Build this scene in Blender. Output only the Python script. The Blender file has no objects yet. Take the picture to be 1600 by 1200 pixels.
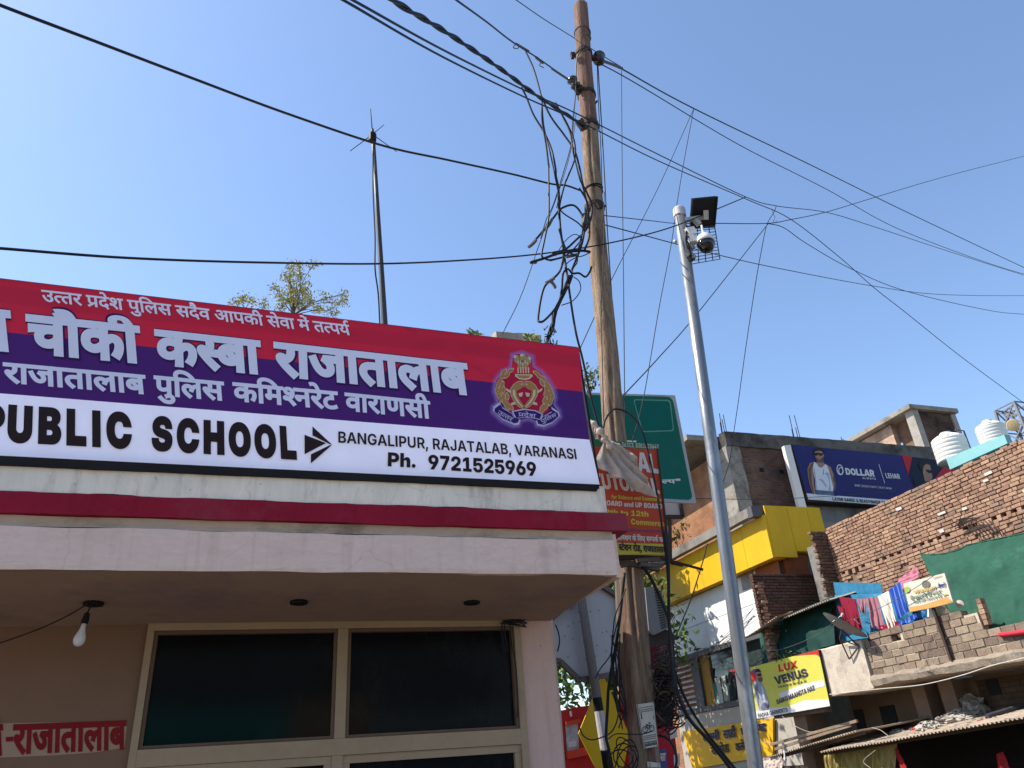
import bpy, bmesh, math, random
import numpy as np
from mathutils import Vector, Matrix, noise
from mathutils.geometry import tessellate_polygon, delaunay_2d_cdt
R = math.radians
random.seed(7)
SC = bpy.context.scene
COL = SC.collection

# ------------------------------------------------------------ camera
CAM = Vector((0, 0, 1.7))
YAW, PITCH, ROLL, FPX = 0.34812156, 0.47625888, -0.07524566, 1180.0
def _basis():
    F = Vector((math.sin(YAW)*math.cos(PITCH), math.cos(YAW)*math.cos(PITCH), math.sin(PITCH)))
    r = Vector((math.cos(YAW), -math.sin(YAW), 0)); u = r.cross(F)
    c, s = math.cos(ROLL), math.sin(ROLL)
    return c*r + s*u, -s*r + c*u, F
CR, CU, CF = _basis()
cd = bpy.data.cameras.new('camera'); cam = bpy.data.objects.new('camera', cd); COL.objects.link(cam)
cd.sensor_width = 36.0; cd.lens = FPX/1600*36; cd.clip_end = 3000; cd.clip_start = 0.05
cam.matrix_world = Matrix((( CR.x, CU.x, -CF.x, CAM.x), (CR.y, CU.y, -CF.y, CAM.y), (CR.z, CU.z, -CF.z, CAM.z), (0, 0, 0, 1)))
SC.camera = cam

# ------------------------------------------------------------ sky, sun, exposure
SUN = Vector((-0.72, 0.30, 1.0)).normalized()          # towards the sun
w = bpy.data.worlds.new('World'); SC.world = w; w.use_nodes = True
nt = w.node_tree; bg = nt.nodes['Background']
sky = nt.nodes.new('ShaderNodeTexSky'); sky.sky_type = 'NISHITA'; sky.sun_disc = False
sky.sun_elevation = math.asin(SUN.z); sky.sun_rotation = math.atan2(SUN.x, SUN.y)
sky.air_density = 1.0; sky.dust_density = 0.5; sky.ozone_density = 2.7; sky.altitude = 80
nt.links.new(sky.outputs[0], bg.inputs['Color']); bg.inputs['Strength'].default_value = 0.142
ld = bpy.data.lights.new('sun', 'SUN'); ld.energy = 4.7; ld.angle = R(0.53); ld.color = (1, 0.93, 0.82)
lo = bpy.data.objects.new('sun', ld); COL.objects.link(lo)
lo.rotation_euler = (-SUN).to_track_quat('-Z', 'Y').to_euler(); lo.location = (-20, 12, 30)
SC.view_settings.view_transform = 'Standard'; SC.view_settings.look = 'None'
SC.view_settings.gamma = 1; SC.view_settings.exposure = 0.88
SC.cycles.max_bounces = 8; SC.cycles.transparent_max_bounces = 16

# ------------------------------------------------------------ pixel of the photograph -> point on a real plane
def ray(px, py): return ((px-800)/FPX*CR - (py-600)/FPX*CU + CF)
def hx(px, py, X): d = ray(px, py); return CAM + d*((X-CAM.x)/d.x)
def hy(px, py, Y): d = ray(px, py); return CAM + d*((Y-CAM.y)/d.y)
def hz(px, py, Z): d = ray(px, py); return CAM + d*((Z-CAM.z)/d.z)
def PY(Y): return lambda px, py: hy(px, py, Y)
def PX(X): return lambda px, py: hx(px, py, X)
def zoomed(fn, ox, oy, s): return lambda x, y: fn(ox+x/s, oy+y/s)

# ------------------------------------------------------------ materials
MATS = {}
def M(name, col, rough=0.85, metal=0.0, var=0.18, scale=3.0, bump=0.15, bscale=None, stain=None, samt=0.5, sscale=1.2,
      stretch=(1, 1, 1), spec=0.12, island=0.0, trans=0.0, extra=None):
    if name in MATS: return MATS[name]
    m = bpy.data.materials.new(name); m.use_nodes = True; MATS[name] = m
    n, l = m.node_tree.nodes, m.node_tree.links
    b = n['Principled BSDF']; b.inputs['Roughness'].default_value = rough; b.inputs['Metallic'].default_value = metal
    b.inputs['Specular IOR Level'].default_value = spec
    tc = n.new('ShaderNodeTexCoord'); mp = n.new('ShaderNodeMapping'); mp.inputs['Scale'].default_value = stretch
    l.new(tc.outputs['Object'], mp.inputs['Vector'])
    def nz(s, det=6, rg=0.6):
        t = n.new('ShaderNodeTexNoise'); t.inputs['Scale'].default_value = s; t.inputs['Detail'].default_value = det
        t.inputs['Roughness'].default_value = rg; l.new(mp.outputs[0], t.inputs['Vector']); return t
    def math_(op, a, bv=None, c=None):
        x = n.new('ShaderNodeMath'); x.operation = op
        for i, v in enumerate((a, bv, c)):
            if v is None: continue
            if isinstance(v, (int, float)): x.inputs[i].default_value = v
            else: l.new(v, x.inputs[i])
        return x.outputs[0]
    t1 = nz(scale); t2 = nz(scale*7.3, 4)
    f = math_('ADD', math_('MULTIPLY', t1.outputs['Fac'], 0.65), math_('MULTIPLY', t2.outputs['Fac'], 0.35))
    f = math_('MULTIPLY_ADD', f, 4*var, 1-2*var)
    if island:
        g = n.new('ShaderNodeNewGeometry')
        f = math_('MULTIPLY', f, math_('MULTIPLY_ADD', g.outputs['Random Per Island'], 2*island, 1-island))
    hsv = n.new('ShaderNodeMix'); hsv.data_type = 'RGBA'; hsv.blend_type = 'MULTIPLY'; hsv.inputs[0].default_value = 1
    hsv.inputs[6].default_value = (*col, 1); l.new(f, hsv.inputs[7])
    out = hsv.outputs[2]
    if island:
        hs = n.new('ShaderNodeHueSaturation'); l.new(out, hs.inputs['Color'])
        l.new(math_('MULTIPLY_ADD', g.outputs['Random Per Island'], 0.03*island*2, 0.5-0.03*island), hs.inputs['Hue']); out = hs.outputs[0]
    if stain:
        t3 = nz(sscale, 8, 0.7); rmp = n.new('ShaderNodeValToRGB')
        rmp.color_ramp.elements[0].position = 0.62-0.3*samt; rmp.color_ramp.elements[1].position = 0.80-0.28*samt
        l.new(t3.outputs['Fac'], rmp.inputs[0])
        mx = n.new('ShaderNodeMix'); mx.data_type = 'RGBA'; l.new(math_('MULTIPLY', rmp.outputs[0], 0.85), mx.inputs[0])
        l.new(out, mx.inputs[6]); mx.inputs[7].default_value = (*stain, 1); out = mx.outputs[2]
    l.new(out, b.inputs['Base Color'])
    if bump:
        bp = n.new('ShaderNodeBump'); bp.inputs['Strength'].default_value = bump; bp.inputs['Distance'].default_value = 0.02
        t4 = nz(bscale or scale*6, 6, 0.65); l.new(t4.outputs['Fac'], bp.inputs['Height']); l.new(bp.outputs[0], b.inputs['Normal'])
    if trans: b.inputs['Transmission Weight'].default_value = trans
    if extra: extra(m, n, l, b, out, mp)
    return m

def brick_mat(name, c1, c2, mortar, axis, stain=None, samt=0.5, bw=0.23, bh=0.078):
    if name in MATS: return MATS[name]
    m = M(name, c1, 0.95, var=0.2, scale=5, stain=None, bump=0)
    n, l = m.node_tree.nodes, m.node_tree.links; b = n['Principled BSDF']
    tc = n.new('ShaderNodeTexCoord'); sp = n.new('ShaderNodeSeparateXYZ'); cb = n.new('ShaderNodeCombineXYZ')
    l.new(tc.outputs['Object'], sp.inputs[0]); l.new(sp.outputs[axis], cb.inputs[0]); l.new(sp.outputs[2], cb.inputs[1])
    wob = n.new('ShaderNodeTexNoise'); wob.inputs['Scale'].default_value = 9; l.new(tc.outputs['Object'], wob.inputs['Vector'])
    ws = n.new('ShaderNodeVectorMath'); ws.operation = 'SCALE'; ws.inputs['Scale'].default_value = 0.025; l.new(wob.outputs['Color'], ws.inputs[0])
    wa = n.new('ShaderNodeVectorMath'); wa.operation = 'ADD'; l.new(cb.outputs[0], wa.inputs[0]); l.new(ws.outputs[0], wa.inputs[1])
    br = n.new('ShaderNodeTexBrick'); l.new(wa.outputs[0], br.inputs['Vector'])
    br.inputs['Scale'].default_value = 1; br.inputs['Brick Width'].default_value = bw; br.inputs['Row Height'].default_value = bh
    br.inputs['Mortar Size'].default_value = 0.009; br.inputs['Mortar Smooth'].default_value = 0.2
    br.inputs['Color1'].default_value = (*c1, 1); br.inputs['Color2'].default_value = (*c2, 1); br.inputs['Mortar'].default_value = (*mortar, 1)
    nz = n.new('ShaderNodeTexNoise'); nz.inputs['Scale'].default_value = 2.2; nz.inputs['Detail'].default_value = 8; l.new(tc.outputs['Object'], nz.inputs['Vector'])
    out = br.outputs['Color']
    mv = n.new('ShaderNodeMix'); mv.data_type = 'RGBA'; mv.blend_type = 'MULTIPLY'; mv.inputs[0].default_value = 0.7
    rv = n.new('ShaderNodeValToRGB'); rv.color_ramp.elements[0].position = 0.25; rv.color_ramp.elements[0].color = (0.35, 0.33, 0.32, 1); rv.color_ramp.elements[1].position = 0.7
    l.new(nz.outputs['Fac'], rv.inputs[0]); l.new(out, mv.inputs[6]); l.new(rv.outputs[0], mv.inputs[7]); out = mv.outputs[2]
    if stain:
        ns = n.new('ShaderNodeTexNoise'); ns.inputs['Scale'].default_value = 0.8; ns.inputs['Detail'].default_value = 9; ns.inputs['Roughness'].default_value = 0.7
        l.new(tc.outputs['Object'], ns.inputs['Vector']); rs = n.new('ShaderNodeValToRGB')
        rs.color_ramp.elements[0].position = 0.62-0.3*samt; rs.color_ramp.elements[1].position = 0.82-0.3*samt; l.new(ns.outputs['Fac'], rs.inputs[0])
        ms = n.new('ShaderNodeMix'); ms.data_type = 'RGBA'; l.new(rs.outputs[0], ms.inputs[0]); l.new(out, ms.inputs[6]); ms.inputs[7].default_value = (*stain, 1); out = ms.outputs[2]
    l.new(out, b.inputs['Base Color'])
    bp = n.new('ShaderNodeBump'); bp.inputs['Strength'].default_value = 0.7; bp.inputs['Distance'].default_value = 0.02; bp.invert = True
    l.new(br.outputs['Fac'], bp.inputs['Height']); l.new(bp.outputs[0], b.inputs['Normal'])
    return m

# ------------------------------------------------------------ mesh builder
class MB:
    def __init__(s): s.v = []; s.f = []; s.mi = []; s.cur = 0
    def add(s, vs, fs):
        o = len(s.v); s.v += [tuple(p) for p in vs]
        for f in fs: s.f.append([o+i for i in f]); s.mi.append(s.cur)
        return s
    def poly(s, pts): return s.add(pts, [list(range(len(pts)))])
    def box(s, a, b):
        (x0, y0, z0), (x1, y1, z1) = a, b
        return s.add([(x0,y0,z0),(x1,y0,z0),(x1,y1,z0),(x0,y1,z0),(x0,y0,z1),(x1,y0,z1),(x1,y1,z1),(x0,y1,z1)],
                     [(0,3,2,1),(4,5,6,7),(0,1,5,4),(1,2,6,5),(2,3,7,6),(3,0,4,7)])
    def obox(s, c, ax, ay, az):
        c, ax, ay, az = Vector(c), Vector(ax), Vector(ay), Vector(az)
        V = [c+i*ax+j*ay+k*az for k in (-1, 1) for (i, j) in ((-1,-1),(1,-1),(1,1),(-1,1))]
        return s.add(V, [(0,3,2,1),(4,5,6,7),(0,1,5,4),(1,2,6,5),(2,3,7,6),(3,0,4,7)])
    def bar(s, p, q, wx, wy=None, up=(0, 0, 1)):
        p, q = Vector(p), Vector(q); d = q-p; up = Vector(up)
        if abs(d.normalized().dot(up)) > 0.98: up = Vector((1, 0, 0))
        a = d.cross(up).normalized(); b = a.cross(d).normalized(); wy = wx if wy is None else wy
        return s.obox((p+q)/2, a*wx/2, b*wy/2, d/2)
    def prism(s, pts, vec):
        pts = [Vector(p) for p in pts]; vec = Vector(vec); n = len(pts)
        return s.add(pts+[p+vec for p in pts], [list(range(n))[::-1], list(range(n, 2*n))] + [(i, (i+1) % n, n+(i+1) % n, n+i) for i in range(n)])
    def tube(s, pts, r, n=6, caps=True, tw=0):
        pts = [Vector(p) for p in pts]; N = len(pts)
        rs = r if isinstance(r, (list, tuple)) else [r]*N
        V = []; up = None
        for i in range(N):
            d = (pts[min(i+1, N-1)]-pts[max(i-1, 0)])
            d = d.normalized() if d.length > 1e-9 else Vector((0, 0, 1))
            if up is None: up = Vector((0, 0, 1)) if abs(d.z) < 0.9 else Vector((1, 0, 0))
            a = d.cross(up).normalized(); b = a.cross(d).normalized(); up = b
            for k in range(n):
                t = 2*math.pi*k/n; V.append(pts[i]+(a*math.cos(t)+b*math.sin(t))*rs[i])
        F = [(i*n+k, i*n+(k+1) % n, (i+1)*n+(k+1) % n, (i+1)*n+k) for i in range(N-1) for k in range(n)]
        if caps: F += [list(range(n))[::-1], [(N-1)*n+k for k in range(n)]]
        return s.add(V, F)
    def lathe(s, c, axis, prof, n=16):
        c = Vector(c); ax = Vector(axis).normalized(); t = Vector((0, 0, 1)) if abs(ax.z) < 0.9 else Vector((1, 0, 0))
        a = ax.cross(t).normalized(); b = ax.cross(a)
        V = [c+ax*h+(a*math.cos(2*math.pi*k/n)+b*math.sin(2*math.pi*k/n))*max(r, 1e-4) for r, h in prof for k in range(n)]
        N = len(prof)
        F = [(i*n+k, i*n+(k+1) % n, (i+1)*n+(k+1) % n, (i+1)*n+k) for i in range(N-1) for k in range(n)]
        return s.add(V, F+[list(range(n))[::-1], [(N-1)*n+k for k in range(n)]])
    def grid(s, fn, nu, nv, wrap=False):
        V = [fn(i/nu, j/nv) for j in range(nv+1) for i in range(nu+1)]
        return s.add(V, [(j*(nu+1)+i, j*(nu+1)+i+1, (j+1)*(nu+1)+i+1, (j+1)*(nu+1)+i) for j in range(nv) for i in range(nu)])
    def build(s, name, mat, parent=None, smooth=False, fix=True):
        me = bpy.data.meshes.new(name); ob = bpy.data.objects.new(name, me)
        o = Vector((0, 0, 0))
        if parent is not None:
            p = parent
            while p is not None: o = o+p.location; p = p.parent
        elif s.v:
            a = np.array(s.v); o = Vector(((a[:, 0].min()+a[:, 0].max())/2, (a[:, 1].min()+a[:, 1].max())/2, a[:, 2].min())); ob.location = o
        me.from_pydata([(x-o.x, y-o.y, z-o.z) for x, y, z in s.v], [], s.f)
        for m in (mat if isinstance(mat, (list, tuple)) else [mat]): me.materials.append(m)
        me.polygons.foreach_set('material_index', s.mi)
        if fix:
            bm = bmesh.new(); bm.from_mesh(me); bmesh.ops.recalc_face_normals(bm, faces=bm.faces); bm.to_mesh(me); bm.free()
        if smooth: me.polygons.foreach_set('use_smooth', [True]*len(me.polygons))
        COL.objects.link(ob)
        if parent is not None: ob.parent = parent
        return ob

def thing(name, label, cat, loc, group=None):
    o = bpy.data.objects.new(name, None); COL.objects.link(o); o.location = loc; o.empty_display_size = 0.1
    return tag(o, label, cat, group)
def tag(o, label=None, cat=None, group=None, kind=None):
    if label: o['label'] = label
    if cat: o['category'] = cat
    if group: o['group'] = group
    if kind: o['kind'] = kind
    return o
def lerp(a, b, t): return a+(b-a)*t
def spline(pts, k=8):
    pts = [Vector(p) for p in pts]
    if len(pts) == 2: return [pts[0].lerp(pts[1], i/k) for i in range(k+1)]
    P = [2*pts[0]-pts[1]]+pts+[2*pts[-1]-pts[-2]]; out = []
    for i in range(1, len(P)-2):
        a, b, c, d = P[i-1:i+3]
        for j in range(k):
            t = j/k
            out.append(0.5*((2*b)+(c-a)*t+(2*a-5*b+4*c-d)*t*t+(3*b-a-3*c+d)*t**3))
    out.append(pts[-1]); return out

# ------------------------------------------------------------ lettering: glyph outlines packed as text
FONT = {
45: [190,4,41,150,1,45,301,0,1,-45],
1032: [134],
1033: [135,4,51,115,-17,249,207,0,-17,-249,12,137,-4,-44,0,-60,29,1,21,0,21,60,30,45,0,40,0,60,-30,1,-21,0,-21,-60,-29],
1046: [134,12,135,-4,-42,0,-60,29,1,21,0,21,60,30,43,0,42,0,60,-30,1,-21,0,-21,-60,-29],
1049: [322,4,85,0,1,78,503,0,1,-78,8,449,364,1,-364,-195,0,1,274,1,0,-163,-49,1,84,181,55],
1050: [322,32,47,0,1,71,275,110,20,9,44,18,32,24,1,16,0,13,-24,19,-40,12,-27,0,-28,0,-46,-14,-26,-26,1,-20,-183,0,0,43,68,61,128,34,89,0,80,0,128,-28,72,-52,1,-36,0,-28,-42,-42,-74,-38,-47,-19,-117,-48,1,-1,283,0,1,-78],
1053: [322,39,321,-6,-84,0,-128,30,-72,55,-3,38,189,0,0,-13,26,-22,46,-13,29,0,32,0,44,13,24,24,1,16,0,16,-24,25,-44,14,-31,0,-36,0,-52,-17,-7,-14,-181,0,21,218,507,0,1,-80,-327,0,-9,-58,3,0,22,11,66,11,41,0,48,0,92,-18,70,-34,42,-45,1,-26,0,-38,-72,-59,-132,-34],
1054: [322,23,329,-5,-86,0,-134,33,-76,56,1,38,0,30,48,56,39,28,173,128,215,0,-213,-159,-49,0,10,7,30,16,52,10,39,0,74,0,108,-28,60,-52,1,-36,0,-38,-72,-56,-128,-33,16,323,70,30,0,44,14,28,22,1,16,0,14,-28,24,-44,13,-29,0,-30,0,-44,-13,-28,-24,1,-14,0,-16,28,-22,44,-14],
1055: [322,8,103,0,287,281,1,0,-335,0,1,83,541,0,1,-80,-287,-284],
1057: [322,23,317,368,88,0,132,-32,76,-56,1,-38,0,-30,-46,-56,-37,-28,-171,-128,-215,0,215,158,51,0,-8,-6,-32,-16,-52,-10,-35,0,-76,0,-108,28,-60,52,1,36,0,38,72,56,128,32,16,325,294,-32,0,-44,-14,-28,-23,1,-15,0,-14,28,-24,44,-13,33,0,28,0,44,13,28,24,1,14,0,15,-28,23,-44,14],
1065: [382,14,1,0,245,364,275,0,247,-364,-227,0,-81,141,-26,46,-50,89,-23,49,55,0,-24,-49,-50,-89,-25,-46,-85,-141,4,183,60,1,78,403,0,1,-78],
1066: [325,20,41,0,1,364,315,0,84,0,114,-24,56,-40,1,-27,0,-21,-36,-34,-62,-22,-41,-4,1,-1,48,-1,72,-22,44,-40,1,-25,0,-30,-60,-47,-112,-26,-77,0,10,237,76,109,0,36,0,44,20,1,16,0,11,-20,16,-36,9,-23,0,-107,0,10,237,220,97,0,22,0,34,8,16,16,1,10,0,15,-40,19,-31,0,-95,0],
1067: [364,38,373,-6,-98,0,-162,44,-92,84,1,60,0,60,92,84,162,44,99,0,72,0,116,-21,88,-37,56,-53,9,-33,-205,0,-4,14,-22,20,-32,14,-44,8,-27,0,-48,0,-68,-24,-36,-44,1,-32,0,-32,36,-44,68,-24,49,0,28,0,42,8,34,14,20,20,7,12,207,0,-8,-32,-56,-52,-88,-38,-116,-20],
1068: [356,22,325,0,-199,0,1,84,189,0,60,0,76,21,38,43,1,34,0,33,-38,43,-80,22,-59,0,-187,0,1,84,201,0,112,0,168,-45,92,-82,1,-55,0,-56,-92,-81,-164,-45,4,243,364,1,-364,-201,0,1,364],
1069: [316,12,41,0,1,364,565,0,1,-86,-361,0,1,-55,335,0,1,-83,-333,0,1,-54,363,0,1,-86],
1070: [302,10,41,0,1,364,545,0,1,-86,-341,0,1,-64,325,0,1,-83,-323,0,1,-131],
1071: [370,40,377,-6,-108,0,-160,46,-88,84,1,58,0,60,92,84,162,44,99,0,68,0,116,-19,92,-35,56,-48,5,-30,-207,0,-4,10,-18,16,-30,12,-40,6,-27,0,-50,0,-70,-24,-36,-44,1,-32,0,-32,36,-45,72,-23,53,0,44,0,56,12,32,24,1,14,41,-2,-171,0,1,73,329,0,1,-53,0,-46,-84,-71,-150,-39],
1072: [364,12,41,0,1,364,203,0,1,-136,243,0,1,136,205,0,1,-364,-203,0,1,142,-241,0,1,-142],
1073: [160,4,61,0,1,364,201,0,1,-364],
1075: [364,10,189,52,1,124,24,15,52,32,48,31,25,16,145,94,237,0,-303,-188,-19,0,7,41,0,1,364,203,0,1,-78,1,-105,1,-48,1,-133,4,497,0,-175,146,123,76,287,-222],
1076: [288,6,41,0,1,364,203,0,1,-278,315,0,1,-86],
1077: [462,46,41,0,1,364,305,0,65,-114,8,-14,24,-43,24,-47,20,-42,5,-14,-51,0,8,14,20,42,24,47,20,43,9,14,67,114,305,0,1,-364,-197,0,1,140,0,13,0,39,4,48,2,48,1,20,23,0,-8,-20,-24,-48,-24,-46,-24,-40,-7,-14,-83,-140,-163,0,-83,140,-8,14,-24,40,-24,46,-24,48,-11,20,27,0,0,-20,2,-48,4,-48,2,-39,1,-13,1,-140],
1078: [369,28,41,0,1,364,207,0,179,-143,12,-9,36,-32,38,-37,19,-16,-23,-29,-4,20,-2,51,-2,47,1,14,1,134,205,0,1,-364,-207,0,-163,133,-16,12,-44,37,-48,46,-25,24,41,6,4,-26,4,-49,0,-39,1,-11,1,-133],
1079: [373,16,373,-6,-98,0,-162,44,-92,84,1,60,0,60,92,84,162,44,99,0,100,0,160,-44,96,-84,1,-60,0,-61,-96,-83,-160,-44,16,373,82,48,0,68,24,32,44,1,32,0,31,-32,45,-68,24,-47,0,-46,0,-66,-24,-36,-45,1,-31,0,-32,36,-44,66,-24],
1080: [324,24,41,0,1,364,309,0,88,0,126,-31,70,-57,1,-39,0,-39,-70,-57,-126,-31,-87,0,-191,0,1,84,177,0,32,0,44,10,24,20,1,13,0,13,-24,20,-44,10,-31,0,-89,0,1,-280],
1082: [333,24,41,0,1,364,309,0,88,0,126,-31,70,-57,1,-39,0,-38,-72,-55,-132,-30,-91,0,-171,0,1,78,169,0,32,0,44,12,24,20,1,13,0,13,-24,20,-44,11,-31,0,-89,0,1,-281,4,443,0,-157,165,209,0,161,-165],
1083: [342,51,345,-6,-100,0,-140,30,-72,56,1,41,193,0,0,-15,32,-20,54,-12,37,0,32,0,48,8,26,14,1,10,0,9,-24,13,-52,10,-41,4,-71,6,-106,10,-112,55,1,41,0,34,76,52,134,30,89,0,90,0,132,-29,72,-55,5,-38,-187,0,-4,20,-56,22,-45,0,-28,0,-44,-8,-26,-14,1,-10,0,-8,24,-12,48,-10,37,-3,61,-5,64,-6,88,-18,58,-26,28,-34,1,-22,0,-38,-74,-54,-138,-28],
1084: [328,8,21,278,1,86,617,0,1,-86,-205,0,1,-278,-201,0,1,278],
1085: [352,22,353,-6,-96,0,-140,34,-76,60,1,42,1,234,197,0,1,-226,0,-17,32,-27,52,-14,33,0,36,0,52,14,28,26,1,18,1,226,199,0,1,-234,0,-42,-78,-60,-140,-34],
1086: [375,14,245,0,-243,364,225,0,85,-142,28,-45,50,-93,27,-45,-59,0,24,45,46,93,27,45,81,142,223,0,-235,-364],
1088: [370,32,1,0,313,222,1,-75,-283,217,231,0,59,-48,16,-12,28,-24,28,-25,15,-12,-57,0,12,12,30,25,30,24,17,12,59,48,223,0,-273,-211,1,71,303,-224,-235,0,-77,62,-10,10,-24,18,-24,18,-11,10,29,0,-12,-10,-24,-18,-22,-18,-13,-10,-83,-62],
1089: [365,16,273,0,1,124,-271,240,233,0,105,-102,14,-13,24,-25,11,-13,-27,0,12,13,20,25,13,13,101,102,231,0,-261,-240,1,-124],
1097: [292,40,201,-4,-52,0,-80,16,-44,34,1,26,0,21,32,30,52,19,72,10,45,2,44,2,56,4,24,9,1,7,1,1,0,6,-16,8,-24,5,-19,0,-18,0,-28,-6,-14,-10,-3,-8,-177,0,4,30,58,40,110,22,79,0,60,0,92,-12,62,-24,30,-34,1,-22,1,-172,-187,0,1,36,-3,0,-16,-15,-44,-18,-56,-7,18,265,56,20,0,40,8,26,16,1,12,1,20,-8,-2,-16,-2,-18,-2,-24,-2,-11,-2,-20,-1,-28,-7,-16,-10,1,-7,0,-7,14,-9,26,-5],
1099: [292,38,299,-6,-82,0,-124,34,-70,60,1,41,0,40,70,61,124,34,83,0,56,0,96,-16,70,-30,40,-42,3,-25,-185,0,-2,9,-12,13,-18,10,-28,5,-13,0,-26,0,-36,-14,-20,-26,1,-19,0,-19,20,-26,36,-14,27,0,14,0,28,5,18,10,12,14,3,9,187,0,0,-25,-38,-41,-72,-32,-96,-16],
1100: [312,23,245,-6,-66,0,-100,34,-56,60,1,42,0,39,58,61,100,34,65,0,32,0,54,-9,42,-17,17,-14,1,0,1,140,197,0,1,-364,-193,0,1,40,-1,0,-12,-15,-40,-21,-56,-10,16,305,71,26,0,42,14,24,27,1,18,0,17,-24,26,-42,15,-25,0,-28,0,-36,-15,-20,-26,1,-17,0,-18,20,-27,36,-14],
1101: [292,40,297,-6,-80,0,-124,34,-70,62,1,39,0,39,70,61,120,35,81,0,60,0,100,-20,72,-35,38,-49,1,-28,1,-26,-481,0,1,54,395,0,-89,-10,0,14,-20,20,-40,10,-25,0,-26,0,-40,-10,-20,-20,1,-14,1,-42,0,-14,22,-21,42,-11,29,0,20,0,36,6,22,10,7,6,173,0,-8,-26,-76,-40,-112,-24],
1102: [213,4,407,258,1,-74,-395,0,1,74,17,105,0,1,281,0,29,42,36,86,18,69,0,32,0,60,0,15,0,1,-74,-8,0,-32,0,-13,0,-28,0,-24,-12,1,-14,1,-264],
1104: [309,23,237,136,1,-136,-193,0,1,364,195,0,1,-177,-27,0,24,33,92,44,79,0,58,0,76,-25,40,-45,1,-32,1,-162,-195,0,1,140,0,20,-36,21,-35,0,-22,0,-32,-9,-18,-20],
1105: [140,4,43,0,1,258,195,0,1,-258,12,141,275,-48,0,-56,27,1,20,0,20,56,26,49,0,44,0,60,-26,1,-20,0,-20,-60,-27],
1109: [461,42,43,0,1,258,187,0,1,-62,-5,0,12,23,50,31,68,14,37,0,58,0,90,-34,9,-34,-13,0,10,22,50,30,74,16,41,0,52,0,80,-23,44,-41,1,-28,1,-172,-195,0,1,148,0,18,-36,20,-29,0,-18,0,-30,-10,-16,-16,1,-12,1,-148,-185,0,1,148,0,18,-36,20,-29,0,-18,0,-32,-9,-16,-17,1,-12,1,-148],
1110: [309,23,237,136,1,-136,-193,0,1,258,195,0,1,-71,-27,0,24,33,92,44,79,0,58,0,76,-25,40,-45,1,-32,1,-162,-195,0,1,140,0,20,-36,21,-35,0,-22,0,-32,-9,-18,-20],
1111: [304,16,305,-6,-84,0,-128,33,-70,61,1,41,0,41,70,60,128,34,85,0,84,0,126,-34,70,-60,1,-41,0,-41,-70,-61,-126,-33,16,305,70,24,0,36,14,24,26,1,19,0,19,-24,26,-36,14,-23,0,-24,0,-38,-14,-22,-26,1,-19,0,-19,22,-26,38,-14],
1114: [208,20,43,0,1,258,191,0,1,-47,1,0,16,26,58,21,55,0,14,0,22,0,13,0,1,-78,-10,0,-42,0,-19,0,-28,0,-46,-14,-26,-25,1,-17,1,-124],
1116: [209,4,399,258,1,-74,-387,0,1,74,16,97,328,197,0,1,-234,0,-11,18,-9,27,0,14,0,42,0,7,0,1,-74,-14,0,-60,0,-31,0,-104,0,-92,37,1,40],
1124: [195,4,291,481,1,-598,-189,0,1,598],
3010: [512,64,471,109,0,-35,-90,-34,-67,0,-86,0,-134,64,-63,74,73,13,44,-53,100,-62,61,0,40,0,48,18,1,20,0,18,-42,29,-31,13,-26,-3,-31,-1,-3,36,68,0,56,22,1,19,0,18,-48,16,-29,0,-38,0,-60,-10,-31,-9,-25,35,26,7,76,12,51,0,78,0,84,-39,1,-29,0,-40,-67,-20,12,-6,9,-4,38,-3,37,0,32,0,50,3,27,4,1,94,-73,0,1,35,519,0,1,-35,-103,0,1,-276,-81,0,1,276,-175,0,1,-276,-81,0,1,145,-24,-3,-46,-2,-25,0,-18,0,-23,1,14,-15],
3011: [246,61,273,111,-30,0,-58,-7,-23,-6,-46,14,-64,38,1,26,0,14,20,20,19,6,22,9,62,7,49,0,95,0,1,44,-313,0,1,35,505,0,1,-35,-107,0,1,-79,-183,0,-32,0,-26,-3,-9,-4,-14,-6,1,-10,0,-12,28,-17,17,-7,46,9,57,0,72,0,100,-37,1,-33,0,-33,-84,-37,-75,-5,30,-6,62,-11,37,-5,-33,-35,-58,13,-104,28,-43,14,-60,2,-68,14,1,16,0,12,28,14,25,0,20,0,44,-10,31,-13,14,-1,13,0,68,0,78,20,1,22,0,17,-50,18],
3013: [274,40,1,311,565,0,1,-35,-111,0,32,-20,1,-24,0,-45,-77,-23,36,-16,58,-42,1,-30,0,-25,-46,-34,-78,-17,-47,0,-56,0,-104,30,-96,70,-43,56,73,13,28,-39,68,-60,78,-33,47,0,40,0,54,19,1,24,0,20,-46,35,-39,15,-28,-2,-35,-1,-3,35,72,1,72,24,1,25,0,14,-30,23,-21,7,-351,0],
3181: [0,20,-189,308,-22,17,-28,38,1,18,0,33,88,34,69,0,32,0,52,-6,21,-6,-19,-33,-18,5,-38,6,-21,0,-40,0,-42,-23,1,-17,0,-17,28,-31,25,-18],
3183: [302,45,619,276,-165,0,1,-109,22,7,54,10,41,0,65,0,1,-36,-51,0,-46,0,-52,-10,-29,-12,1,-126,-79,0,1,87,-24,-10,-72,-18,-49,0,-46,0,-84,19,-50,38,1,29,0,40,110,47,89,0,24,0,56,-4,17,-1,-7,-37,-16,2,-48,4,-19,0,-56,0,-64,-26,1,-24,0,-26,60,-26,41,0,44,0,68,21,33,15,1,146,-371,0,1,35,619,0],
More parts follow.
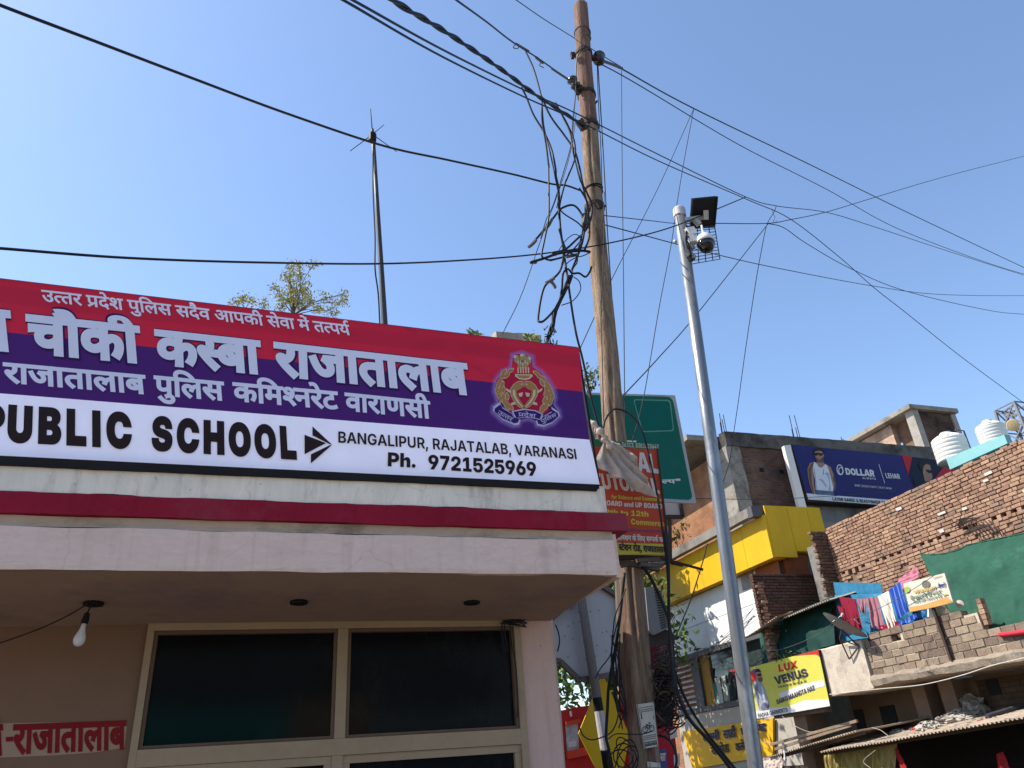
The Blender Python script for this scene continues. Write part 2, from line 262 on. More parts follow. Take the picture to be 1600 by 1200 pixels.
3019: [276,48,569,276,-93,0,1,-86,0,-26,-14,-30,-19,-11,-36,-24,-79,-3,-15,37,20,2,32,5,11,6,12,6,10,18,1,20,1,86,-231,0,1,-100,0,-22,6,-30,20,-18,40,-16,35,-10,111,-31,62,-18,54,-33,1,-24,0,-20,-34,-36,-11,-10,-71,21,12,10,24,23,1,10,0,10,-16,14,-48,18,-49,14,-85,25,-40,11,-56,25,-11,17,-16,18,1,34,1,118,-79,0,1,35,569,0],
3197: [234,18,253,73,-94,0,-43,29,-18,12,-16,35,1,27,1,100,-79,0,1,35,481,0,1,-35,-59,0,1,-116,0,-20,-16,-30,-19,-11,-20,-13,-66,-13,14,249,108,52,0,21,16,12,9,8,22,1,21,1,100,-179,0,1,-100,0,-19,8,-23,11,-8,10,-8,34,-10],
3198: [174,4,1,311,365,0,1,-35,-363,0,22,45,121,0,17,28,28,21,10,30,12,82,12,69,0,109,0,1,-36,-87,0,-62,0,-62,-6,-17,-8,-24,-10,1,-22,0,-24,74,-46,73,-28,-55,-26,-44,20,-80,40,-48,43],
3202: [179,4,1,311,373,0,1,-35,-371,0,14,205,149,1,-27,0,-14,-28,-14,-23,0,-24,0,-52,21,-40,30,1,14,0,11,28,14,35,0,287,0,1,-35],
3207: [175,23,209,160,221,0,1,-35,-219,0,1,-19,0,-16,-30,-14,-17,0,-20,0,-42,12,-36,20,-22,22,1,9,0,9,26,12,35,0,27,0,1,116,-125,0,1,35,365,0,1,-35,-155,0],
3210: [250,4,1,311,517,0,1,-35,-515,0,37,537,174,-20,4,-21,0,-24,0,-50,-12,-46,-32,-17,-30,-75,12,12,23,21,17,-24,10,-48,10,-31,0,-40,0,-42,-22,1,-18,0,-20,42,-34,84,-38,57,-24,-51,-26,-60,25,-96,45,-56,47,1,27,0,26,50,34,74,15,37,0,44,0,72,-15,35,-13,58,28,89,0,14,0,30,-2,13,-3],
3213: [204,45,123,94,-34,0,-48,18,1,16,0,14,36,15,29,0,18,0,38,-7,33,-12,48,8,64,43,1,33,0,28,-58,33,-45,0,-32,0,-30,-13,1,-12,0,-8,18,-17,58,-12,57,-1,-17,-35,-92,3,-94,42,1,28,0,26,70,32,69,0,48,0,80,-22,52,-42,1,-32,0,-34,-68,-59,-61,-17,46,-19,84,-47,31,-22,-63,-22,-50,36,-84,46,-35,15,-28,-3],
3214: [188,17,409,143,39,-35,-40,-14,-86,-21,-65,0,-40,0,-66,13,-19,11,-24,13,-24,37,1,32,1,97,-79,0,1,35,393,0,1,-35,-187,0,11,263,108,26,0,50,8,23,6,-199,132,1,-70,0,-20,4,-24,14,-14,11,-6,24,-12],
3215: [194,48,369,161,32,0,50,3,29,2,9,-36,-26,-2,-52,-2,-27,0,-42,0,-94,7,-31,5,-20,-6,-23,-6,40,-26,112,-54,61,-25,-53,-27,-56,24,-98,50,-76,44,-23,16,-20,16,-12,18,1,8,0,10,30,16,35,0,24,0,38,-11,15,-10,22,9,14,30,1,15,0,15,-8,24,-7,8,-199,0,1,35,405,0,1,-35,-123,0,8,-9,10,-23,1,-15,0,-21,-18,-31,-17,-11,52,-5],
3219: [230,62,513,156,-20,-4,-60,-6,-41,0,-50,0,-84,10,-31,7,-46,-15,-50,-26,1,-18,0,-10,20,-20,52,-14,49,0,10,0,11,0,-4,10,1,8,0,16,40,14,25,0,40,0,44,-26,1,-14,0,-14,-24,-16,-23,-5,20,-11,36,-21,29,-13,-57,-20,-26,15,-50,31,-15,12,-12,0,-28,-1,-13,0,-58,0,-90,21,-50,35,1,21,0,28,70,36,49,14,-44,15,-46,35,1,24,0,26,82,36,77,0,60,0,90,-29,1,-29,0,-24,-46,-34,-39,-14,20,-2,44,-2,21,0,32,0,56,5,29,6,11,153,251,0,-17,44,-26,33,-8,76,24,1,29,0,12,-36,18,-39,0,-32,0,-44,-17],
3025: [381,53,777,276,-323,0,1,-102,48,26,69,0,66,0,82,-42,1,-38,0,-24,-30,-52,-33,-24,-71,20,24,16,32,42,1,20,0,24,-40,23,-33,0,-54,0,-55,-36,1,-129,-79,0,1,87,-24,-10,-72,-18,-49,0,-46,0,-84,19,-50,38,1,29,0,40,110,47,89,0,24,0,56,-4,17,-1,-7,-37,-16,2,-48,4,-19,0,-56,0,-64,-26,1,-24,0,-26,60,-26,41,0,44,0,68,21,33,15,1,146,-371,0,1,35,777,0],
3269: [276,26,129,32,-47,34,247,74,-42,28,-60,22,-43,0,-28,0,-56,-8,-39,-10,-27,36,32,8,76,12,45,0,40,0,64,-12,60,-29,39,-24,1,113,-381,0,1,35,567,0,1,-35,-101,0,1,-276,-81,0,1,117],
3274: [284,17,45,26,171,50,-54,5,-31,16,-24,13,-24,37,1,32,1,97,-79,0,1,35,585,0,1,-35,-103,0,1,-276,-81,0,1,96,-305,-102,12,399,276,-237,0,1,-92,0,-20,6,-24,14,-14,11,-6,22,-12,51,0,38,0,72,20,27,12],
3028: [296,22,605,276,-101,0,1,-276,-81,0,1,83,-30,-10,-76,-14,-53,0,-78,0,-96,41,1,33,0,14,20,26,23,10,-40,9,-46,36,1,20,0,16,11,12,-51,0,1,35,605,0,24,169,134,0,-20,56,-20,45,0,52,0,76,22,25,14,1,146,-275,0,-20,-12,1,-17,0,-19,42,-20,35,-2,28,4,37,0,26,0,19,-2,-5,-34,-6,0,-16,0,-7,0,-48,0,-56,-20],
3003: [130],
3030: [317,35,649,276,-103,0,1,-276,-79,0,1,82,-24,-8,-72,-15,-51,0,-76,0,-100,43,1,36,0,14,26,26,19,8,-145,-2,1,36,295,0,16,0,36,0,5,0,-5,-35,-31,0,-58,0,-72,-25,1,-23,0,-21,60,-22,37,0,52,0,70,22,27,14,1,146,-463,0,1,35,649,0],
3032: [371,35,653,276,1,-276,-79,0,1,185,-135,0,-42,0,-15,1,36,-14,44,-40,1,-23,0,-23,-42,-31,-66,-15,-39,0,-54,0,-96,30,-88,71,-39,59,71,13,46,-67,100,-70,59,0,32,0,42,18,1,20,0,22,-62,38,-45,14,31,32,271,0,1,56,-571,0,1,35,757,0,1,-35],
3035: [252,33,521,276,-147,0,1,-102,-55,0,-48,0,-64,-8,-23,-7,-54,-19,1,-32,0,-24,44,-32,70,-15,45,0,52,0,76,13,45,10,27,-36,-44,-10,-98,-14,-53,0,-70,0,-108,26,-62,49,1,35,0,32,68,45,110,23,65,0,3,0,1,66,-289,0,1,35,521,0],
3037: [288,49,359,111,-30,0,-56,-7,-23,-6,-48,14,-64,38,1,26,0,14,20,20,19,6,22,9,64,7,49,0,93,0,1,44,-399,0,1,35,593,0,1,-35,-109,0,1,-79,-183,0,-30,0,-28,-3,-7,-4,-16,-6,1,-10,0,-12,28,-17,17,-7,48,9,55,0,74,0,98,-37,1,-33,0,-33,-98,-44,-99,0,-96,0,-156,44,-59,35,63,25,58,-34,118,-33,75,0,116,0,1,39,0,18,-48,17],
3039: [362,22,635,276,1,-276,-81,0,1,276,-131,0,1,-116,0,-20,-16,-30,-19,-11,-20,-13,-66,-13,-45,0,-94,0,-43,29,-18,12,-16,35,1,27,1,100,-79,0,1,35,737,0,1,-35,14,249,108,52,0,21,16,12,9,8,22,1,21,1,100,-179,0,1,-100,0,-19,8,-23,11,-8,10,-8,34,-10],
3040: [285,30,481,276,1,-276,-79,0,1,164,-107,0,-62,0,-62,-6,-17,-8,-24,-10,1,-22,0,-24,74,-46,73,-28,-55,-26,-44,20,-80,40,-48,43,1,24,0,17,28,28,21,10,30,12,82,12,69,0,129,0,1,76,-399,0,1,35,585,0,1,-35],
3042: [260,53,413,-29,-20,17,-38,35,-11,13,-12,0,-28,-2,-13,0,-44,0,-84,10,-72,24,-42,40,1,28,0,22,30,32,27,10,34,15,96,13,59,0,7,0,1,48,-295,0,1,35,535,0,1,-35,-157,0,1,-84,-47,0,-60,0,-70,-6,-25,-8,-20,-8,-26,-23,1,-16,0,-27,78,-34,85,0,4,0,12,0,9,0,-6,10,1,8,0,18,42,14,25,0,44,0,44,-24,1,-15,0,-16,-28,-17,-21,-5,12,-12,34,-25,25,-18],
3044: [278,22,1,311,569,0,1,-35,-101,0,1,-276,-81,0,1,149,-179,0,1,-27,0,-14,-28,-14,-23,0,-24,0,-52,21,-40,30,1,14,0,11,28,14,35,0,287,0,1,92,-383,0],
3046: [284,18,481,276,1,-276,-81,0,1,96,-30,-10,-68,-13,-45,0,-40,0,-66,13,-19,11,-24,13,-24,37,1,32,1,97,-79,0,1,35,585,0,1,-35,12,399,276,-237,0,1,-92,0,-20,6,-24,14,-14,11,-6,22,-12,53,0,40,0,68,20,27,12],
3048: [286,32,585,276,-101,0,1,-276,-81,0,1,82,-26,-8,-78,-15,-55,0,-56,0,-88,21,-50,38,1,25,0,43,122,46,97,0,16,0,40,-2,38,-2,11,-1,-3,-35,-20,2,-52,4,-23,0,-20,0,-17,-2,135,-84,20,7,17,9,1,148,-399,0,1,35,585,0,9,129,144,0,-26,66,-26,49,0,18,0,32,3,17,3,-139,87,-40,-14],
3049: [352,50,175,316,38,0,56,-10,25,-13,16,-9,24,-34,1,-32,1,-58,201,0,1,116,-129,0,1,35,315,0,1,-35,-101,0,1,-276,-81,0,1,125,-199,0,1,-19,0,-16,-28,-14,-19,0,-20,0,-42,12,-36,20,-22,22,1,9,0,9,28,12,33,0,29,0,1,53,0,23,-8,26,-11,7,-20,15,-43,0,-26,0,-28,-13,1,-11,0,-14,46,-14,59,-2,-7,-36,-74,4,-90,30,1,32,0,30,76,26],
3050: [299,23,509,276,1,-276,-79,0,1,125,-219,0,1,-19,0,-16,-30,-14,-17,0,-20,0,-42,12,-36,20,-22,22,1,9,0,9,26,12,35,0,27,0,1,116,-125,0,1,35,613,0,1,-35,4,429,276,-219,0,1,-116,221,0],
3051: [290,20,597,311,1,-35,-103,0,1,-276,-81,0,1,90,-28,-10,-78,-14,-51,0,-88,0,-112,60,-13,50,62,7,60,23,1,22,0,14,-24,24,-11,10,-123,0,1,35,12,129,150,20,-24,62,-24,51,0,48,0,76,20,27,15,1,139,-197,0,28,-26,1,-28,0,-54],
3052: [204,34,397,21,-55,-27,-58,24,-104,50,-80,44,-21,16,-24,16,-12,18,1,8,0,10,30,16,35,0,24,0,38,-11,15,-11,40,10,36,30,1,20,0,12,-10,22,-5,8,-239,0,1,35,425,0,1,-35,-103,0,16,-18,1,-29,0,-27,-44,-38,-76,-27,-47,-10,44,-26,120,-55],
3054: [339,44,1,276,1,35,693,0,1,-35,-103,0,1,-276,-79,0,1,178,-6,0,-7,0,-24,0,-50,-12,-46,-32,-17,-30,-75,12,12,23,21,17,-24,10,-48,10,-31,0,-40,0,-42,-22,1,-18,0,-20,42,-34,84,-38,57,-24,-51,-26,-60,25,-96,45,-56,47,1,27,0,26,50,34,74,15,37,0,44,0,72,-15,35,-13,58,28,89,0,4,0,5,0,1,63],
3057: [278,36,573,276,-103,0,1,-276,-79,0,1,82,-28,-8,-74,-15,-53,0,-52,0,-84,21,-50,38,1,25,0,43,114,46,97,0,12,0,40,-2,36,-2,11,-1,-5,-37,-18,2,-48,4,-21,0,-64,0,-68,-28,1,-24,0,-26,62,-24,47,0,52,0,74,22,27,14,1,146,-387,0,1,35,573,0],
3058: [340,45,123,94,-34,0,-48,18,1,16,0,14,36,15,29,0,18,0,38,-7,33,-12,48,8,64,43,1,33,0,28,-58,33,-45,0,-32,0,-30,-13,1,-12,0,-8,18,-17,58,-12,57,-1,-17,-35,-92,3,-94,42,1,28,0,26,70,32,69,0,48,0,80,-22,52,-42,1,-32,0,-34,-68,-59,-61,-17,46,-19,84,-47,31,-22,-63,-22,-50,36,-84,46,-35,15,-28,-3,8,593,276,1,-276,-81,0,1,276,-89,0,1,35,277,0,1,-35],
3006: [0,12,-183,386,0,12,32,17,23,0,22,0,32,-17,1,-12,0,-12,-32,-17,-21,0,-22,0,-32,17],
3060: [338,39,589,276,1,-276,-81,0,1,133,-30,-5,-56,-2,-39,0,-42,0,-94,7,-31,5,-20,-6,-23,-6,40,-26,112,-54,61,-25,-53,-27,-56,24,-98,50,-76,44,-23,16,-20,16,-12,18,1,8,0,10,30,16,35,0,24,0,38,-11,15,-10,22,9,14,30,1,15,0,15,-8,24,-7,8,-199,0,1,35,693,0,1,-35,13,369,161,40,0,64,4,35,5,1,106,-225,0,8,-9,10,-23,1,-15,0,-21,-18,-31,-17,-11,52,-5],
3066: [130,8,171,276,1,-276,-81,0,1,276,-87,0,1,35,273,0,1,-35],
3067: [130,27,89,276,-87,0,1,35,81,0,-12,11,-16,25,1,15,0,39,116,47,99,0,142,0,216,-76,81,-64,-83,0,-152,104,-183,0,-72,0,-78,-30,1,-25,0,-15,18,-22,13,-9,109,0,1,-35,-101,0,1,-276,-81,0],
3068: [130,29,-183,308,-18,17,-18,32,1,17,0,32,84,42,77,0,60,0,80,-28,56,-61,29,-48,109,0,1,-35,-101,0,1,-276,-81,0,1,276,-87,0,1,35,89,0,-28,52,-62,49,-53,0,-40,0,-44,-24,1,-22,0,-16,20,-28,17,-14],
3069: [0,25,-247,-6,54,12,59,0,76,0,82,-39,1,-31,0,-31,-94,-39,-83,0,-98,0,-142,46,-59,38,63,22,38,-24,72,-32,78,-14,51,0,104,0,1,37,0,17,-48,16,-31,0,-26,0,-42,-6,-21,-6],
3075: [0,15,-167,308,-22,39,-42,45,-48,20,-35,0,-20,0,-36,-5,-11,-3,-23,37,38,7,53,0,54,0,80,-26,62,-61,29,-53],
3076: [0,30,-179,308,-26,20,-46,18,-42,6,-25,0,-20,0,-42,-6,-19,-5,-25,35,24,4,48,6,31,0,46,0,68,-21,25,-19,5,1,-20,26,-36,29,-44,12,-31,0,-24,0,-32,-4,-13,-4,-21,35,38,7,53,0,54,0,80,-26,62,-61,29,-53],
3079: [130,8,171,276,1,-276,-81,0,1,276,-87,0,1,35,273,0,1,-35,15,91,308,-22,39,-40,45,-50,20,-33,0,-22,0,-34,-5,-13,-3,-23,37,38,7,53,0,56,0,78,-26,62,-61,29,-53],
3080: [130,8,171,276,1,-276,-81,0,1,276,-87,0,1,35,273,0,1,-35,30,81,308,-28,20,-44,18,-44,6,-23,0,-20,0,-44,-6,-19,-5,-23,35,22,4,50,6,29,0,46,0,70,-21,25,-19,5,1,-20,26,-38,29,-44,12,-29,0,-24,0,-32,-4,-15,-4,-21,35,38,7,53,0,56,0,78,-26,62,-61,29,-53],
2032: [134],
2034: [268,4,115,214,-13,150,133,0,-11,-150,4,319,214,-13,150,135,0,-13,-150],
2038: [334,65,285,-6,-76,0,-108,28,-58,46,1,28,0,22,34,34,64,28,41,14,137,45,12,5,28,12,16,16,1,9,0,13,-40,18,-31,0,-24,0,-32,-8,-20,-16,1,-11,0,-12,24,-24,44,-26,27,-16,343,-199,-143,0,-285,162,-30,18,-60,35,-36,39,1,24,0,26,48,40,88,24,59,0,58,0,84,-23,44,-38,1,-23,0,-18,-24,-29,-44,-25,-27,-11,-147,-53,-32,-12,-32,-23,1,-15,0,-14,28,-22,48,-12,33,0,42,0,78,18,60,32,36,46,1,28,119,0,0,-34,-30,-52,-50,-37,-29,-11,-31,-12,-40,-17,-104,-17],
2044: [134,4,33,-95,45,149,139,0,-87,-149],
2046: [134,12,137,-4,-36,0,-46,23,1,17,0,17,46,23,37,0,34,0,46,-23,1,-17,0,-17,-46,-23],
2048: [324,16,325,-5,-92,0,-120,45,-64,82,1,60,0,58,64,84,122,44,91,0,88,0,124,-44,62,-84,1,-58,0,-60,-62,-82,-122,-45,16,325,54,44,0,60,28,32,57,1,43,0,42,-32,58,-60,28,-43,0,-46,0,-62,-28,-28,-58,1,-42,0,-43,28,-57,62,-28],
2049: [324,4,93,0,1,57,485,0,1,-57,8,421,364,1,-364,-137,0,1,302,-3,0,-169,-60,1,65,163,57],
2050: [324,32,73,0,1,50,257,123,36,17,46,27,24,26,1,15,0,17,-30,24,-52,13,-35,0,-34,0,-52,-14,-30,-26,1,-18,-131,0,0,34,64,52,112,28,77,0,74,0,112,-27,62,-48,1,-31,0,-20,-30,-39,-80,-49,-73,-34,-115,-60,1,-2,313,0,1,-58],
2051: [324,35,315,-5,-76,0,-120,26,-70,47,-3,32,141,0,4,-14,36,-22,56,-10,37,0,36,0,58,12,34,26,1,18,0,16,-32,27,-66,17,-49,0,-75,0,1,48,169,86,1,2,-307,0,1,58,481,0,1,-51,-239,-119,1,15,80,5,120,-26,68,-50,1,-32,0,-34,-72,-49,-124,-28],
2052: [324,8,37,66,1,56,277,242,137,0,-269,-238,1,-3,433,0,1,-57,6,385,0,1,82,5,26,1,119,129,0,1,-227],
2053: [324,39,317,-5,-72,0,-116,27,-64,48,-3,30,137,0,2,-14,34,-22,52,-13,33,0,38,0,58,17,34,30,1,20,0,20,-34,32,-60,17,-39,0,-32,0,-60,-13,-19,-10,-123,10,37,190,431,0,1,-58,-313,0,-19,-94,5,0,20,12,76,16,45,0,50,0,82,-18,64,-32,32,-44,1,-26,0,-36,-66,-56,-118,-33],
2054: [324,23,325,-5,-70,0,-118,29,-68,56,1,38,0,28,44,57,51,37,169,124,143,0,-231,-170,-33,0,10,10,44,16,60,10,37,0,66,0,102,-27,56,-51,1,-34,0,-36,-66,-56,-114,-31,16,325,50,36,0,56,18,32,30,1,18,0,20,-32,29,-56,17,-35,0,-36,0,-56,-17,-32,-29,1,-20,0,-18,32,-30,56,-18],
2055: [324,8,123,0,307,304,1,2,-355,0,1,58,503,0,1,-60,-305,-304],
2056: [324,32,325,-5,-80,0,-124,27,-72,46,1,30,0,22,40,38,72,26,45,4,1,2,-58,6,-70,46,1,29,0,29,64,44,112,24,73,0,70,0,114,-24,64,-45,1,-28,0,-29,-72,-46,-55,-6,1,-2,44,-4,68,-26,42,-38,1,-22,0,-30,-70,-46,-124,-27,16,325,48,38,0,58,14,32,24,1,17,0,17,-32,26,-60,14,-35,0,-40,0,-56,-14,-36,-26,1,-17,0,-17,32,-24,60,-14,16,325,212,32,0,48,14,32,23,1,15,0,15,-30,23,-50,12,-31,0,-34,0,-50,-12,-28,-23,1,-15,0,-15,28,-23,50,-14],
2057: [324,23,321,368,72,0,118,-29,70,-55,1,-38,0,-28,-46,-57,-49,-37,-167,-124,-141,0,231,169,37,0,-10,-9,-42,-16,-60,-10,-35,0,-68,0,-100,27,-56,50,1,35,0,36,64,56,116,30,16,323,313,-36,0,-56,-17,-32,-30,1,-18,0,-20,32,-29,56,-17,37,0,36,0,56,16,32,30,1,19,0,19,-32,30,-54,17],
2065: [368,14,25,0,253,364,181,0,257,-364,-151,0,-123,182,-20,32,-42,78,-25,46,33,0,-24,-47,-40,-78,-19,-31,-117,-182,4,177,88,1,54,385,0,1,-54],
2066: [330,20,69,0,1,364,285,0,80,0,106,-24,52,-43,1,-27,0,-22,-34,-32,-58,-20,-35,-4,1,-4,40,0,70,-22,48,-39,1,-27,0,-29,-56,-45,-112,-26,-81,0,10,209,58,137,0,70,0,62,26,1,22,0,16,-32,24,-56,15,-39,0,-139,0,10,209,210,127,0,34,0,52,12,30,22,1,16,0,20,-58,26,-55,0,-127,0],
2067: [369,38,385,-5,-96,0,-152,45,-88,83,1,59,0,59,88,83,152,44,97,0,60,0,106,-16,82,-34,52,-46,9,-31,-139,0,-4,15,-32,25,-42,17,-56,8,-31,0,-58,0,-88,-29,-52,-55,1,-40,0,-41,52,-55,88,-28,59,0,32,0,54,8,44,17,32,25,5,14,143,0,-6,-25,-50,-46,-80,-35,-108,-21],
2068: [361,22,321,0,-185,0,1,60,181,0,74,0,98,26,50,55,1,41,0,42,-52,53,-96,27,-71,0,-183,0,1,60,193,0,108,0,158,-44,84,-81,1,-57,0,-56,-84,-82,-158,-44,4,209,364,1,-364,-139,0,1,364],
2069: [303,12,69,0,1,364,481,0,1,-58,-339,0,1,-94,317,0,1,-57,-315,0,1,-97,345,0,1,-58],
2071: [375,40,389,-5,-100,0,-154,45,-86,84,1,58,0,58,88,84,152,44,97,0,60,0,106,-17,82,-33,52,-44,9,-27,-141,0,-8,14,-30,22,-40,15,-54,8,-31,0,-58,0,-88,-28,-52,-56,1,-40,0,-40,52,-56,88,-28,61,0,56,0,76,20,44,37,1,25,31,-2,-193,0,1,54,301,0,1,-44,0,-48,-80,-68,-142,-37],
2072: [373,12,69,0,1,364,141,0,1,-149,329,0,1,149,141,0,1,-364,-139,0,1,156,-327,0,1,-156],
2073: [135,4,61,0,1,364,151,0,1,-364],
2074: [291,18,277,-5,-112,0,-128,59,1,54,1,22,141,0,1,-22,0,-28,52,-28,49,0,44,0,54,28,1,28,1,256,139,0,1,-256,0,-54,-128,-59],
2076: [282,6,69,0,1,364,141,0,1,-306,321,0,1,-58],
2077: [464,46,69,0,1,364,215,0,129,-178,6,-10,20,-36,20,-40,16,-38,7,-15,-27,0,6,14,16,38,20,41,20,35,7,11,127,178,215,0,1,-364,-139,0,1,178,0,12,2,34,0,40,4,40,1,18,9,0,-8,-20,-24,-42,-22,-39,-22,-33,-5,-10,-125,-178,-119,0,-127,178,-8,10,-20,32,-24,40,-24,42,-7,20,11,0,0,-18,2,-39,2,-40,2,-35,1,-12,1,-178],
2078: [380,28,69,0,1,364,159,0,243,-192,16,-14,36,-32,36,-40,21,-24,-15,0,-4,20,-4,44,-4,41,1,14,1,183,145,0,1,-364,-157,0,-217,174,-22,18,-38,34,-44,43,-29,30,19,0,4,-27,4,-48,4,-38,1,-12,1,-174],
2079: [384,16,385,-5,-96,0,-152,45,-88,83,1,59,0,59,88,83,152,44,97,0,96,0,152,-44,88,-83,1,-59,0,-60,-88,-83,-152,-44,16,385,58,60,0,88,28,48,56,1,40,0,40,-48,56,-88,28,-59,0,-56,0,-88,-28,-52,-56,1,-40,0,-40,52,-56,88,-28],
2080: [324,24,69,0,1,364,281,0,84,0,114,-32,60,-54,1,-36,0,-36,-62,-54,-116,-31,-83,0,-179,0,1,57,161,0,48,0,60,16,30,30,1,18,0,19,-30,29,-60,16,-47,0,-115,0,1,-306],
2082: [328,24,69,0,1,364,281,0,84,0,114,-30,60,-52,1,-36,0,-35,-62,-51,-116,-28,-83,0,-191,0,1,57,173,0,48,0,60,13,30,26,1,18,0,20,-30,26,-60,14,-47,0,-115,0,1,-306,4,477,0,-175,165,153,0,181,-165],
2083: [326,51,333,-6,-88,0,-126,27,-70,51,-3,38,137,0,4,-19,40,-25,64,-12,41,0,44,0,60,12,36,22,1,16,0,12,-32,18,-56,13,-39,5,-79,10,-92,12,-104,47,1,39,0,33,70,49,122,26,77,0,80,0,120,-26,66,-48,3,-32,-135,0,-4,22,-72,26,-55,0,-40,0,-56,-12,-30,-20,1,-14,0,-14,34,-18,56,-12,31,-4,67,-8,44,-4,78,-18,60,-25,34,-35,1,-23,0,-33,-64,-48,-126,-28],
2084: [332,8,41,306,1,58,585,0,1,-58,-221,0,1,-306,-139,0,1,306],
2085: [367,22,369,-5,-90,0,-134,33,-76,60,1,39,1,237,141,0,1,-232,0,-22,40,-34,72,-19,49,0,48,0,70,19,38,34,1,22,1,232,141,0,1,-237,0,-39,-74,-60,-134,-33],
2086: [368,14,281,0,-255,364,155,0,123,-182,20,-32,44,-76,25,-47,-31,0,24,47,42,76,19,32,121,182,153,0,-251,-364],
2087: [514,38,221,0,-195,364,153,0,89,-186,12,-22,16,-49,16,-49,9,-23,-23,0,8,23,18,49,18,49,13,22,93,186,149,0,93,-186,12,-22,18,-49,18,-49,9,-23,-23,0,8,23,16,49,18,49,11,22,89,186,153,0,-195,-364,-159,0,-99,194,-16,29,-22,69,-13,38,37,0,-16,-37,-18,-68,-17,-31,-99,-194],
2088: [364,32,25,0,301,212,1,-53,-275,205,163,0,83,-64,24,-17,28,-27,24,-25,17,-15,-35,0,16,14,24,26,28,27,25,17,85,64,161,0,-271,-201,1,51,293,-214,-163,0,-107,79,-20,15,-24,22,-20,20,-15,12,25,0,-12,-12,-22,-20,-26,-22,-19,-15,-107,-79],
2089: [361,16,293,0,1,139,-267,225,165,0,127,-114,20,-18,30,-34,17,-24,-31,0,16,24,30,34,19,18,125,114,163,0,-265,-225,1,-139],
2097: [288,40,217,-6,-52,0,-80,19,-48,37,1,26,0,24,32,30,60,18,74,10,41,2,48,2,58,4,28,10,1,8,1,2,0,12,-20,18,-40,9,-31,0,-28,0,-44,-9,-28,-15,-7,-9,-123,12,14,24,66,32,96,16,57,0,42,0,82,-10,64,-21,40,-36,1,-26,1,-183,-129,0,1,38,-5,0,-12,-12,-44,-20,-60,-12,18,255,44,38,0,54,14,30,25,1,15,1,30,-6,-2,-28,-4,-34,-3,-32,-3,-13,0,-26,-2,-44,-9,-24,-15,1,-12,0,-11,22,-15,38,-8],
2098: [314,23,363,-5,-46,0,-62,16,-38,22,-7,11,-7,0,1,-44,-135,0,1,364,139,0,1,-136,7,0,8,10,36,22,64,16,49,0,60,0,102,-32,60,-62,1,-46,0,-45,-58,-63,-102,-33,16,323,50,42,0,54,23,28,39,1,24,0,25,-28,38,-54,22,-41,0,-40,0,-54,-21,-28,-38,1,-26,0,-26,28,-38,56,-22],
2101: [297,40,309,-6,-82,0,-120,35,-64,63,1,43,0,42,62,63,118,36,79,0,52,0,92,-16,70,-34,40,-52,1,-36,1,-20,-451,0,1,44,387,0,-63,-12,0,22,-28,34,-54,18,-39,0,-40,0,-56,-19,-30,-31,1,-20,1,-31,0,-25,34,-34,62,-17,41,0,26,0,42,7,32,16,9,11,127,-13,-14,-22,-64,-33,-96,-19],
2110: [308,23,203,159,1,-159,-137,0,1,273,131,0,3,-68,-7,0,20,35,88,36,69,0,58,0,84,-24,46,-46,1,-32,1,-174,-135,0,1,162,0,27,-56,30,-47,0,-32,0,-50,-15,-28,-26],
2111: [306,16,305,-6,-80,0,-118,36,-64,63,1,42,0,43,64,63,118,35,81,0,84,0,116,-35,64,-63,1,-43,0,-42,-64,-63,-116,-36,16,305,49,44,0,56,23,28,39,1,25,0,24,-28,39,-56,23,-43,0,-40,0,-56,-23,-28,-39,1,-24,0,-25,28,-39,56,-23],
2114: [201,20,65,0,1,273,133,0,1,-47,9,0,14,25,72,25,47,0,12,0,26,0,11,-2,1,-62,-10,2,-36,2,-15,0,-34,0,-56,-14,-30,-27,1,-17,1,-158],
2115: [278,44,277,-6,-64,0,-100,19,-62,35,-9,25,129,11,12,-19,54,-19,47,0,44,0,52,17,1,13,0,12,-36,14,-35,4,-91,10,-80,8,-76,38,1,30,0,26,56,38,100,20,69,0,64,0,92,-18,56,-32,11,-21,-121,-11,-8,14,-48,18,-41,0,-38,0,-52,-16,1,-14,0,-10,34,-16,41,-4,95,-10,80,-8,76,-36,1,-29,0,-27,-60,-39,-108,-23],
2116: [180,4,329,273,1,-53,-317,0,1,53,16,87,338,139,0,1,-260,0,-14,24,-12,29,0,8,0,28,2,9,0,23,-52,-22,-3,-48,-3,-19,0,-80,0,-86,40,1,36],
2117: [308,23,253,-4,-56,0,-84,25,-48,46,1,33,1,173,139,0,1,-163,0,-26,54,-30,49,0,32,0,52,14,28,27,1,19,1,159,137,0,1,-273,-127,0,-3,68,11,0,-22,-35,-88,-37]}
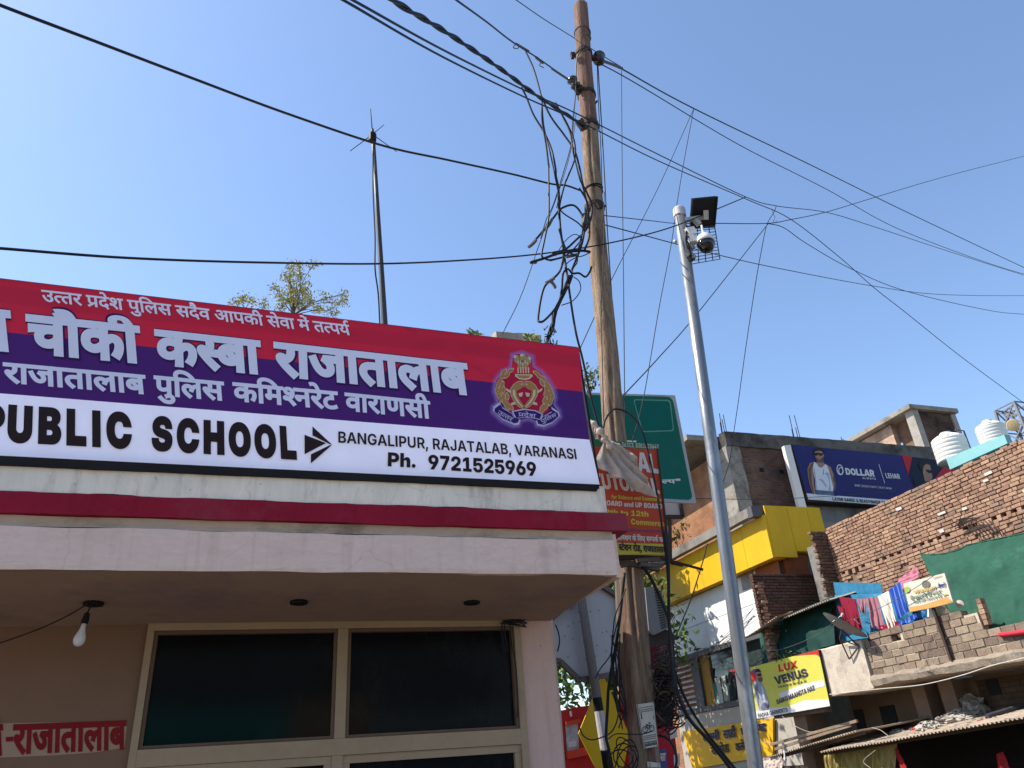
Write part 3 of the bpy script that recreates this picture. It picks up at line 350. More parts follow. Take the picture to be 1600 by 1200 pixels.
WORDS = {
'l1': [3013,3198,3040,3052,3003,3274,3042,3075,3058,3003,3046,3069,3067,3054,3060,3003,3060,3042,3076,3057,3003,3010,3046,3025,3068,3003,3060,3075,3057,3066,3003,3050,3075,3006,3003,3040,3198,3046,3051,3181],
'l2': [3046,3069,3067,3054,3060,3003,3030,3080,3025,3068,3003,3025,3215,3048,3066,3003,3052,3066,3032,3066,3040,3066,3054,3066,3048],
'l3': [3052,3066,3032,3066,3040,3066,3054,3066,3048,3003,3046,3069,3067,3054,3060,3003,3025,3067,3050,3213,3044,3052,3075,3035,3003,3057,3066,3052,3066,3039,3060,3068],
'e1': [3013,3198,3040,3052],
'e2': [3274,3042,3075,3058],
'e3': [3046,3069,3067,3054,3060],
'wall': [3046,3069,3067,3054,3060,3003,3030,3080,3025,3068,45,3052,3066,3032,3066,3040,3066,3054,3066,3048],
't1': [3019,3037,3067,3050,3058,3044,3003,3025,3075,3003,3067,3054,3019,3003,3060,3207,3046,3025,3181,3003,3025,3052,3075,3006],
't2': [3215,3035,3075,3058,3044,3003,3052,3079,3037,2044,3003,3052,3066,3032,3066,3040,3066,3054,3066,3048],
'y1': [3054,3219,3050,3068,3003,3060,3066,3037,3068,3003,3028,3052,3003,3019,3197,3037],
'y2': [3052,3075,3067,3037,3050,3075,3037,3003,3025,3054,3075,3183,3058,3044],
'p1': [3048,3076,3035,3052,3068,3003,3060,3066,3011,3067,3025,3054],
'p2': [3050,3066,3269],
'r1': [3052,3075,3215,3035,3079,3052,3075,3202,3035],
'r2': [3057,3076,3214,3039,3079],
'r3': [3049,3079,3032,3044,3066,3054,3051],
'g1': [3025,3210,3046,2034],
's1': [3060,3066]}
_GC = {}
SPACE = 3003
def glyph(k):
    """outline of a glyph: advance, then per contour its point count and steps (2*dx+on, dy) on a 500 unit em"""
    if k in _GC: return _GC[k]
    d = FONT[k]; adv = d[0]*2; cs = []; i = 1
    while i < len(d):
        n = d[i]; i += 1; x = y = 0; q = []
        for _ in range(n):
            x += d[i] >> 1; y += d[i+1]; q.append((x*2, y*2, d[i] & 1)); i += 2
        pts = []
        for a, b in zip(q, q[1:]+q[:1]):
            pts.append(a)
            if not a[2] and not b[2]: pts.append(((a[0]+b[0])/2, (a[1]+b[1])/2, 1))
        s0 = next(i for i, a in enumerate(pts) if a[2]); pts = pts[s0:]+pts[:s0+1]
        o = []; j = 0
        while j < len(pts)-1:
            if pts[j+1][2]: o.append(pts[j][:2]); j += 1
            else:
                a, b, c = pts[j:j+3]
                for t in (0, 0.25, 0.5, 0.75): o.append(tuple((1-t)**2*a[m]+2*t*(1-t)*b[m]+t*t*c[m] for m in (0, 1)))
                j += 2
        cs.append(o)
    _GC[k] = (adv, cs); return _GC[k]
def fatten(c, d):
    q = [p for i, p in enumerate(c) if (abs(p[0]-c[i-1][0])+abs(p[1]-c[i-1][1])) > 0.5]
    out = []; n = len(q)
    for i in range(n):
        a, b, e = Vector(q[i-1]), Vector(q[i]), Vector(q[(i+1) % n])
        d1, d2 = (b-a).normalized(), (e-b).normalized()
        n1, n2 = Vector((-d1.y, d1.x)), Vector((-d2.y, d2.x))
        m = n1+n2
        if m.length < 0.3: m = n1.copy()
        m.normalize(); k = d/max(0.55, m.dot(n1))
        out.append((b.x+m.x*k, b.y+m.y*k))
    return out
_FC = {}
def filled(k, bold):
    """triangles of a glyph, filled by winding number"""
    if (k, bold) in _FC: return _FC[(k, bold)]
    adv, cs = glyph(k)
    if bold: cs = [fatten(c, bold) for c in cs]
    V, E = [], []
    for c in cs:
        n = len(V); V += [Vector(p) for p in c]; E += [(n+i, n+(i+1) % len(c)) for i in range(len(c))]
    vs, fs = [], []
    if V:
        vo, eo, fo, *_ = delaunay_2d_cdt(V, E, [], 0, 0.01)
        for f in fo:
            x = sum(vo[i].x for i in f)/len(f); y = sum(vo[i].y for i in f)/len(f); wn = 0
            for c in cs:
                for a, b in zip(c, c[1:]+c[:1]):
                    if (a[1] > y) != (b[1] > y) and x < a[0]+(y-a[1])*(b[0]-a[0])/(b[1]-a[1]): wn += 1 if b[1] > a[1] else -1
            if wn: fs.append(tuple(f))
        vs = [(v.x, v.y) for v in vo]
    _FC[(k, bold)] = (vs, fs, adv); return _FC[(k, bold)]
def keys(t, style='B'): return [(1000 if style == 'B' else 2000)+ord(c) for c in t]
def letters(name, seq, fn, TL, BL, BR, H, mat, parent, off, bold=0, tight=0, squash=1.0):
    """seq of glyph keys laid on the real plane fn: baseline from pixel BL to BR, pixel TL is the top (font height H) over BL."""
    o = fn(*BL); U = fn(*BR)-o; Vv = (fn(*TL)-o)/H; off = Vector(off)
    x = 0; items = []; lo, hi = 1e9, -1e9
    for i, k in enumerate(seq):
        vs, fs, adv = filled(k, bold)
        for p in vs: lo = min(lo, p[0]+x); hi = max(hi, p[0]+x)
        items.append((x, vs, fs, i)); x += adv+tight
    U = U/(hi-lo); mb = MB(); nrm = off.normalized()
    for x, vs, fs, i in items:
        e = off+nrm*(0.0003*(i % 3))
        if fs: mb.add([o+U*(p[0]+x-lo)+Vv*(p[1] if p[1] < H else H+(p[1]-H)*squash)+e for p in vs], fs)
    return mb.build(name, mat, parent, fix=False)
def stamp(name, fn, pts, mat, parent, off, depth=0.0):
    """a printed shape: polygon given in pixels, on the real plane fn"""
    off = Vector(off); mb = MB(); P = [fn(*p)+off for p in pts]
    tri = tessellate_polygon([P]); mb.add(P, tri)
    return mb.build(name, mat, parent, fix=False)
def stampm(mb, fn, pts, off):
    P = [fn(*p)+Vector(off) for p in pts]; mb.add(P, tessellate_polygon([P]))
def ell(cx, cy, rx, ry, n=16, rot=0):
    c, s = math.cos(rot), math.sin(rot)
    return [(cx+c*rx*math.cos(t)-s*ry*math.sin(t), cy+s*rx*math.cos(t)+c*ry*math.sin(t)) for t in [2*math.pi*k/n for k in range(n)]]
def stroke(pts, wd):
    """outline polygon of a polyline of width wd (pixels)"""
    L, Rr = [], []
    for i in range(len(pts)):
        a, b = Vector(pts[max(i-1, 0)]), Vector(pts[min(i+1, len(pts)-1)]); d = (b-a).normalized(); nn = Vector((-d.y, d.x))*wd/2
        p = Vector(pts[i]); L.append((p.x+nn.x, p.y+nn.y)); Rr.append((p.x-nn.x, p.y-nn.y))
    return L+Rr[::-1]
def strip_x(mb, prof, x0, x1, n, jit, seed=0):
    """a profile [(y,z)] run along X, its edges slightly uneven"""
    m = len(prof); V = []
    for i in range(n+1):
        x = lerp(x0, x1, i/n)
        for k, (y, z) in enumerate(prof):
            q = noise.noise_vector(Vector((x*3.1+seed, k*7.3, seed)))*jit+noise.noise_vector(Vector((x*13+seed, k*5.1, 3)))*jit*0.5
            V.append((x, y+q.y, z+q.z))
    F = [(i*m+k, i*m+(k+1) % m, (i+1)*m+(k+1) % m, (i+1)*m+k) for i in range(n) for k in range(m)]
    mb.add(V, F+[list(range(m)), [n*m+k for k in range(m)][::-1]])
def strip_y(mb, prof, y0, y1, n, jit, seed=0, dz=0.0):
    m = len(prof); V = []
    for i in range(n+1):
        y = lerp(y0, y1, i/n)
        for k, (x, z) in enumerate(prof):
            q = noise.noise_vector(Vector((y*3.1+seed, k*7.3, seed)))*jit+noise.noise_vector(Vector((y*13+seed, k*5.1, 3)))*jit*0.5
            V.append((x+q.x, y, z+q.z+dz*i/n))
    F = [(i*m+k, i*m+(k+1) % m, (i+1)*m+(k+1) % m, (i+1)*m+k) for i in range(n) for k in range(m)]
    mb.add(V, F+[list(range(m)), [n*m+k for k in range(m)][::-1]])
def bricks_x(mb, X, y0, y1, z0, z1, skip=None, L=0.235, H=0.078, depth=0.11, jit=0.008, header=0.0):
    """real bricks laid in a wall whose face is at X, facing -X; skip(y,z) leaves one out"""
    r = 0; z = z0
    while z < z1:
        y = y0-(L*0.5 if r % 2 else 0)-random.random()*0.05
        while y < y1:
            l = L*(0.5 if random.random() < header else random.uniform(0.9, 1.06))
            a, b = max(y, y0), min(y+l-0.012, y1)
            if b-a > 0.03 and not (skip and skip((a+b)/2, z+H/2)):
                dx = random.uniform(-jit, jit); dz = random.uniform(-0.004, 0.004); h = H-random.uniform(0.009, 0.016)
                c = 0.006
                V = []
                for (xx, ins) in ((X+dx, c), (X+dx+c, 0), (X+depth, 0)):
                    for (yy, zz) in ((a+ins, z+dz+ins), (b-ins, z+dz+ins), (b-ins, z+dz+h-ins), (a+ins, z+dz+h-ins)):
                        V.append((xx+random.uniform(-.002, .002), yy+random.uniform(-.005, .005), zz+random.uniform(-.004, .004)))
                F = [(0, 1, 2, 3)]
                for k in (0, 4):
                    F += [(k+i, k+4+i, k+4+(i+1) % 4, k+(i+1) % 4) for i in range(4)]
                mb.add(V, F)
            y += l
        z += H; r += 1
def bricks_y(mb, Y, x0, x1, z0, z1, skip=None, L=0.235, H=0.078, depth=0.11, jit=0.006):
    t = MB(); bricks_x(t, Y, x0, x1, z0, z1, skip, L, H, depth, jit)
    mb.add([(y, x, z) for x, y, z in t.v], t.f)
def leaves(mb, spots, size, rnd=random):
    for c, s in spots:
        n = Vector((rnd.gauss(0, 1), rnd.gauss(0, 1), rnd.gauss(0, 1)+0.5)).normalized()
        a = n.orthogonal().normalized(); a = Matrix.Rotation(rnd.random()*6.28, 3, n) @ a; b = n.cross(a)
        s = s*size*rnd.uniform(0.6, 1.3); c = Vector(c)
        mb.add([c-a*s, c+b*s*0.38, c+a*s*0.95+n*s*0.15, c-b*s*0.38], [(0, 1, 2, 3)])
def blob_spots(c, rad, n, clumps, rnd, flat=0.8, csize=0.35):
    c = Vector(c); out = []
    cs = []
    for _ in range(clumps):
        d = Vector((rnd.gauss(0, 1), rnd.gauss(0, 1), rnd.gauss(0, 1)*flat)).normalized()*rnd.random()**0.45
        cs.append((c+Vector((d.x*rad[0], d.y*rad[1], d.z*rad[2])), rnd.uniform(0.5, 1.2)*csize))
    for i in range(n):
        q, s = rnd.choice(cs); m = max(rad)
        out.append((q+Vector((rnd.gauss(0, s*m*.5), rnd.gauss(0, s*m*.5), rnd.gauss(0, s*m*.4))), 1))
    return out, cs
WIRE = M('wire_black', (0.018, 0.018, 0.022), 0.5, var=0.3, bump=0)
WIREG = M('wire_grey', (0.09, 0.085, 0.085), 0.6, var=0.3, bump=0)
def wire(name, label, pts, r, cat='wire', group=None, mat=None, k=10, n=6, twist=0):
    P = spline([hy(x, y, Y) for x, y, Y in pts], k); mb = MB()
    if twist:
        s = 0; prev = P[0]
        A, B2 = [], []
        for i, p in enumerate(P):
            s += (p-prev).length; prev = p
            d = (P[min(i+1, len(P)-1)]-P[max(i-1, 0)]).normalized(); a = d.cross(Vector((0, 0, 1))).normalized(); b = a.cross(d)
            t = s*twist
            A.append(p+(a*math.cos(t)+b*math.sin(t))*r*0.9); B2.append(p-(a*math.cos(t)+b*math.sin(t))*r*0.9)
        mb.tube(A, r, n); mb.tube(B2, r, n)
    else: mb.tube(P, r, n)
    return tag(mb.build(name, mat or WIRE, None, smooth=True), label, cat, group)

# ============================================================ SETTING
GZ = -0.6
g = MB(); g.box((-600, -600, GZ-0.5), (600, 600, GZ))
tag(g.build('ground', M('dusty_ground', (0.20, 0.165, 0.13), 0.95, var=0.25, scale=0.6, stain=(0.11, 0.09, 0.07))), kind='structure')
rd = MB(); rd.box((4.6, -200, GZ+0.001), (10.6, 200, GZ+0.008))
tag(rd.build('road', M('asphalt', (0.06, 0.058, 0.056), 0.9, var=0.25, scale=3, stain=(0.13, 0.11, 0.09))), kind='structure')

# ============================================================ POLICE BUILDING (left)
def aged(m, n, l, b, out, mp):
    """hairline cracks and rain streaks in old paint"""
    tc = n.new('ShaderNodeTexCoord'); wn = n.new('ShaderNodeTexNoise'); wn.inputs['Scale'].default_value = 5; l.new(tc.outputs['Object'], wn.inputs['Vector'])
    ad = n.new('ShaderNodeMix'); ad.data_type = 'RGBA'; ad.blend_type = 'ADD'; ad.inputs[0].default_value = .22; l.new(tc.outputs['Object'], ad.inputs[6]); l.new(wn.outputs['Color'], ad.inputs[7])
    vo = n.new('ShaderNodeTexVoronoi'); vo.feature = 'DISTANCE_TO_EDGE'; vo.inputs['Scale'].default_value = 1.3; l.new(ad.outputs[2], vo.inputs['Vector'])
    cr = n.new('ShaderNodeValToRGB'); cr.color_ramp.elements[0].position = 0.0; cr.color_ramp.elements[0].color = (.5, .45, .42, 1); cr.color_ramp.elements[1].position = .007; l.new(vo.outputs['Distance'], cr.inputs[0])
    m2 = n.new('ShaderNodeMapping'); m2.inputs['Scale'].default_value = (9, 2, .7); l.new(tc.outputs['Object'], m2.inputs['Vector'])
    sn = n.new('ShaderNodeTexNoise'); sn.inputs['Scale'].default_value = 2.2; sn.inputs['Detail'].default_value = 6; l.new(m2.outputs[0], sn.inputs['Vector'])
    sr = n.new('ShaderNodeValToRGB'); sr.color_ramp.elements[0].position = .30; sr.color_ramp.elements[0].color = (.62, .56, .52, 1); sr.color_ramp.elements[1].position = .46; l.new(sn.outputs['Fac'], sr.inputs[0])
    sp = n.new('ShaderNodeTexNoise'); sp.inputs['Scale'].default_value = 26; sp.inputs['Detail'].default_value = 3; l.new(tc.outputs['Object'], sp.inputs['Vector'])
    pr = n.new('ShaderNodeValToRGB'); pr.color_ramp.elements[0].position = .24; pr.color_ramp.elements[0].color = (.45, .38, .33, 1); pr.color_ramp.elements[1].position = .30; l.new(sp.outputs['Fac'], pr.inputs[0])
    for q in (cr, sr, pr):
        x = n.new('ShaderNodeMix'); x.data_type = 'RGBA'; x.blend_type = 'MULTIPLY'; x.inputs[0].default_value = .42 if q is pr else .26; l.new(out, x.inputs[6]); l.new(q.outputs[0], x.inputs[7]); out = x.outputs[2]
    l.new(out, b.inputs['Base Color'])
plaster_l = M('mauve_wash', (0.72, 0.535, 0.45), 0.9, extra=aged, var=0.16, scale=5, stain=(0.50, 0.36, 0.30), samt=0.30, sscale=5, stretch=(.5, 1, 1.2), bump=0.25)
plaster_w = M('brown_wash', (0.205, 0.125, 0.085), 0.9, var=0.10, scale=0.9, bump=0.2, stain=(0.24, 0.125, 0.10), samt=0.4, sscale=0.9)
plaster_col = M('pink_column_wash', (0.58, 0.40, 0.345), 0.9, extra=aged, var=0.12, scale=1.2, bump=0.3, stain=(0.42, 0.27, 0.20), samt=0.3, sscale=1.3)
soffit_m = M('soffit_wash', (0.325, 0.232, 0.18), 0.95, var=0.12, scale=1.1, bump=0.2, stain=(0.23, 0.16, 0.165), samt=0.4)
white_wash = M('white_wash', (0.80, 0.71, 0.59), 0.92, extra=aged, var=0.16, scale=2.2, stain=(0.36, 0.29, 0.24), samt=0.34, sscale=3.0, bump=0.5, stretch=(1.6, 1, 0.45))
red_band = M('red_band_paint', (0.26, 0.011, 0.03), 0.8, extra=aged, var=0.22, scale=1.8, bump=0.2, stain=(0.215, 0.06, 0.075), samt=0.5, sscale=.6)
frame_m = M('cream_frame_paint', (0.34, 0.255, 0.17), 0.55, var=0.15, scale=2.5, bump=0.1, stain=(0.22, 0.15, 0.10), samt=0.2)
def glass_x(m, n, l, b, out, mp): b.inputs['Specular IOR Level'].default_value = 0.24
glass_d = M('dark_glass', (0.003, 0.0045, 0.0065), 0.10, var=0.5, scale=2, bump=0.012, bscale=1.5, stain=(.012, .014, .016), samt=.35, sscale=1.6, stretch=(1, 1, .5), extra=glass_x)
black_m = M('black_paint', (0.012, 0.012, 0.014), 0.6, var=0.3, bump=0.1)
YW, YF, XB = 5.52, 4.30, 2.20
bld = thing('police_outpost', 'pinkish single-storey building with red banded canopy under the long signboard', 'building', (0.0, 7.0, GZ))
wx0, wx1, wzb = hy(233, 975, YW).x, hy(811, 985, YW).x, 0.75
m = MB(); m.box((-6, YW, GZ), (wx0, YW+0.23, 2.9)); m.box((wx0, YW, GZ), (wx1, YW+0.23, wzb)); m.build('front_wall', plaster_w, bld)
m = MB()
cx1 = XB
for k in range(12):
    pass
V = []
for k in range(13):
    z = lerp(GZ, 2.95, k/12)
    j = lambda q: noise.noise(Vector((q*3.7, z*2.1, 1)))*0.008
    V += [(wx1, YW-0.004, z), (cx1-0.03+j(1), YW-0.006+j(2), z), (cx1+j(3), YW+0.03, z), (cx1, 11, z), (wx1, 11, z)]
m.add(V, [(5*k+i, 5*k+(i+1) % 5, 5*k+5+(i+1) % 5, 5*k+5+i) for k in range(12) for i in range(5)]); m.build('corner_column', plaster_col, bld)
m = MB(); m.box((-6, 10.8, GZ), (wx1-0.01, 11, 2.9)); m.box((-6.2, YW, GZ), (-6, 11, 2.9)); m.build('rear_wall', plaster_w, bld)
# canopy: soffit, fascia, red band, ledge
m = MB(); V = []
nx, ny = 40, 14
def sof(u, v):
    x, y = lerp(-6, XB-0.03, u), lerp(YF+0.03, YW+0.05, v)
    return (x, y, lerp(2.772, 2.715, v)+noise.noise(Vector((x*0.9, y*1.3, 2)))*0.006)
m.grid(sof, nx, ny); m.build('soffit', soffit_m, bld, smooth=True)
m = MB(); strip_x(m, [(YF, 2.768), (YF-0.004, 2.79), (YF, 2.985), (YF+0.4, 2.985), (YF+0.4, 2.79), (YF+0.03, 2.772)], -6, XB-0.03, 90, 0.007, 1)
m.box((XB-0.032, YF+0.02, 2.755), (XB, 11.2, 3.035)); m.build('fascia', plaster_l, bld)
m = MB(); strip_x(m, [(YF+0.004, 2.987), (YF+0.012, 3.01), (YF+0.004, 3.044), (YF+0.4, 3.044), (YF+0.4, 2.987)], -6, XB-0.03, 90, 0.004, 21); m.build('dirty_joint', M('dirt_streaked_plaster', (0.46, 0.35, 0.265), .95, var=.2, scale=4, stain=(.16, .12, .095), samt=.35, sscale=3, bump=.4, stretch=(.5, 1, 1)), bld)
m = MB(); strip_x(m, [(YF-0.022, 3.046), (YF-0.024, 3.15), (YF-0.02, 3.162), (YF+0.4, 3.162), (YF+0.4, 3.04)], -6, XB+0.075, 110, 0.006, 5); m.build('red_band', red_band, bld)
m = MB(); strip_x(m, [(YF-0.008, 3.165), (YF-0.008, 3.345), (YF+0.03, 3.362), (YF+0.4, 3.362), (YF+0.4, 3.165)], -6, XB-0.05, 420, 0.009, 9); m.build('ledge', white_wash, bld)
m = MB(); m.box((-6, YF+0.405, 2.80), (XB-0.035, 11.2, 3.25)); m.box((XB-0.12, YF+0.41, 3.251), (XB-0.002, 11.2, 3.40)); m.build('roof_slab', white_wash, bld)
# fine dark edge where the soffit meets the side
# window
m = MB(); yb = YW-0.035
fx0, fx1 = hy(238, 980, YW).x, hy(805, 985, YW).x
zt = 2.675
def rail(mb, x0, x1, z0, z1, y0=yb, y1=YW+0.06): mb.box((x0, y0, z0), (x1, y1, z1))
mx0, mx1 = hy(527, 1000, YW).x, hy(543, 1000, YW).x
tz1, tz0 = 1.982, 1.885
rail(m, wx0, wx1, zt, 2.735); rail(m, wx0, fx0+0.02, wzb, zt-0.001); rail(m, fx1-0.02, wx1, wzb, zt-0.001)
rail(m, fx0+0.021, fx1-0.021, tz0, tz1); rail(m, mx0, mx1, tz1+0.001, zt-0.001, yb+0.006); rail(m, mx0-0.01, mx1-0.01, wzb, tz0-0.001, yb+0.006)
rail(m, fx0+0.021, fx1-0.021, wzb, wzb+0.06)
win = m.build('window', frame_m, bld)
tag(win, 'dark glazed window in cream painted frame')
for a, b in ((fx0+0.021, mx0-0.001), (mx1+0.001, fx1-0.021)):
    s = MB(); w_ = 0.022
    rail(s, a, b, zt-0.024, zt-0.002, yb+0.014, YW+0.05); rail(s, a, a+w_, tz1+0.002, zt-0.025, yb+0.014, YW+0.05)
    rail(s, b-w_, b, tz1+0.002, zt-0.025, yb+0.014, YW+0.05); rail(s, a+w_+.001, b-w_-.001, tz1+0.002, tz1+0.02, yb+0.014, YW+0.05)
    s.build('bead', M('bead_wood', (0.13, 0.085, 0.06), 0.6, var=0.2), win)
    s = MB(); rail(s, a+w_, b-w_, tz1+0.02, zt-0.024, YW+0.02, YW+0.03); s.build('pane', glass_d, win)
for a, b, yo in ((fx0+0.021, mx0-0.011, 0.012), (mx1-0.009, fx1-0.021, 0.02)):
    s = MB(); w_ = 0.045; y0 = yb+yo
    rail(s, a, b, tz0-0.05, tz0-0.002, y0, YW+0.05); rail(s, a, a+w_, wzb+.061, tz0-0.051, y0, YW+0.05); rail(s, b-w_, b, wzb+.061, tz0-0.051, y0, YW+0.05)
    s.build('sash', frame_m, win)
    s = MB(); rail(s, a+w_, b-w_, wzb+0.06, tz0-0.05, YW+0.02, YW+0.03); s.build('pane', glass_d, win)
# painted words on the wall
patch = M('limewash_patch', (0.36, 0.25, 0.185), 0.95, var=0.15, bump=0.2)
fnW = zoomed(PY(YW), 0, 880, 3.3333)
stamp('painted_panel', fnW, [(-200, 840), (66, 832), (664, 824), (650, 960), (500, 985), (300, 1000), (60, 1010), (-200, 1020)], patch, bld, (0, -0.003, 0))
redp = M('red_sign_paint', (0.20, 0.012, 0.016), 0.7, var=0.25, scale=8, bump=0.1)
wseq = WORDS['wall']; cut = wseq.index(45)
letters('painted_lettering', wseq[cut+1:], fnW, (70, 848), (62, 990), (660, 962), 622, redp, bld, (0, -0.006, 0), bold=38)
letters('painted_lettering', [45], fnW, (32, 860), (32, 990), (70, 988), 622, redp, bld, (0, -0.006, 0), bold=14)
letters('painted_lettering', wseq[:cut], fnW, (-560, 868), (-560, 1022), (24, 994), 622, redp, bld, (0, -0.006, 0), bold=38)
# recessed ceiling roses
for px, py in ((467, 941), (737, 941), (146, 943)):
    c = hz(px, py, 2.738); s = MB(); s.lathe(c, (0, 0, -1), [(0.045, -0.02), (0.056, 0.0), (0.053, 0.012), (0.03, 0.016)], 14)
    s.build('ceiling_rose', black_m, bld)
# hanging bulb
bp = hz(143, 943, 2.725)
bulb = thing('light_bulb', 'bare unlit glass bulb hanging in black holder under the canopy ceiling', 'light bulb', bp)
b1 = bp+Vector((-0.012, 0, -0.055)); b2 = b1+Vector((-0.006, 0, -0.055))
s = MB(); s.tube([bp, b1], 0.004, 6); s.build('cord', black_m, bulb)
s = MB(); s.lathe(b1, b2-b1, [(0.008, -0.005), (0.015, 0.0), (0.017, 0.02), (0.02, 0.045), (0.019, 0.056)], 12); s.build('holder', black_m, bulb)
s = MB(); s.lathe(b2, b2-b1, [(0.012, 0), (0.013, 0.022), (0.019, 0.045), (0.028, 0.07), (0.031, 0.09), (0.026, 0.11), (0.014, 0.122), (0.002, 0.125)], 18)
s.build('glass', M('frosted_bulb', (0.62, 0.60, 0.60), 0.25, var=0.05, bump=0), bulb, smooth=True)
wire('bulb_wire', 'thin black wire slanting down left from the bulb holder', [(138, 943, bp.y), (100, 965, bp.y+0.1), (50, 987, bp.y+0.2), (-30, 1015, bp.y+0.3)], 0.004)
# cable clump in the canopy corner
s = MB(); rnd = random.Random(3)
for k in range(9):
    x0, y0 = rnd.uniform(782, 800), rnd.uniform(970, 976)
    P = [(x0, y0, YW-0.05), (rnd.uniform(800, 812), rnd.uniform(965, 978), YW-0.07), (rnd.uniform(812, 824), rnd.uniform(968, 980), YW-0.05)]
    s.tube(spline([hy(*q) for q in P], 5), 0.005, 5)
for xx in (786, 790):
    s.tube(spline([hy(*q) for q in ((xx, 970, YW-0.06), (xx-2, 985, YW-0.06), (xx+1, 1005, YW-0.05), (xx+4, 1018, YW-0.05))], 5), 0.005, 5)
s.tube(spline([hy(*q) for q in ((796, 972, YW-0.06), (800, 1010, YW-0.05), (806, 1040, YW-0.05), (809, 1090, YW-0.05), (808, 1122, YW-0.04))], 6), 0.004, 5)
tag(s.build('cable_clump', WIRE), 'clump of black cables bunched above the window corner by the column', 'cable')
# roof slab lump and weeds behind the sign
s = MB(); a, b = hy(768, 528, 7.5), hy(836, 536, 7.5)
strip_x(s, [(7.3, a.z-0.25), (7.3, a.z-0.02), (7.4, a.z+0.03), (8.6, a.z+0.04), (8.6, a.z-0.25)], a.x, b.x, 8, 0.03, 4)
s.box((a.x+0.1, 7.5, 3.25), (b.x-0.1, 8.5, a.z-0.26))
tag(s.build('roof_tank', M('old_cement', (0.30, 0.27, 0.23), 0.95, var=0.25, stain=(0.10, 0.09, 0.08))), 'weathered cement water tank just showing above the sign', 'tank')
weed_m = M('weed_leaf', (0.13, 0.17, 0.04), 0.6, var=0.15, bump=0, island=0.4)
stem_m = M('weed_stem', (0.16, 0.12, 0.07), 0.8, var=0.2, bump=0)
def weed(px, py, Y, wpx, hpx, n, seed, label):
    rnd = random.Random(seed); mb = MB(); st = MB(); root = hy(px, py+hpx*0.9, Y); sp = []
    for k in range(max(4, n//12)):
        tip = hy(px+rnd.gauss(0, wpx*0.35), py-rnd.uniform(0, hpx*0.5), Y+rnd.uniform(-.15, .15)); P = spline([root, root.lerp(tip, .5)+Vector((rnd.gauss(0, .02), 0, .03)), tip], 4)
        st.tube(P, [0.006*(1-.7*i/(len(P)-1)) for i in range(len(P))], 4)
        for j in range(12): sp.append((root.lerp(tip, rnd.uniform(.4, 1.05))+Vector((rnd.gauss(0, .035), rnd.gauss(0, .035), rnd.gauss(0, .03))), 1))
    leaves(mb, sp, 0.035, rnd)
    t = thing('rooftop_weed', label, 'plant', root); mb.build('foliage', weed_m, t, fix=False); st.build('stem', stem_m, t)
weed(738, 524, 6.6, 10, 8, 24, 1, 'small weed sprig above the sign, left of the cement tank')
weed(830, 529, 6.6, 7, 6, 12, 2, 'small weed sprig above the sign, right of the cement tank')
weed(866, 545, 6.3, 16, 2, 10, 5, 'low dry weeds peeping over the sign top beside the black cables')
weed(921, 585, 7.0, 22, 40, 110, 6, 'green leafy sprig between the sign edge and the wooden pole')
weed(748, 520, 6.8, 10, 10, 24, 9, 'tiny weed tuft touching the cement tank corner') if 0 else None

# ============================================================ LONG SIGNBOARD
YS = 4.255
sg = thing('long_signboard', 'long red, purple and white printed signboard with police emblem above the canopy', 'signboard', (0, YS+0.04, 3.362))
fs = PY(YS)
def backlit(m, n, l, b, out, mp):
    """printed flex cloth: the sun behind it glows through a little"""
    t = n.new('ShaderNodeBsdfTranslucent'); mx = n.new('ShaderNodeMixShader'); mx.inputs[0].default_value = 0.13
    l.new(out, t.inputs['Color']); l.new(b.outputs[0], mx.inputs[1]); l.new(t.outputs[0], mx.inputs[2]); l.new(mx.outputs[0], n['Material Output'].inputs[0])
flex = lambda name, c, **k: M(name, c, 0.45, var=0.10, scale=1.0, bump=0.35, bscale=2.2, stretch=(1, 1, .7), spec=0.1, **dict(dict(extra=backlit), **k))
red_f, pur_f, whi_f = flex('flex_red', (0.47, 0.018, 0.047)), flex('flex_purple', (0.055, 0.014, 0.13)), flex('flex_white', (0.78, 0.78, 0.95))
TLc, TRc = fs(-700, 346), fs(905, 543); BLc, BRc = fs(-700, 676), fs(938, 757)
def band(name, pts, mat):
    a, b, c, d = [fs(*p) for p in pts]          # TL TR BR BL
    mb = MB(); N = 60
    def fn(u, v):
        p = a.lerp(b, u).lerp(d.lerp(c, u), v)
        return (p.x, p.y+0.0035*noise.noise(Vector((p.x*1.3, p.z*2, 1))), p.z)
    mb.grid(fn, N, 6); return mb.build(name, mat, sg, smooth=True)
L = -700
def ln(p, q, x): return p[1]+(q[1]-p[1])*(x-p[0])/(q[0]-p[0])
y1 = ln((24, 521.5), (737, 596), L); y2 = ln((0, 613.6), (480, 650.5), L)
yT = ln((0, 435), (905, 543), L); yB = ln((0, 712), (938, 757), L)
band('red_panel', [(L, yT), (905, 543), (910, 612), (L, y1)], red_f)
band('purple_panel', [(L, y1), (910, 612), (921, 687), (L, y2)], pur_f)
band('white_panel', [(L, y2), (921, 687), (937, 757), (L, yB)], whi_f)
m = MB(); pts = [fs(L, yT-2), fs(905.5, 541.5), fs(940, 759.5), fs(L, yB+4)]
for i in range(4): m.bar(pts[i]+Vector((-.008, .032, -.012 if i < 2 else .012)), pts[(i+1) % 4]+Vector((-.008, .032, -.012 if i in (0, 3) else .012)), .022 if i in (0, 2) else .04, .04 if i in (0, 2) else .016)
m.bar(fs(L, yB+3)+Vector((0, .03, -.02)), fs(934, 759)+Vector((0, .03, -.012)), 0.03); m.build('frame', black_m, sg)
m = MB()
for px in (330,):
    p = fs(px, 600); m.bar((p.x, YS+0.06, 3.25), (p.x, YS+0.06, 3.4), 0.03)
m.build('brace', M('rusty_iron', (0.09, 0.055, 0.04), 0.8, metal=0.4, var=0.3), sg)
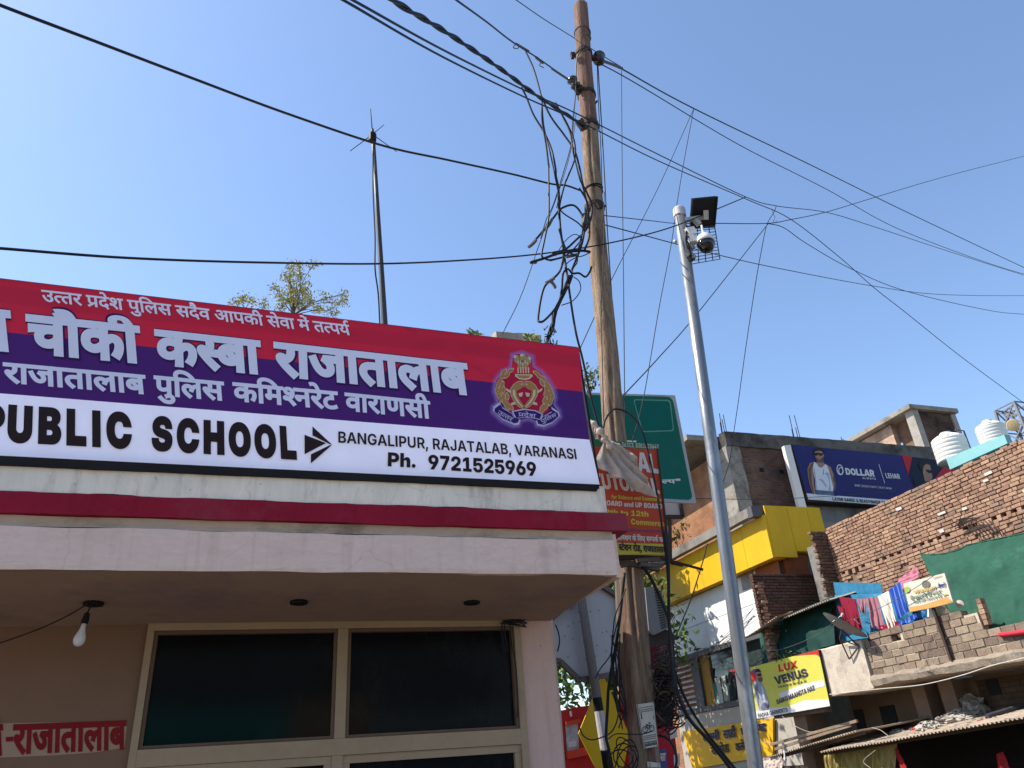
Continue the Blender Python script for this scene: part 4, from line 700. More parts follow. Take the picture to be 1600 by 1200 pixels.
lw = flex('print_white', (0.80, 0.80, 0.95)); lb = flex('print_black', (0.028, 0.016, 0.016)); lo_ = flex('print_outline', (0.035, 0.012, 0.09))
za, zb = zoomed(fs, 0, 400, 3.3333), zoomed(fs, 440, 440, 3.0769)
O1, O2, O3 = (0, -0.0042, 0), (0, -0.0042, 0), (0, -0.0056, 0)
letters('headline_lettering', WORDS['l1'], fs, (64.5, 454), (66, 471), (549, 524.5), 622, lw, sg, O3, bold=22)
def both(seq, TL, BL, BR, b):
    letters('lettering_outline', seq, fs, TL, BL, (BR[0], BR[1]), 622, lo_, sg, O2, bold=b+26, squash=.62)
    letters('main_lettering', seq, fs, TL, BL, BR, 622, lw, sg, O3, bold=b, squash=.55)
l2 = WORDS['l2']; sp = [i for i, k in enumerate(l2) if k == SPACE]
both(l2[sp[0]+1:sp[1]], (40, 493), (41, 549), (223, 566), 44)
both(l2[sp[1]+1:sp[2]], (241, 516.5), (242, 567), (411, 583.5), 44)
both(l2[sp[2]+1:], (427, 536), (428, 585), (736, 616), 44)
both(l2[:sp[0]], (-190, 468), (-188, 530), (23, 547.5), 44)
l3 = WORDS['l3']; sp = [i for i, k in enumerate(l3) if k == SPACE]
letters('sub_lettering', l3[:sp[0]], fs, (4.5, 568), (5, 597), (230, 616), 622, lw, sg, O3, bold=34)
letters('sub_lettering', l3[sp[0]+1:sp[1]], fs, (240, 588.5), (241, 616.5), (352, 626), 622, lw, sg, O3, bold=34)
letters('sub_lettering', l3[sp[1]+1:sp[2]], fs, (363, 599), (364, 626), (530, 640), 622, lw, sg, O3, bold=34)
letters('sub_lettering', l3[sp[2]+1:], fs, (538, 615), (539, 641), (674, 654), 622, lw, sg, O3, bold=34)
letters('school_lettering', keys('UBLIC'), fs, (13.5, 634), (11, 690), (207, 701), 728, lb, sg, O3, bold=20, tight=120)
letters('school_lettering', keys('P'), fs, (-32, 630), (-35, 687), (7, 689.5), 728, lb, sg, O3)
letters('school_lettering', keys('SCHOOL'), fs, (238, 651.5), (236.5, 703), (464, 718), 728, lb, sg, O3, bold=20, tight=120)
letters('address_lettering', keys('BANGALIPUR, RAJATALAB, VARANASI', 'M'), fs, (528.4, 674.6), (528.4, 692), (901, 718), 728, lb, sg, O3, bold=6)
letters('phone_lettering', keys('Ph.'), fs, (606, 707), (605.5, 729), (649, 731.5), 728, lb, sg, O3)
letters('phone_lettering', keys('9721525969'), fs, (669, 710.5), (669, 733.5), (838, 744.5), 737, lb, sg, O3)
m = MB()
for P in ([(110, 738), (213, 778), (110, 832)], [(148, 698), (242, 785), (232, 784), (148, 741)], [(242, 787), (140, 876), (140, 832), (231, 788)]): stampm(m, zb, P, O3)
m.build('arrow_mark', lb, sg)
# emblem
ze = zoomed(fs, 740, 530, 7.5)
gold, cream, embred = flex('emblem_gold', (0.42, 0.21, 0.075)), flex('emblem_cream', (0.62, 0.54, 0.36)), flex('emblem_red', (0.46, 0.012, 0.05))
lilac = flex('emblem_lilac', (0.58, 0.50, 0.62)); navy = flex('ribbon_navy', (0.04, 0.012, 0.16))
def halo_x(m, n, l, b, out, mp):
    at = n.new('ShaderNodeAttribute'); at.attribute_name = 'fade'; l.new(at.outputs['Fac'], b.inputs['Alpha'])
hm = M('emblem_halo', (0.34, 0.20, 0.62), 0.5, var=0.03, bump=0, extra=halo_x)
core = [(460, 190), (560, 170), (680, 215), (690, 330), (780, 390), (860, 480), (925, 590), (945, 690), (930, 770), (990, 850), (1005, 905), (930, 985), (820, 1030), (740, 1010), (720, 960), (640, 930), (545, 950), (520, 1010), (470, 1015), (330, 950), (225, 850), (230, 800), (290, 745), (245, 610), (262, 490), (340, 390), (440, 340)]
m = MB(); cxm, cym = 600, 620
def grow(P, d):
    out = []
    for i in range(len(P)):
        a, b = Vector(P[i-1]), Vector(P[(i+1) % len(P)]); t = (b-a).normalized(); nn = Vector((t.y, -t.x)); out.append((P[i][0]+nn.x*d, P[i][1]+nn.y*d))
    return out
rings = [(0, .85), (14, .6), (32, .28), (58, 0)]
RV = [[ze(*p)+Vector((0, -0.0055, 0)) for p in grow(core, d)] for d, a in rings]; n_ = len(core)
V = [p for r in RV for p in r]; F = [(r*n_+i, r*n_+(i+1) % n_, (r+1)*n_+(i+1) % n_, (r+1)*n_+i) for r in range(3) for i in range(n_)]
m.add(V, F); ho = m.build('emblem_halo', hm, sg, fix=False)
at = ho.data.attributes.new('fade', 'FLOAT', 'POINT'); at.data.foreach_set('value', [a for d, a in rings for _ in range(n_)])
stamp('emblem_field', ze, [(440, 400), (600, 470), (720, 400), (860, 560), (880, 700), (880, 840), (780, 920), (500, 900), (380, 830), (320, 740), (300, 620), (340, 480)], embred, sg, (0, -0.0065, 0))
e1, e2 = MB(), MB()
def leafshape(cx, cy, a, L_, W_, mb1, mb2):
    P = [(math.cos(t)*L_*(1 if abs(math.cos(t)) > .0 else 1), math.sin(t)*W_*(1-0.35*math.cos(t)**2)) for t in [2*math.pi*k/12 for k in range(12)]]
    c, s = math.cos(a), math.sin(a)
    tr = lambda k: [(cx+(x*c-y*s)*k, cy+(x*s+y*c)*k) for x, y in P]
    stampm(mb2, ze, tr(1.16), (0, -0.0072-0.0002*random.random(), 0)); stampm(mb1, ze, tr(0.92), (0, -0.0080-0.0003*random.random(), 0))
LW = [(425, 375), (385, 430), (335, 440), (350, 390), (305, 500), (285, 540), (330, 540), (270, 600), (310, 600), (345, 600), (290, 660), (345, 680), (390, 675), (310, 700), (355, 740), (400, 775), (430, 800), (385, 800)]
for i, (x, y) in enumerate(LW):
    a = math.atan2(y-640, x-600)+1.57; leafshape(x, y, a, 44, 22, e1, e2)
for i, (x, y) in enumerate([(735, 405), (765, 440), (815, 470), (800, 520), (850, 530), (880, 570), (850, 590), (905, 625), (870, 650), (920, 680), (880, 690), (840, 650), (895, 745), (855, 745), (830, 720), (805, 800), (840, 800), (795, 845)]):
    a = math.atan2(y-640, x-600)+1.57; leafshape(x, y, a, 44, 22, e1, e2)
# two fish
for sgn, cx in ((1, 520), (-1, 655)):
    T = lambda P: [((cx+(x-520)) if sgn == 1 else (1190-cx*0-(x)+ -15), y) for x, y in P]
    body = [(575, 500), (580, 560), (545, 590), (500, 610), (505, 660), (530, 710), (575, 770), (600, 810), (570, 815), (520, 790), (470, 730), (435, 660), (432, 590), (460, 545), (510, 505)]
    stampm(e2, ze, T([(548+(x-520)*1.07-28, 650+(y-650)*1.04) for x, y in body]), (0, -0.0078, 0)); stampm(e1, ze, T(body), (0, -0.0084, 0))
    stampm(e2, ze, T([(455, 600), (478, 600), (490, 680), (540, 760), (585, 805), (560, 800), (500, 740), (455, 660)]), (0, -0.0089, 0))
    stampm(e2, ze, T([(436, 610), (370, 580), (380, 610), (430, 640)]), (0, -0.0086, 0)); stampm(e2, ze, T([(480, 740), (440, 750), (430, 780), (490, 770)]), (0, -0.0086, 0))
    stampm(e2, ze, T([(520, 640), (575, 630), (560, 680), (530, 680)]), (0, -0.0088, 0))
    stampm(e2, ze, T(ell(558, 535, 9, 9, 8)), (0, -0.0090, 0))
# lion capital
e3 = MB()
for cx, cy, rx, ry in ((500, 240, 34, 48), (575, 225, 40, 56), (640, 250, 34, 48), (575, 300, 70, 50)): stampm(e3, ze, ell(cx, cy, rx, ry, 14), (0, -0.0080-cx*1e-7, 0))
for cx, cy, rx, ry in ((480, 212, 22, 18), (560, 195, 24, 18), (652, 232, 20, 16), (516, 270, 7, 24), (545, 280, 6, 26), (600, 275, 7, 26), (625, 290, 6, 22), (572, 300, 6, 26)): stampm(e2, ze, ell(cx, cy, rx, ry, 10), (0, -0.0086-cx*1e-7, 0))
for k in range(5): stampm(e2, ze, [(508+k*30, 335), (524+k*30, 335), (526+k*30, 405), (512+k*30, 405)], (0, -0.0088, 0))
stampm(e2, ze, [(485, 415), (680, 420), (690, 440), (650, 475), (600, 485), (530, 475), (480, 440)], (0, -0.0083, 0)); stampm(e1, ze, [(500, 428), (665, 432), (640, 460), (590, 468), (530, 458)], (0, -0.0089, 0))
e3.build('emblem_capital', flex('capital_tan', (.40, .27, .12)), sg); e2.build('emblem_linework', cream, sg); e1.build('emblem_gold', gold, sg)
rb, rn = MB(), MB()
for P in ([(300, 742), (330, 800), (450, 880), (470, 930), (545, 950), (530, 1005), (480, 1018), (330, 950), (222, 845), (228, 800)],
          [(905, 798), (915, 850), (800, 915), (780, 950), (722, 962), (740, 1018), (815, 1032), (920, 990), (1005, 905), (990, 855)],
          [(440, 850), (580, 822), (720, 840), (808, 885), (785, 955), (700, 935), (600, 925), (480, 940)]):
    z = -0.0092 if len(P) < 10 else -0.0088
    c = Vector((sum(p[0] for p in P)/len(P), sum(p[1] for p in P)/len(P)))
    stampm(rb, ze, P, (0, z, 0)); stampm(rn, ze, [(c.x+(p[0]-c.x)*.9, c.y+(p[1]-c.y)*.80) for p in P], (0, z-0.0009, 0))
rb.build('emblem_ribbon', lilac, sg); rn.build('ribbon_field', navy, sg)
lt = flex('ribbon_print', (0.50, 0.44, 0.66))
letters('ribbon_lettering', WORDS['e1'], ze, (292, 842), (270, 882), (440, 975), 622, lt, sg, (0, -0.0108, 0), bold=14)
letters('ribbon_lettering', WORDS['e2'], ze, (518, 868), (514, 910), (722, 930), 622, lt, sg, (0, -0.0112, 0), bold=14)
letters('ribbon_lettering', WORDS['e3'], ze, (778, 958), (790, 996), (968, 908), 622, lt, sg, (0, -0.0108, 0), bold=14)

# ============================================================ ANTENNA MAST
ap = [hy(601, 508, 7.0), hy(597, 440, 7.0), hy(590, 330, 7.0), hy(583, 215, 7.0)]
base = ap[0]+(ap[0]-ap[1])*2.6
at = thing('antenna_mast', 'thin grey metal mast with whip aerial rising behind the sign', 'antenna', base)
s = MB(); s.tube([base]+ap, [0.038, 0.035, 0.031, 0.027, 0.024], 10); s.build('pole', M('galvanised_dark', (0.06, 0.058, 0.06), 0.55, metal=0.5, var=0.25, stretch=(1, 1, .2)), at, smooth=True)
s = MB(); top = hy(582, 210, 7.0); s.lathe(top, (0, 0, 1), [(0.03, -.12), (0.05, -.11), (0.05, 0), (0.02, .04), (0.012, .1)], 10); s.build('mount', black_m, at)
s = MB(); s.tube([top, hy(579, 170, 7.0)], [0.010, 0.005], 6); s.build('whip', WIREG, at)
for q in ((547, 236), (620, 237), (600, 195)):
    s = MB(); s.tube([top, hy(*q, 7.0)], [0.007, 0.005], 5); s.build('radial', WIREG, at)
s = MB(); s.tube(spline([hy(583, 225, 6.95), hy(583, 300, 6.94), hy(586, 370, 6.9), hy(586, 420, 6.88), hy(591, 460, 6.93), hy(594, 520, 6.95)], 6), 0.009, 5); s.build('cable', WIRE, at)

# ============================================================ TREES
bark = M('tree_bark', (0.11, 0.08, 0.06), 0.95, var=0.3, scale=6, bump=0.5)
def leafmat(name, c, isl=0.45):
    def ex(m, n, l, b, out, mp): b.inputs['Subsurface Weight'].default_value = 0.0; b.inputs['Transmission Weight'].default_value = 0.0
    return M(name, c, 0.55, var=0.12, scale=1.5, bump=0, island=isl, extra=ex)
yl = leafmat('yellowing_leaf', (0.36, 0.34, 0.11), 0.4)
c = hy(452, 470, 15); gt = hy(465, 405, 15)
def twig_tree(label, base, Y, clumps, seed, leafm, lsize):
    rnd = random.Random(seed); t = thing('sparse_tree', label, 'tree', base); mb, lf = MB(), MB(); sp_ = []; base = Vector(base); k0 = clumps[0]
    hub = hy(k0[0], k0[1], Y); mb.tube(spline([base, base.lerp(hub, .55)+Vector((.08, 0, 0)), hub], 6), [.045*(1-.06*i) for i in range(13)], 8)
    for px, py, r, n in clumps[1:]:
        c = hy(px, py, Y+rnd.uniform(-.35, .35)); k = (c-CAM).dot(CF)/FPX
        mid = hub.lerp(c, .5)+Vector((rnd.gauss(0, .05), rnd.gauss(0, .05), rnd.gauss(-.03, .04))); mb.tube(spline([hub-Vector((0, 0, .25)), mid, c], 5), [.013*(1-.07*i) for i in range(11)], 5)
        for j in range(max(3, n//14)):
            e = c+Vector((rnd.gauss(0, 1), rnd.gauss(0, 1), rnd.gauss(.3, .8)))*r*k*.7; P = spline([mid.lerp(c, rnd.uniform(.3, 1)), c.lerp(e, .5)+Vector((rnd.gauss(0, .03),)*3), e], 4); mb.tube(P, [.005*(1-.08*i) for i in range(9)], 4)
            for q in range(24): sp_.append((P[rnd.randint(3, 8)]+Vector((rnd.gauss(0, .06), rnd.gauss(0, .06), rnd.gauss(0, .06))), 1))
    leaves(lf, sp_, lsize, rnd); mb.build('trunk', bark, t); lf.build('crown', leafm, t, fix=False); return t
twig_tree('sparse tree with yellowing leaves showing over the sign top', (c.x+0.2, 15, c.z-5.0), 15, [(460, 478), (452, 418, 8, 40), (490, 412, 6, 24), (470, 414, 7, 30), (452, 438, 11, 100), (470, 432, 10, 80), (458, 455, 14, 170), (474, 452, 10, 80), (448, 470, 13, 150), (468, 474, 14, 150), (490, 470, 10, 80), (512, 466, 8, 60), (534, 472, 8, 50), (524, 486, 9, 60), (436, 462, 7, 50), (430, 450, 5, 24), (500, 486, 11, 80), (438, 478, 9, 70), (534, 460, 5, 24)], 12, yl, .040)
c2 = hy(378, 474, 15.5); twig_tree('small bare-twigged treetop poking over the sign, left of the yellowing tree', (c2.x, 15.5, c2.z-3.2), 15.5, [(380, 484), (366, 470, 7, 30), (377, 467, 6, 22), (390, 471, 7, 34), (412, 478, 8, 14)], 21, yl, .045)
def dense_tree(label, base, cz, rad, seed, mat, n, group=None, size=0.12):
    rnd = random.Random(seed); t = thing('leafy_tree', label, 'tree', base, group); base = Vector(base); mb = MB()
    c = Vector((base.x, base.y, cz)); mb.tube(spline([base, base.lerp(c, .6)+Vector((.15, .1, 0)), c], 5), [rad[2]*.09*(1-.06*i) for i in range(11)], 8)
    sp_, cs = blob_spots(c, rad, n, 46, rnd)
    for q, s in cs[:16]: mb.tube(spline([c-Vector((0, 0, rad[2]*.5)), c.lerp(q, .5)+Vector((0, 0, -.2)), q], 3), [.06, .05, .04, .035, .03, .02, .012][:7], 5)
    mb.build('trunk', bark, t); lf = MB(); leaves(lf, sp_, size, rnd); lf.build('crown', mat, t, fix=False); return t
gl = leafmat('green_leaf', (0.075, 0.125, 0.028), 0.45)
p = hy(915, 1030, 19)
dense_tree('dark leafy tree behind the grey sign back and red stall', (p.x, 19, GZ), p.z+0.6, (2.6, 2.2, 1.9), 5, gl, 9000, size=0.13)
dense_tree('tall leafy tree behind the wooden pole beside the yellow shop', (9.75, 20.9, GZ), 7.5, (1.05, 1.3, 1.5), 8, gl, 5200, size=0.13)
dense_tree('slender leafy tree hidden behind the tutorial board and pole', (8.3, 16.1, GZ), 7.0, (.7, .8, .75), 9, gl, 2000, size=0.11)
# the row across the street behind us, mirrored in the window panes
sr = thing('opposite_shops', 'row of shops across the street mirrored dimly in the dark window panes', 'shop', (2, -12, GZ))
m = MB(); m.box((-3.6, -15.5, GZ), (9.2, -15.0, 6.4)); m.build('upper_wall', M('opposite_wall', (.10, .095, .085), .95, var=.3, scale=.5), sr)
m = MB(); m.box((-3.4, -12.2, GZ), (9.0, -12.0, 2.7)); m.build('shutter', M('opposite_shutter', (.12, .11, .10), .8, var=.3, scale=.6), sr)
m = MB(); m.box((-3.3, -12.0, 2.75), (1.2, -11.8, 3.75)); m.build('teal_board', M('opposite_teal', (.05, .30, .28), .6, var=.2), sr)
m = MB(); m.box((1.3, -12.0, 2.75), (3.4, -11.8, 3.85)); m.build('ochre_board', M('opposite_ochre', (.34, .24, .10), .6, var=.4, scale=2), sr)
m = MB(); m.box((3.5, -12.0, 2.75), (8.9, -11.8, 3.45)); m.build('pale_board', M('opposite_pale', (.22, .28, .27), .6, var=.4, scale=2), sr)

# ============================================================ WOODEN POLE
YP = 5.5
def wood_x(m, n, l, b, out, mp):
    pass
wood_m = M('weathered_pole', (0.245, 0.178, 0.125), 0.9, var=0.75, scale=9, stretch=(2.2, 2.2, 0.34), bump=0.9, bscale=30, stain=(0.105, 0.055, 0.036), samt=0.46, sscale=6)
wood_f = M('weathered_pole_foot', (0.20, 0.145, 0.105), 0.92, var=0.8, scale=9, stretch=(2.4, 2.4, 0.2), bump=0.9, bscale=30, stain=(0.085, 0.02, 0.018), samt=0.50, sscale=4)
wood_t = M('weathered_pole_top', (0.175, 0.105, 0.078), 0.88, var=0.6, scale=8, stretch=(2, 2, 0.2), bump=0.7, bscale=24, stain=(.09, .05, .04), samt=.4, sscale=5)
PC = [(906.5, 6, 11), (908, 20, 11.3), (914, 120, 12.5), (921, 200, 13.2), (927, 300, 14), (934, 392, 14.6), (943, 480, 15.6), (951, 560, 16.6), (958, 660, 17.4), (970, 760, 18.2), (984, 870, 18.8), (991, 960, 19.8), (997, 1050, 21.5), (1008, 1200, 24.5)]
def pole_pt(py, dx=0, dy=0):
    """a point of the pole's axis seen at photo height py; dx in radii to the right, dy in radii towards us"""
    for a, b in zip(PC, PC[1:]):
        if a[1] <= py <= b[1]: break
    t = (py-a[1])/(b[1]-a[1]); c = hy(lerp(a[0], b[0], t), py, YP); r = lerp(a[2], b[2], t)*(c-CAM).dot(CF)/FPX
    return c+Vector((dx*r, -dy*r, 0)), r
pts = [pole_pt(p[1]) for p in PC]
ax = (pts[-2][0]-pts[-1][0]).normalized(); base = pts[-1][0]-ax*((pts[-1][0].z-GZ)/ax.z)
wp = thing('utility_pole', 'tall weathered wooden pole with clamps and insulators leaning by the sign corner', 'utility pole', base)
def pole_mesh(sel, groove=0.0):
    mb = MB(); n = 48; V = []
    for i, (c, r) in enumerate(sel):
        for k in range(n):
            a = 2*math.pi*k/n; q = r*(1+0.02*math.cos(8*a+0.4)+0.06*noise.noise(Vector((math.cos(a)*1.5, math.sin(a)*1.5, c.z*1.1)))+0.02*noise.noise(Vector((math.cos(a)*5, math.sin(a)*5, c.z*4)))); q -= r*groove*math.exp(-((a-(4.35+.18*math.sin(c.z*1.3)+.1*math.sin(c.z*4)))/.11)**2)
            V.append(c+Vector((math.cos(a)*q, math.sin(a)*q, 0)))
    N = len(sel); mb.add(V, [(i*n+k, i*n+(k+1) % n, (i+1)*n+(k+1) % n, (i+1)*n+k) for i in range(N-1) for k in range(n)]+[list(range(n)), [(N-1)*n+k for k in range(n)]])
    return mb
lowers = [pole_pt(y) for y in range(198, 864, 9)]
pole_mesh(lowers, .16).build('lower_shaft', wood_m, wp, smooth=True)
pole_mesh([pole_pt(y) for y in range(861, 1200, 9)]+[(base, pts[-1][1]*1.1)], .26).build('foot_shaft', wood_f, wp, smooth=True)
ups = [pole_pt(y) for y in (7, 8.2, 10, 14)]+[pole_pt(y) for y in range(20, 198, 14)]+[pole_pt(197.5)]
ups[0] = (ups[0][0], ups[0][1]*.72); ups[1] = (ups[1][0], ups[1][1]*.9)
pole_mesh(ups, .05).build('upper_shaft', wood_t, wp, smooth=True)
iron = M('rusted_clamp_iron', (0.055, 0.04, 0.035), 0.75, metal=0.3, var=0.3, bump=0.2)
def clamp(py, h=0.05, tilt=0.03):
    c, r = pole_pt(py); mb = MB(); mb.lathe(c-Vector((0, 0, h/2)), (tilt, tilt*.5, 1), [(r*1.02, 0), (r*1.14, 0.002), (r*1.14, h), (r*1.02, h+.002)], 18); return mb, c, r
m, c, r = clamp(85); m.bar(hy(898, 86, YP-.02), hy(893, 86, YP-.02), 0.05); m.bar(hy(893, 83, YP-.02), hy(895, 91, YP-.02), 0.035); m.bar(c+Vector((r, 0, -.03)), hy(932, 92, YP), 0.05); m.build('clamp', iron, wp)
m, c, r = clamp(149); m.bar(c-Vector((r*1.6, .05, 0)), c+Vector((-r*.8, -.05, .04)), 0.06); m.bar(hy(903, 148, YP-.05), hy(896, 133, YP-.08), 0.03); m.build('clamp', iron, wp)
m, c, r = clamp(198, 0.06); m.bar(hy(903, 190, YP-.1), hy(911, 201, YP-.1), 0.05); m.bar(hy(908, 186, YP-.12), hy(914, 200, YP-.12), 0.03)
m.bar(hy(918, 198, YP-.13), hy(909, 203, YP-.13), 0.03); m.build('clamp', iron, wp)
m, c, r = clamp(325, 0.05); m.bar(hy(934, 318, YP-.1), hy(938, 326, YP-.1), 0.05); m.bar(hy(936, 321, YP-.1), hy(946, 322, YP-.05), 0.02); m.bar(hy(924, 322, YP-.1), hy(920, 330, YP-.1), .03); m.build('clamp', iron, wp)
m, c, r = clamp(52, 0.012, .2); m.lathe(c-Vector((0, 0, .14)), (-.25, 0, 1), [(r*1.05, 0), (r*1.1, .006), (r*1.05, .012)], 16); m.build('binding_wire', WIREG, wp)
m, c, r = clamp(296, 0.012, -.15); m.lathe(c+Vector((0, 0, -.04)), (.1, 0, 1), [(r*1.05, 0), (r*1.1, .008), (r*1.05, .016)], 16); m.build('binding_wire', WIRE, wp)
m = MB()
for yy in (80, 95, 110, 130): pass
m.tube(spline([hy(*q) for q in ((918, 76, YP-.1), (908, 80, YP-.12), (902, 90, YP-.12), (900, 110, YP-.1), (900, 128, YP-.08))], 6), 0.009, 5); m.build('binding_wire', WIREG, wp)
porc = M('brown_porcelain', (0.022, 0.016, 0.018), 0.3, var=0.2, bump=0, spec=0.5)
def insulator(px, py, Y, axis, s=1):
    c = hy(px, py, Y); mb = MB(); mb.lathe(c-Vector(axis).normalized()*.07*s, axis, [(0.02*s, -.01*s), (0.05*s, 0), (0.065*s, .02*s), (0.045*s, .045*s), (0.04*s, .065*s), (0.06*s, .09*s), (0.068*s, .11*s), (0.05*s, .14*s), (0.02*s, .145*s)], 16)
    mb.build('insulator', porc, wp, smooth=True)
insulator(936, 91, YP, (0.15, 0, 1), 1.1); insulator(896.5, 129, YP-.08, (-.4, 0, 1), .95)
m = MB(); m.lathe(hy(915, 343, YP-.2), (0.2, 0.3, 1), [(.03, -.12), (.045, -.1), (.045, .06), (.03, .09)], 10); m.build('cable_cap', WIREG, wp)
m = MB(); m.bar(pole_pt(159)[0]+Vector((.1, 0, 0)), hy(933, 158, YP), .02); m.build('step_bolt', iron, wp)
for q in range(0):
    pass
# dry split along the lower shaft: a thin second post strapped behind
m = MB(); m.tube([hy(970, 895, YP+.17), hy(975, 1000, YP+.17), hy(979, 1100, YP+.17)], 0.055, 10); m.build('strapped_batten', M('grey_batten', (0.14, 0.115, 0.09), 0.95, var=.3, stretch=(2, 2, .3)), wp)

# cloth sack
cl = M('dirty_sackcloth', (0.40, 0.345, 0.29), 0.95, var=0.35, scale=4, bump=0.5, bscale=40, stain=(0.21, 0.15, 0.105), samt=0.35, sscale=4)
def sheet(name, fnpts, mat, parent=None, thick=0.004, nu=22, nv=16, amp=0.03, seed=0, freq=(5, 3), pleat=0):
    a, b, c, d = [Vector(p) for p in fnpts]; nrm = ((b-a).cross(d-a)).normalized()
    if nrm.dot(a-CAM) > 0: nrm = -nrm
    mb = MB()
    def f(u, v, o=0):
        p = a.lerp(b, u).lerp(d.lerp(c, u), v)
        w_ = amp*(noise.noise(Vector((u*freq[0]+seed, v*freq[1], seed*1.7)))+0.5*noise.noise(Vector((u*freq[0]*2.7, v*freq[1]*2.2+seed, 5))))
        if pleat: t = math.atan2(v, u+1e-4); w_ += pleat*(u*u+v*v)**.5*(1-abs(2*((t*3.1+.35*noise.noise(Vector((u*3, v*3, 9))))%1)-1))
        return p+nrm*(w_+o)
    mb.grid(lambda u, v: f(u, v, thick), nu, nv); mb.grid(lambda u, v: f(u, v, 0), nu, nv)
    return mb
YC = 5.16
m = sheet('x', [hy(946, 684, YC), hy(985, 706, YC), hy(1022, 783, YC), hy(926, 728, YC)], cl, amp=0.022, seed=3, freq=(3, 2), nu=44, nv=36, pleat=.05)
m2 = sheet('x', [hy(919, 655, YC+.03), hy(940, 668, YC), hy(948, 690, YC-.01), hy(930, 686, YC+.03)], cl, amp=0.03, seed=8)
m.add(m2.v, m2.f)
m2 = sheet('x', [hy(936, 668, YC-.03), hy(947, 682, YC-.04), hy(944, 692, YC-.03), hy(930, 684, YC-.02)], cl, amp=0.03, seed=18, nu=8, nv=8); m.add(m2.v, m2.f)
m.tube(spline([hy(*q) for q in ((921, 657, YC), (932, 668, YC-.03), (941, 679, YC-.06), (948, 690, YC-.05), (956, 702, YC-.06))], 5), [0.012, .016, .03, .035, .022]*4+[.02], 8)
tag(m.build('sackcloth', cl, smooth=True), 'dirty grey-brown sackcloth knotted on the wooden pole over the red tutorial board', 'cloth')

# ============================================================ TUTORIAL BOARD
YT = 5.27; ft = PY(YT)
tb = thing('tutorial_board', 'faded red coaching advertisement board with yellow bottom strip on the wooden pole', 'signboard', ft(990, 868))
tin = M('board_back_tin', (0.16, 0.15, 0.145), 0.6, metal=0.3)
q = [ft(880, 684), ft(1027, 700), ft(1044, 866), ft(880, 868)]
m = MB(); m.prism([p+Vector((0, .006, 0)) for p in q], (0, .03, 0)); m.build('frame', tin, tb)
tr_, ty_, tg_ = M('faded_red_print', (0.40, 0.055, 0.025), 0.6, var=0.14, scale=3, stain=(0.42, 0.13, 0.09), samt=.2), M('faded_yellow_print', (0.46, 0.36, 0.05), 0.6, var=.12, stain=(.25, .2, .08), samt=.2), M('green_strip_print', (0.03, 0.13, 0.06), 0.6)
zt_ = zoomed(ft, 860, 560, 3.529)
stamp('top_strip', zt_, [(60, 440), (588, 470), (594, 503), (60, 478)], tg_, tb, (0, 0, 0))
stamp('red_panel', zt_, [(60, 478), (594, 503), (643, 1024), (60, 1006)], tr_, tb, (0, -.001, 0))
stamp('bottom_strip', zt_, [(60, 1006), (643, 1024), (647, 1082), (60, 1082)], ty_, tb, (0, 0, 0))
pw = M('print_pale', (0.52, 0.47, 0.42), 0.6, var=.15); pk = M('print_dark', (0.03, .025, .03), .6); py_ = M('print_yellow', (.50, .37, .05), .6, var=.12)
tO = (0, -.004, 0)
letters('phone_lettering', keys('36313, 8381825642', 'M'), zt_, (392, 464), (392, 488), (596, 500), 728, pw, tb, tO)
letters('title_lettering', keys('AL'), zt_, (470, 515), (485, 622), (598, 637), 728, pw, tb, tO, tight=-10)
letters('title_lettering', keys('TUTORIAL'), zt_, (225, 630), (240, 715), (604, 748), 728, pw, tb, tO, tight=-30)
letters('subject_lettering', keys('for Science and Commerce', 'B'), zt_, (335, 752), (335, 774), (612, 790), 728, py_, tb, tO)
letters('subject_lettering', keys('BOARD and UP BOARD', 'B'), zt_, (290, 782), (290, 810), (616, 831), 728, pw, tb, tO)
letters('subject_lettering', keys('9th to 12th', 'B'), zt_, (300, 832), (300, 862), (540, 874), 728, py_, tb, tO, bold=4)
letters('subject_lettering', keys('Commerce', 'B'), zt_, (443, 884), (444, 916), (628, 928), 728, py_, tb, tO)
letters('subject_lettering', WORDS['t1'][:7], zt_, (300, 942), (300, 955), (630, 962), 622, M('print_violet', (.16, .05, .12), .6), tb, tO, bold=30)
letters('subject_lettering', WORDS['t1'], zt_, (350, 975), (352, 1000), (634, 1014), 622, pw, tb, tO, bold=35)
letters('street_lettering', WORDS['t2'], zt_, (375, 1026), (376, 1056), (642, 1072), 622, pk, tb, tO, bold=38)
m = MB(); m.bar(hy(945, 872, YT+.08), hy(1040, 872, YT+.06), .03); m.bar(hy(1027, 700, YT-.012), hy(1046, 868, YT-.012), .012); m.build('rail', iron, tb)
# scrap of boards and iron under the tutorial board
m = MB(); rnd = random.Random(2)
for a, b, wd in (((965, 878), (1030, 890), .05), ((970, 884), (1012, 876), .04), ((1000, 882), (1034, 884), .03), ((995, 876), (1044, 873), .03)): m.bar(hy(*a, YT+.02+rnd.random()*.1), hy(*b, YT+.05), wd, .03)
tag(m.build('scrap_bracket', M('scrap_wood', (.11, .09, .075), .9, var=.3)), 'jumble of grey scrap battens tied under the tutorial board', 'bracket')
m = MB(); m.bar(hy(1032, 872, YT-.02), hy(1098, 890, YT-.3), .02); m.bar(hy(1040, 878, YT-.02), hy(1067, 884, YT-.1), .016)
tag(m.build('iron_rod', M('rust_rod', (.07, .035, .03), .8, metal=.3)), 'rusty iron rods sticking out right from under the tutorial board', 'rod')
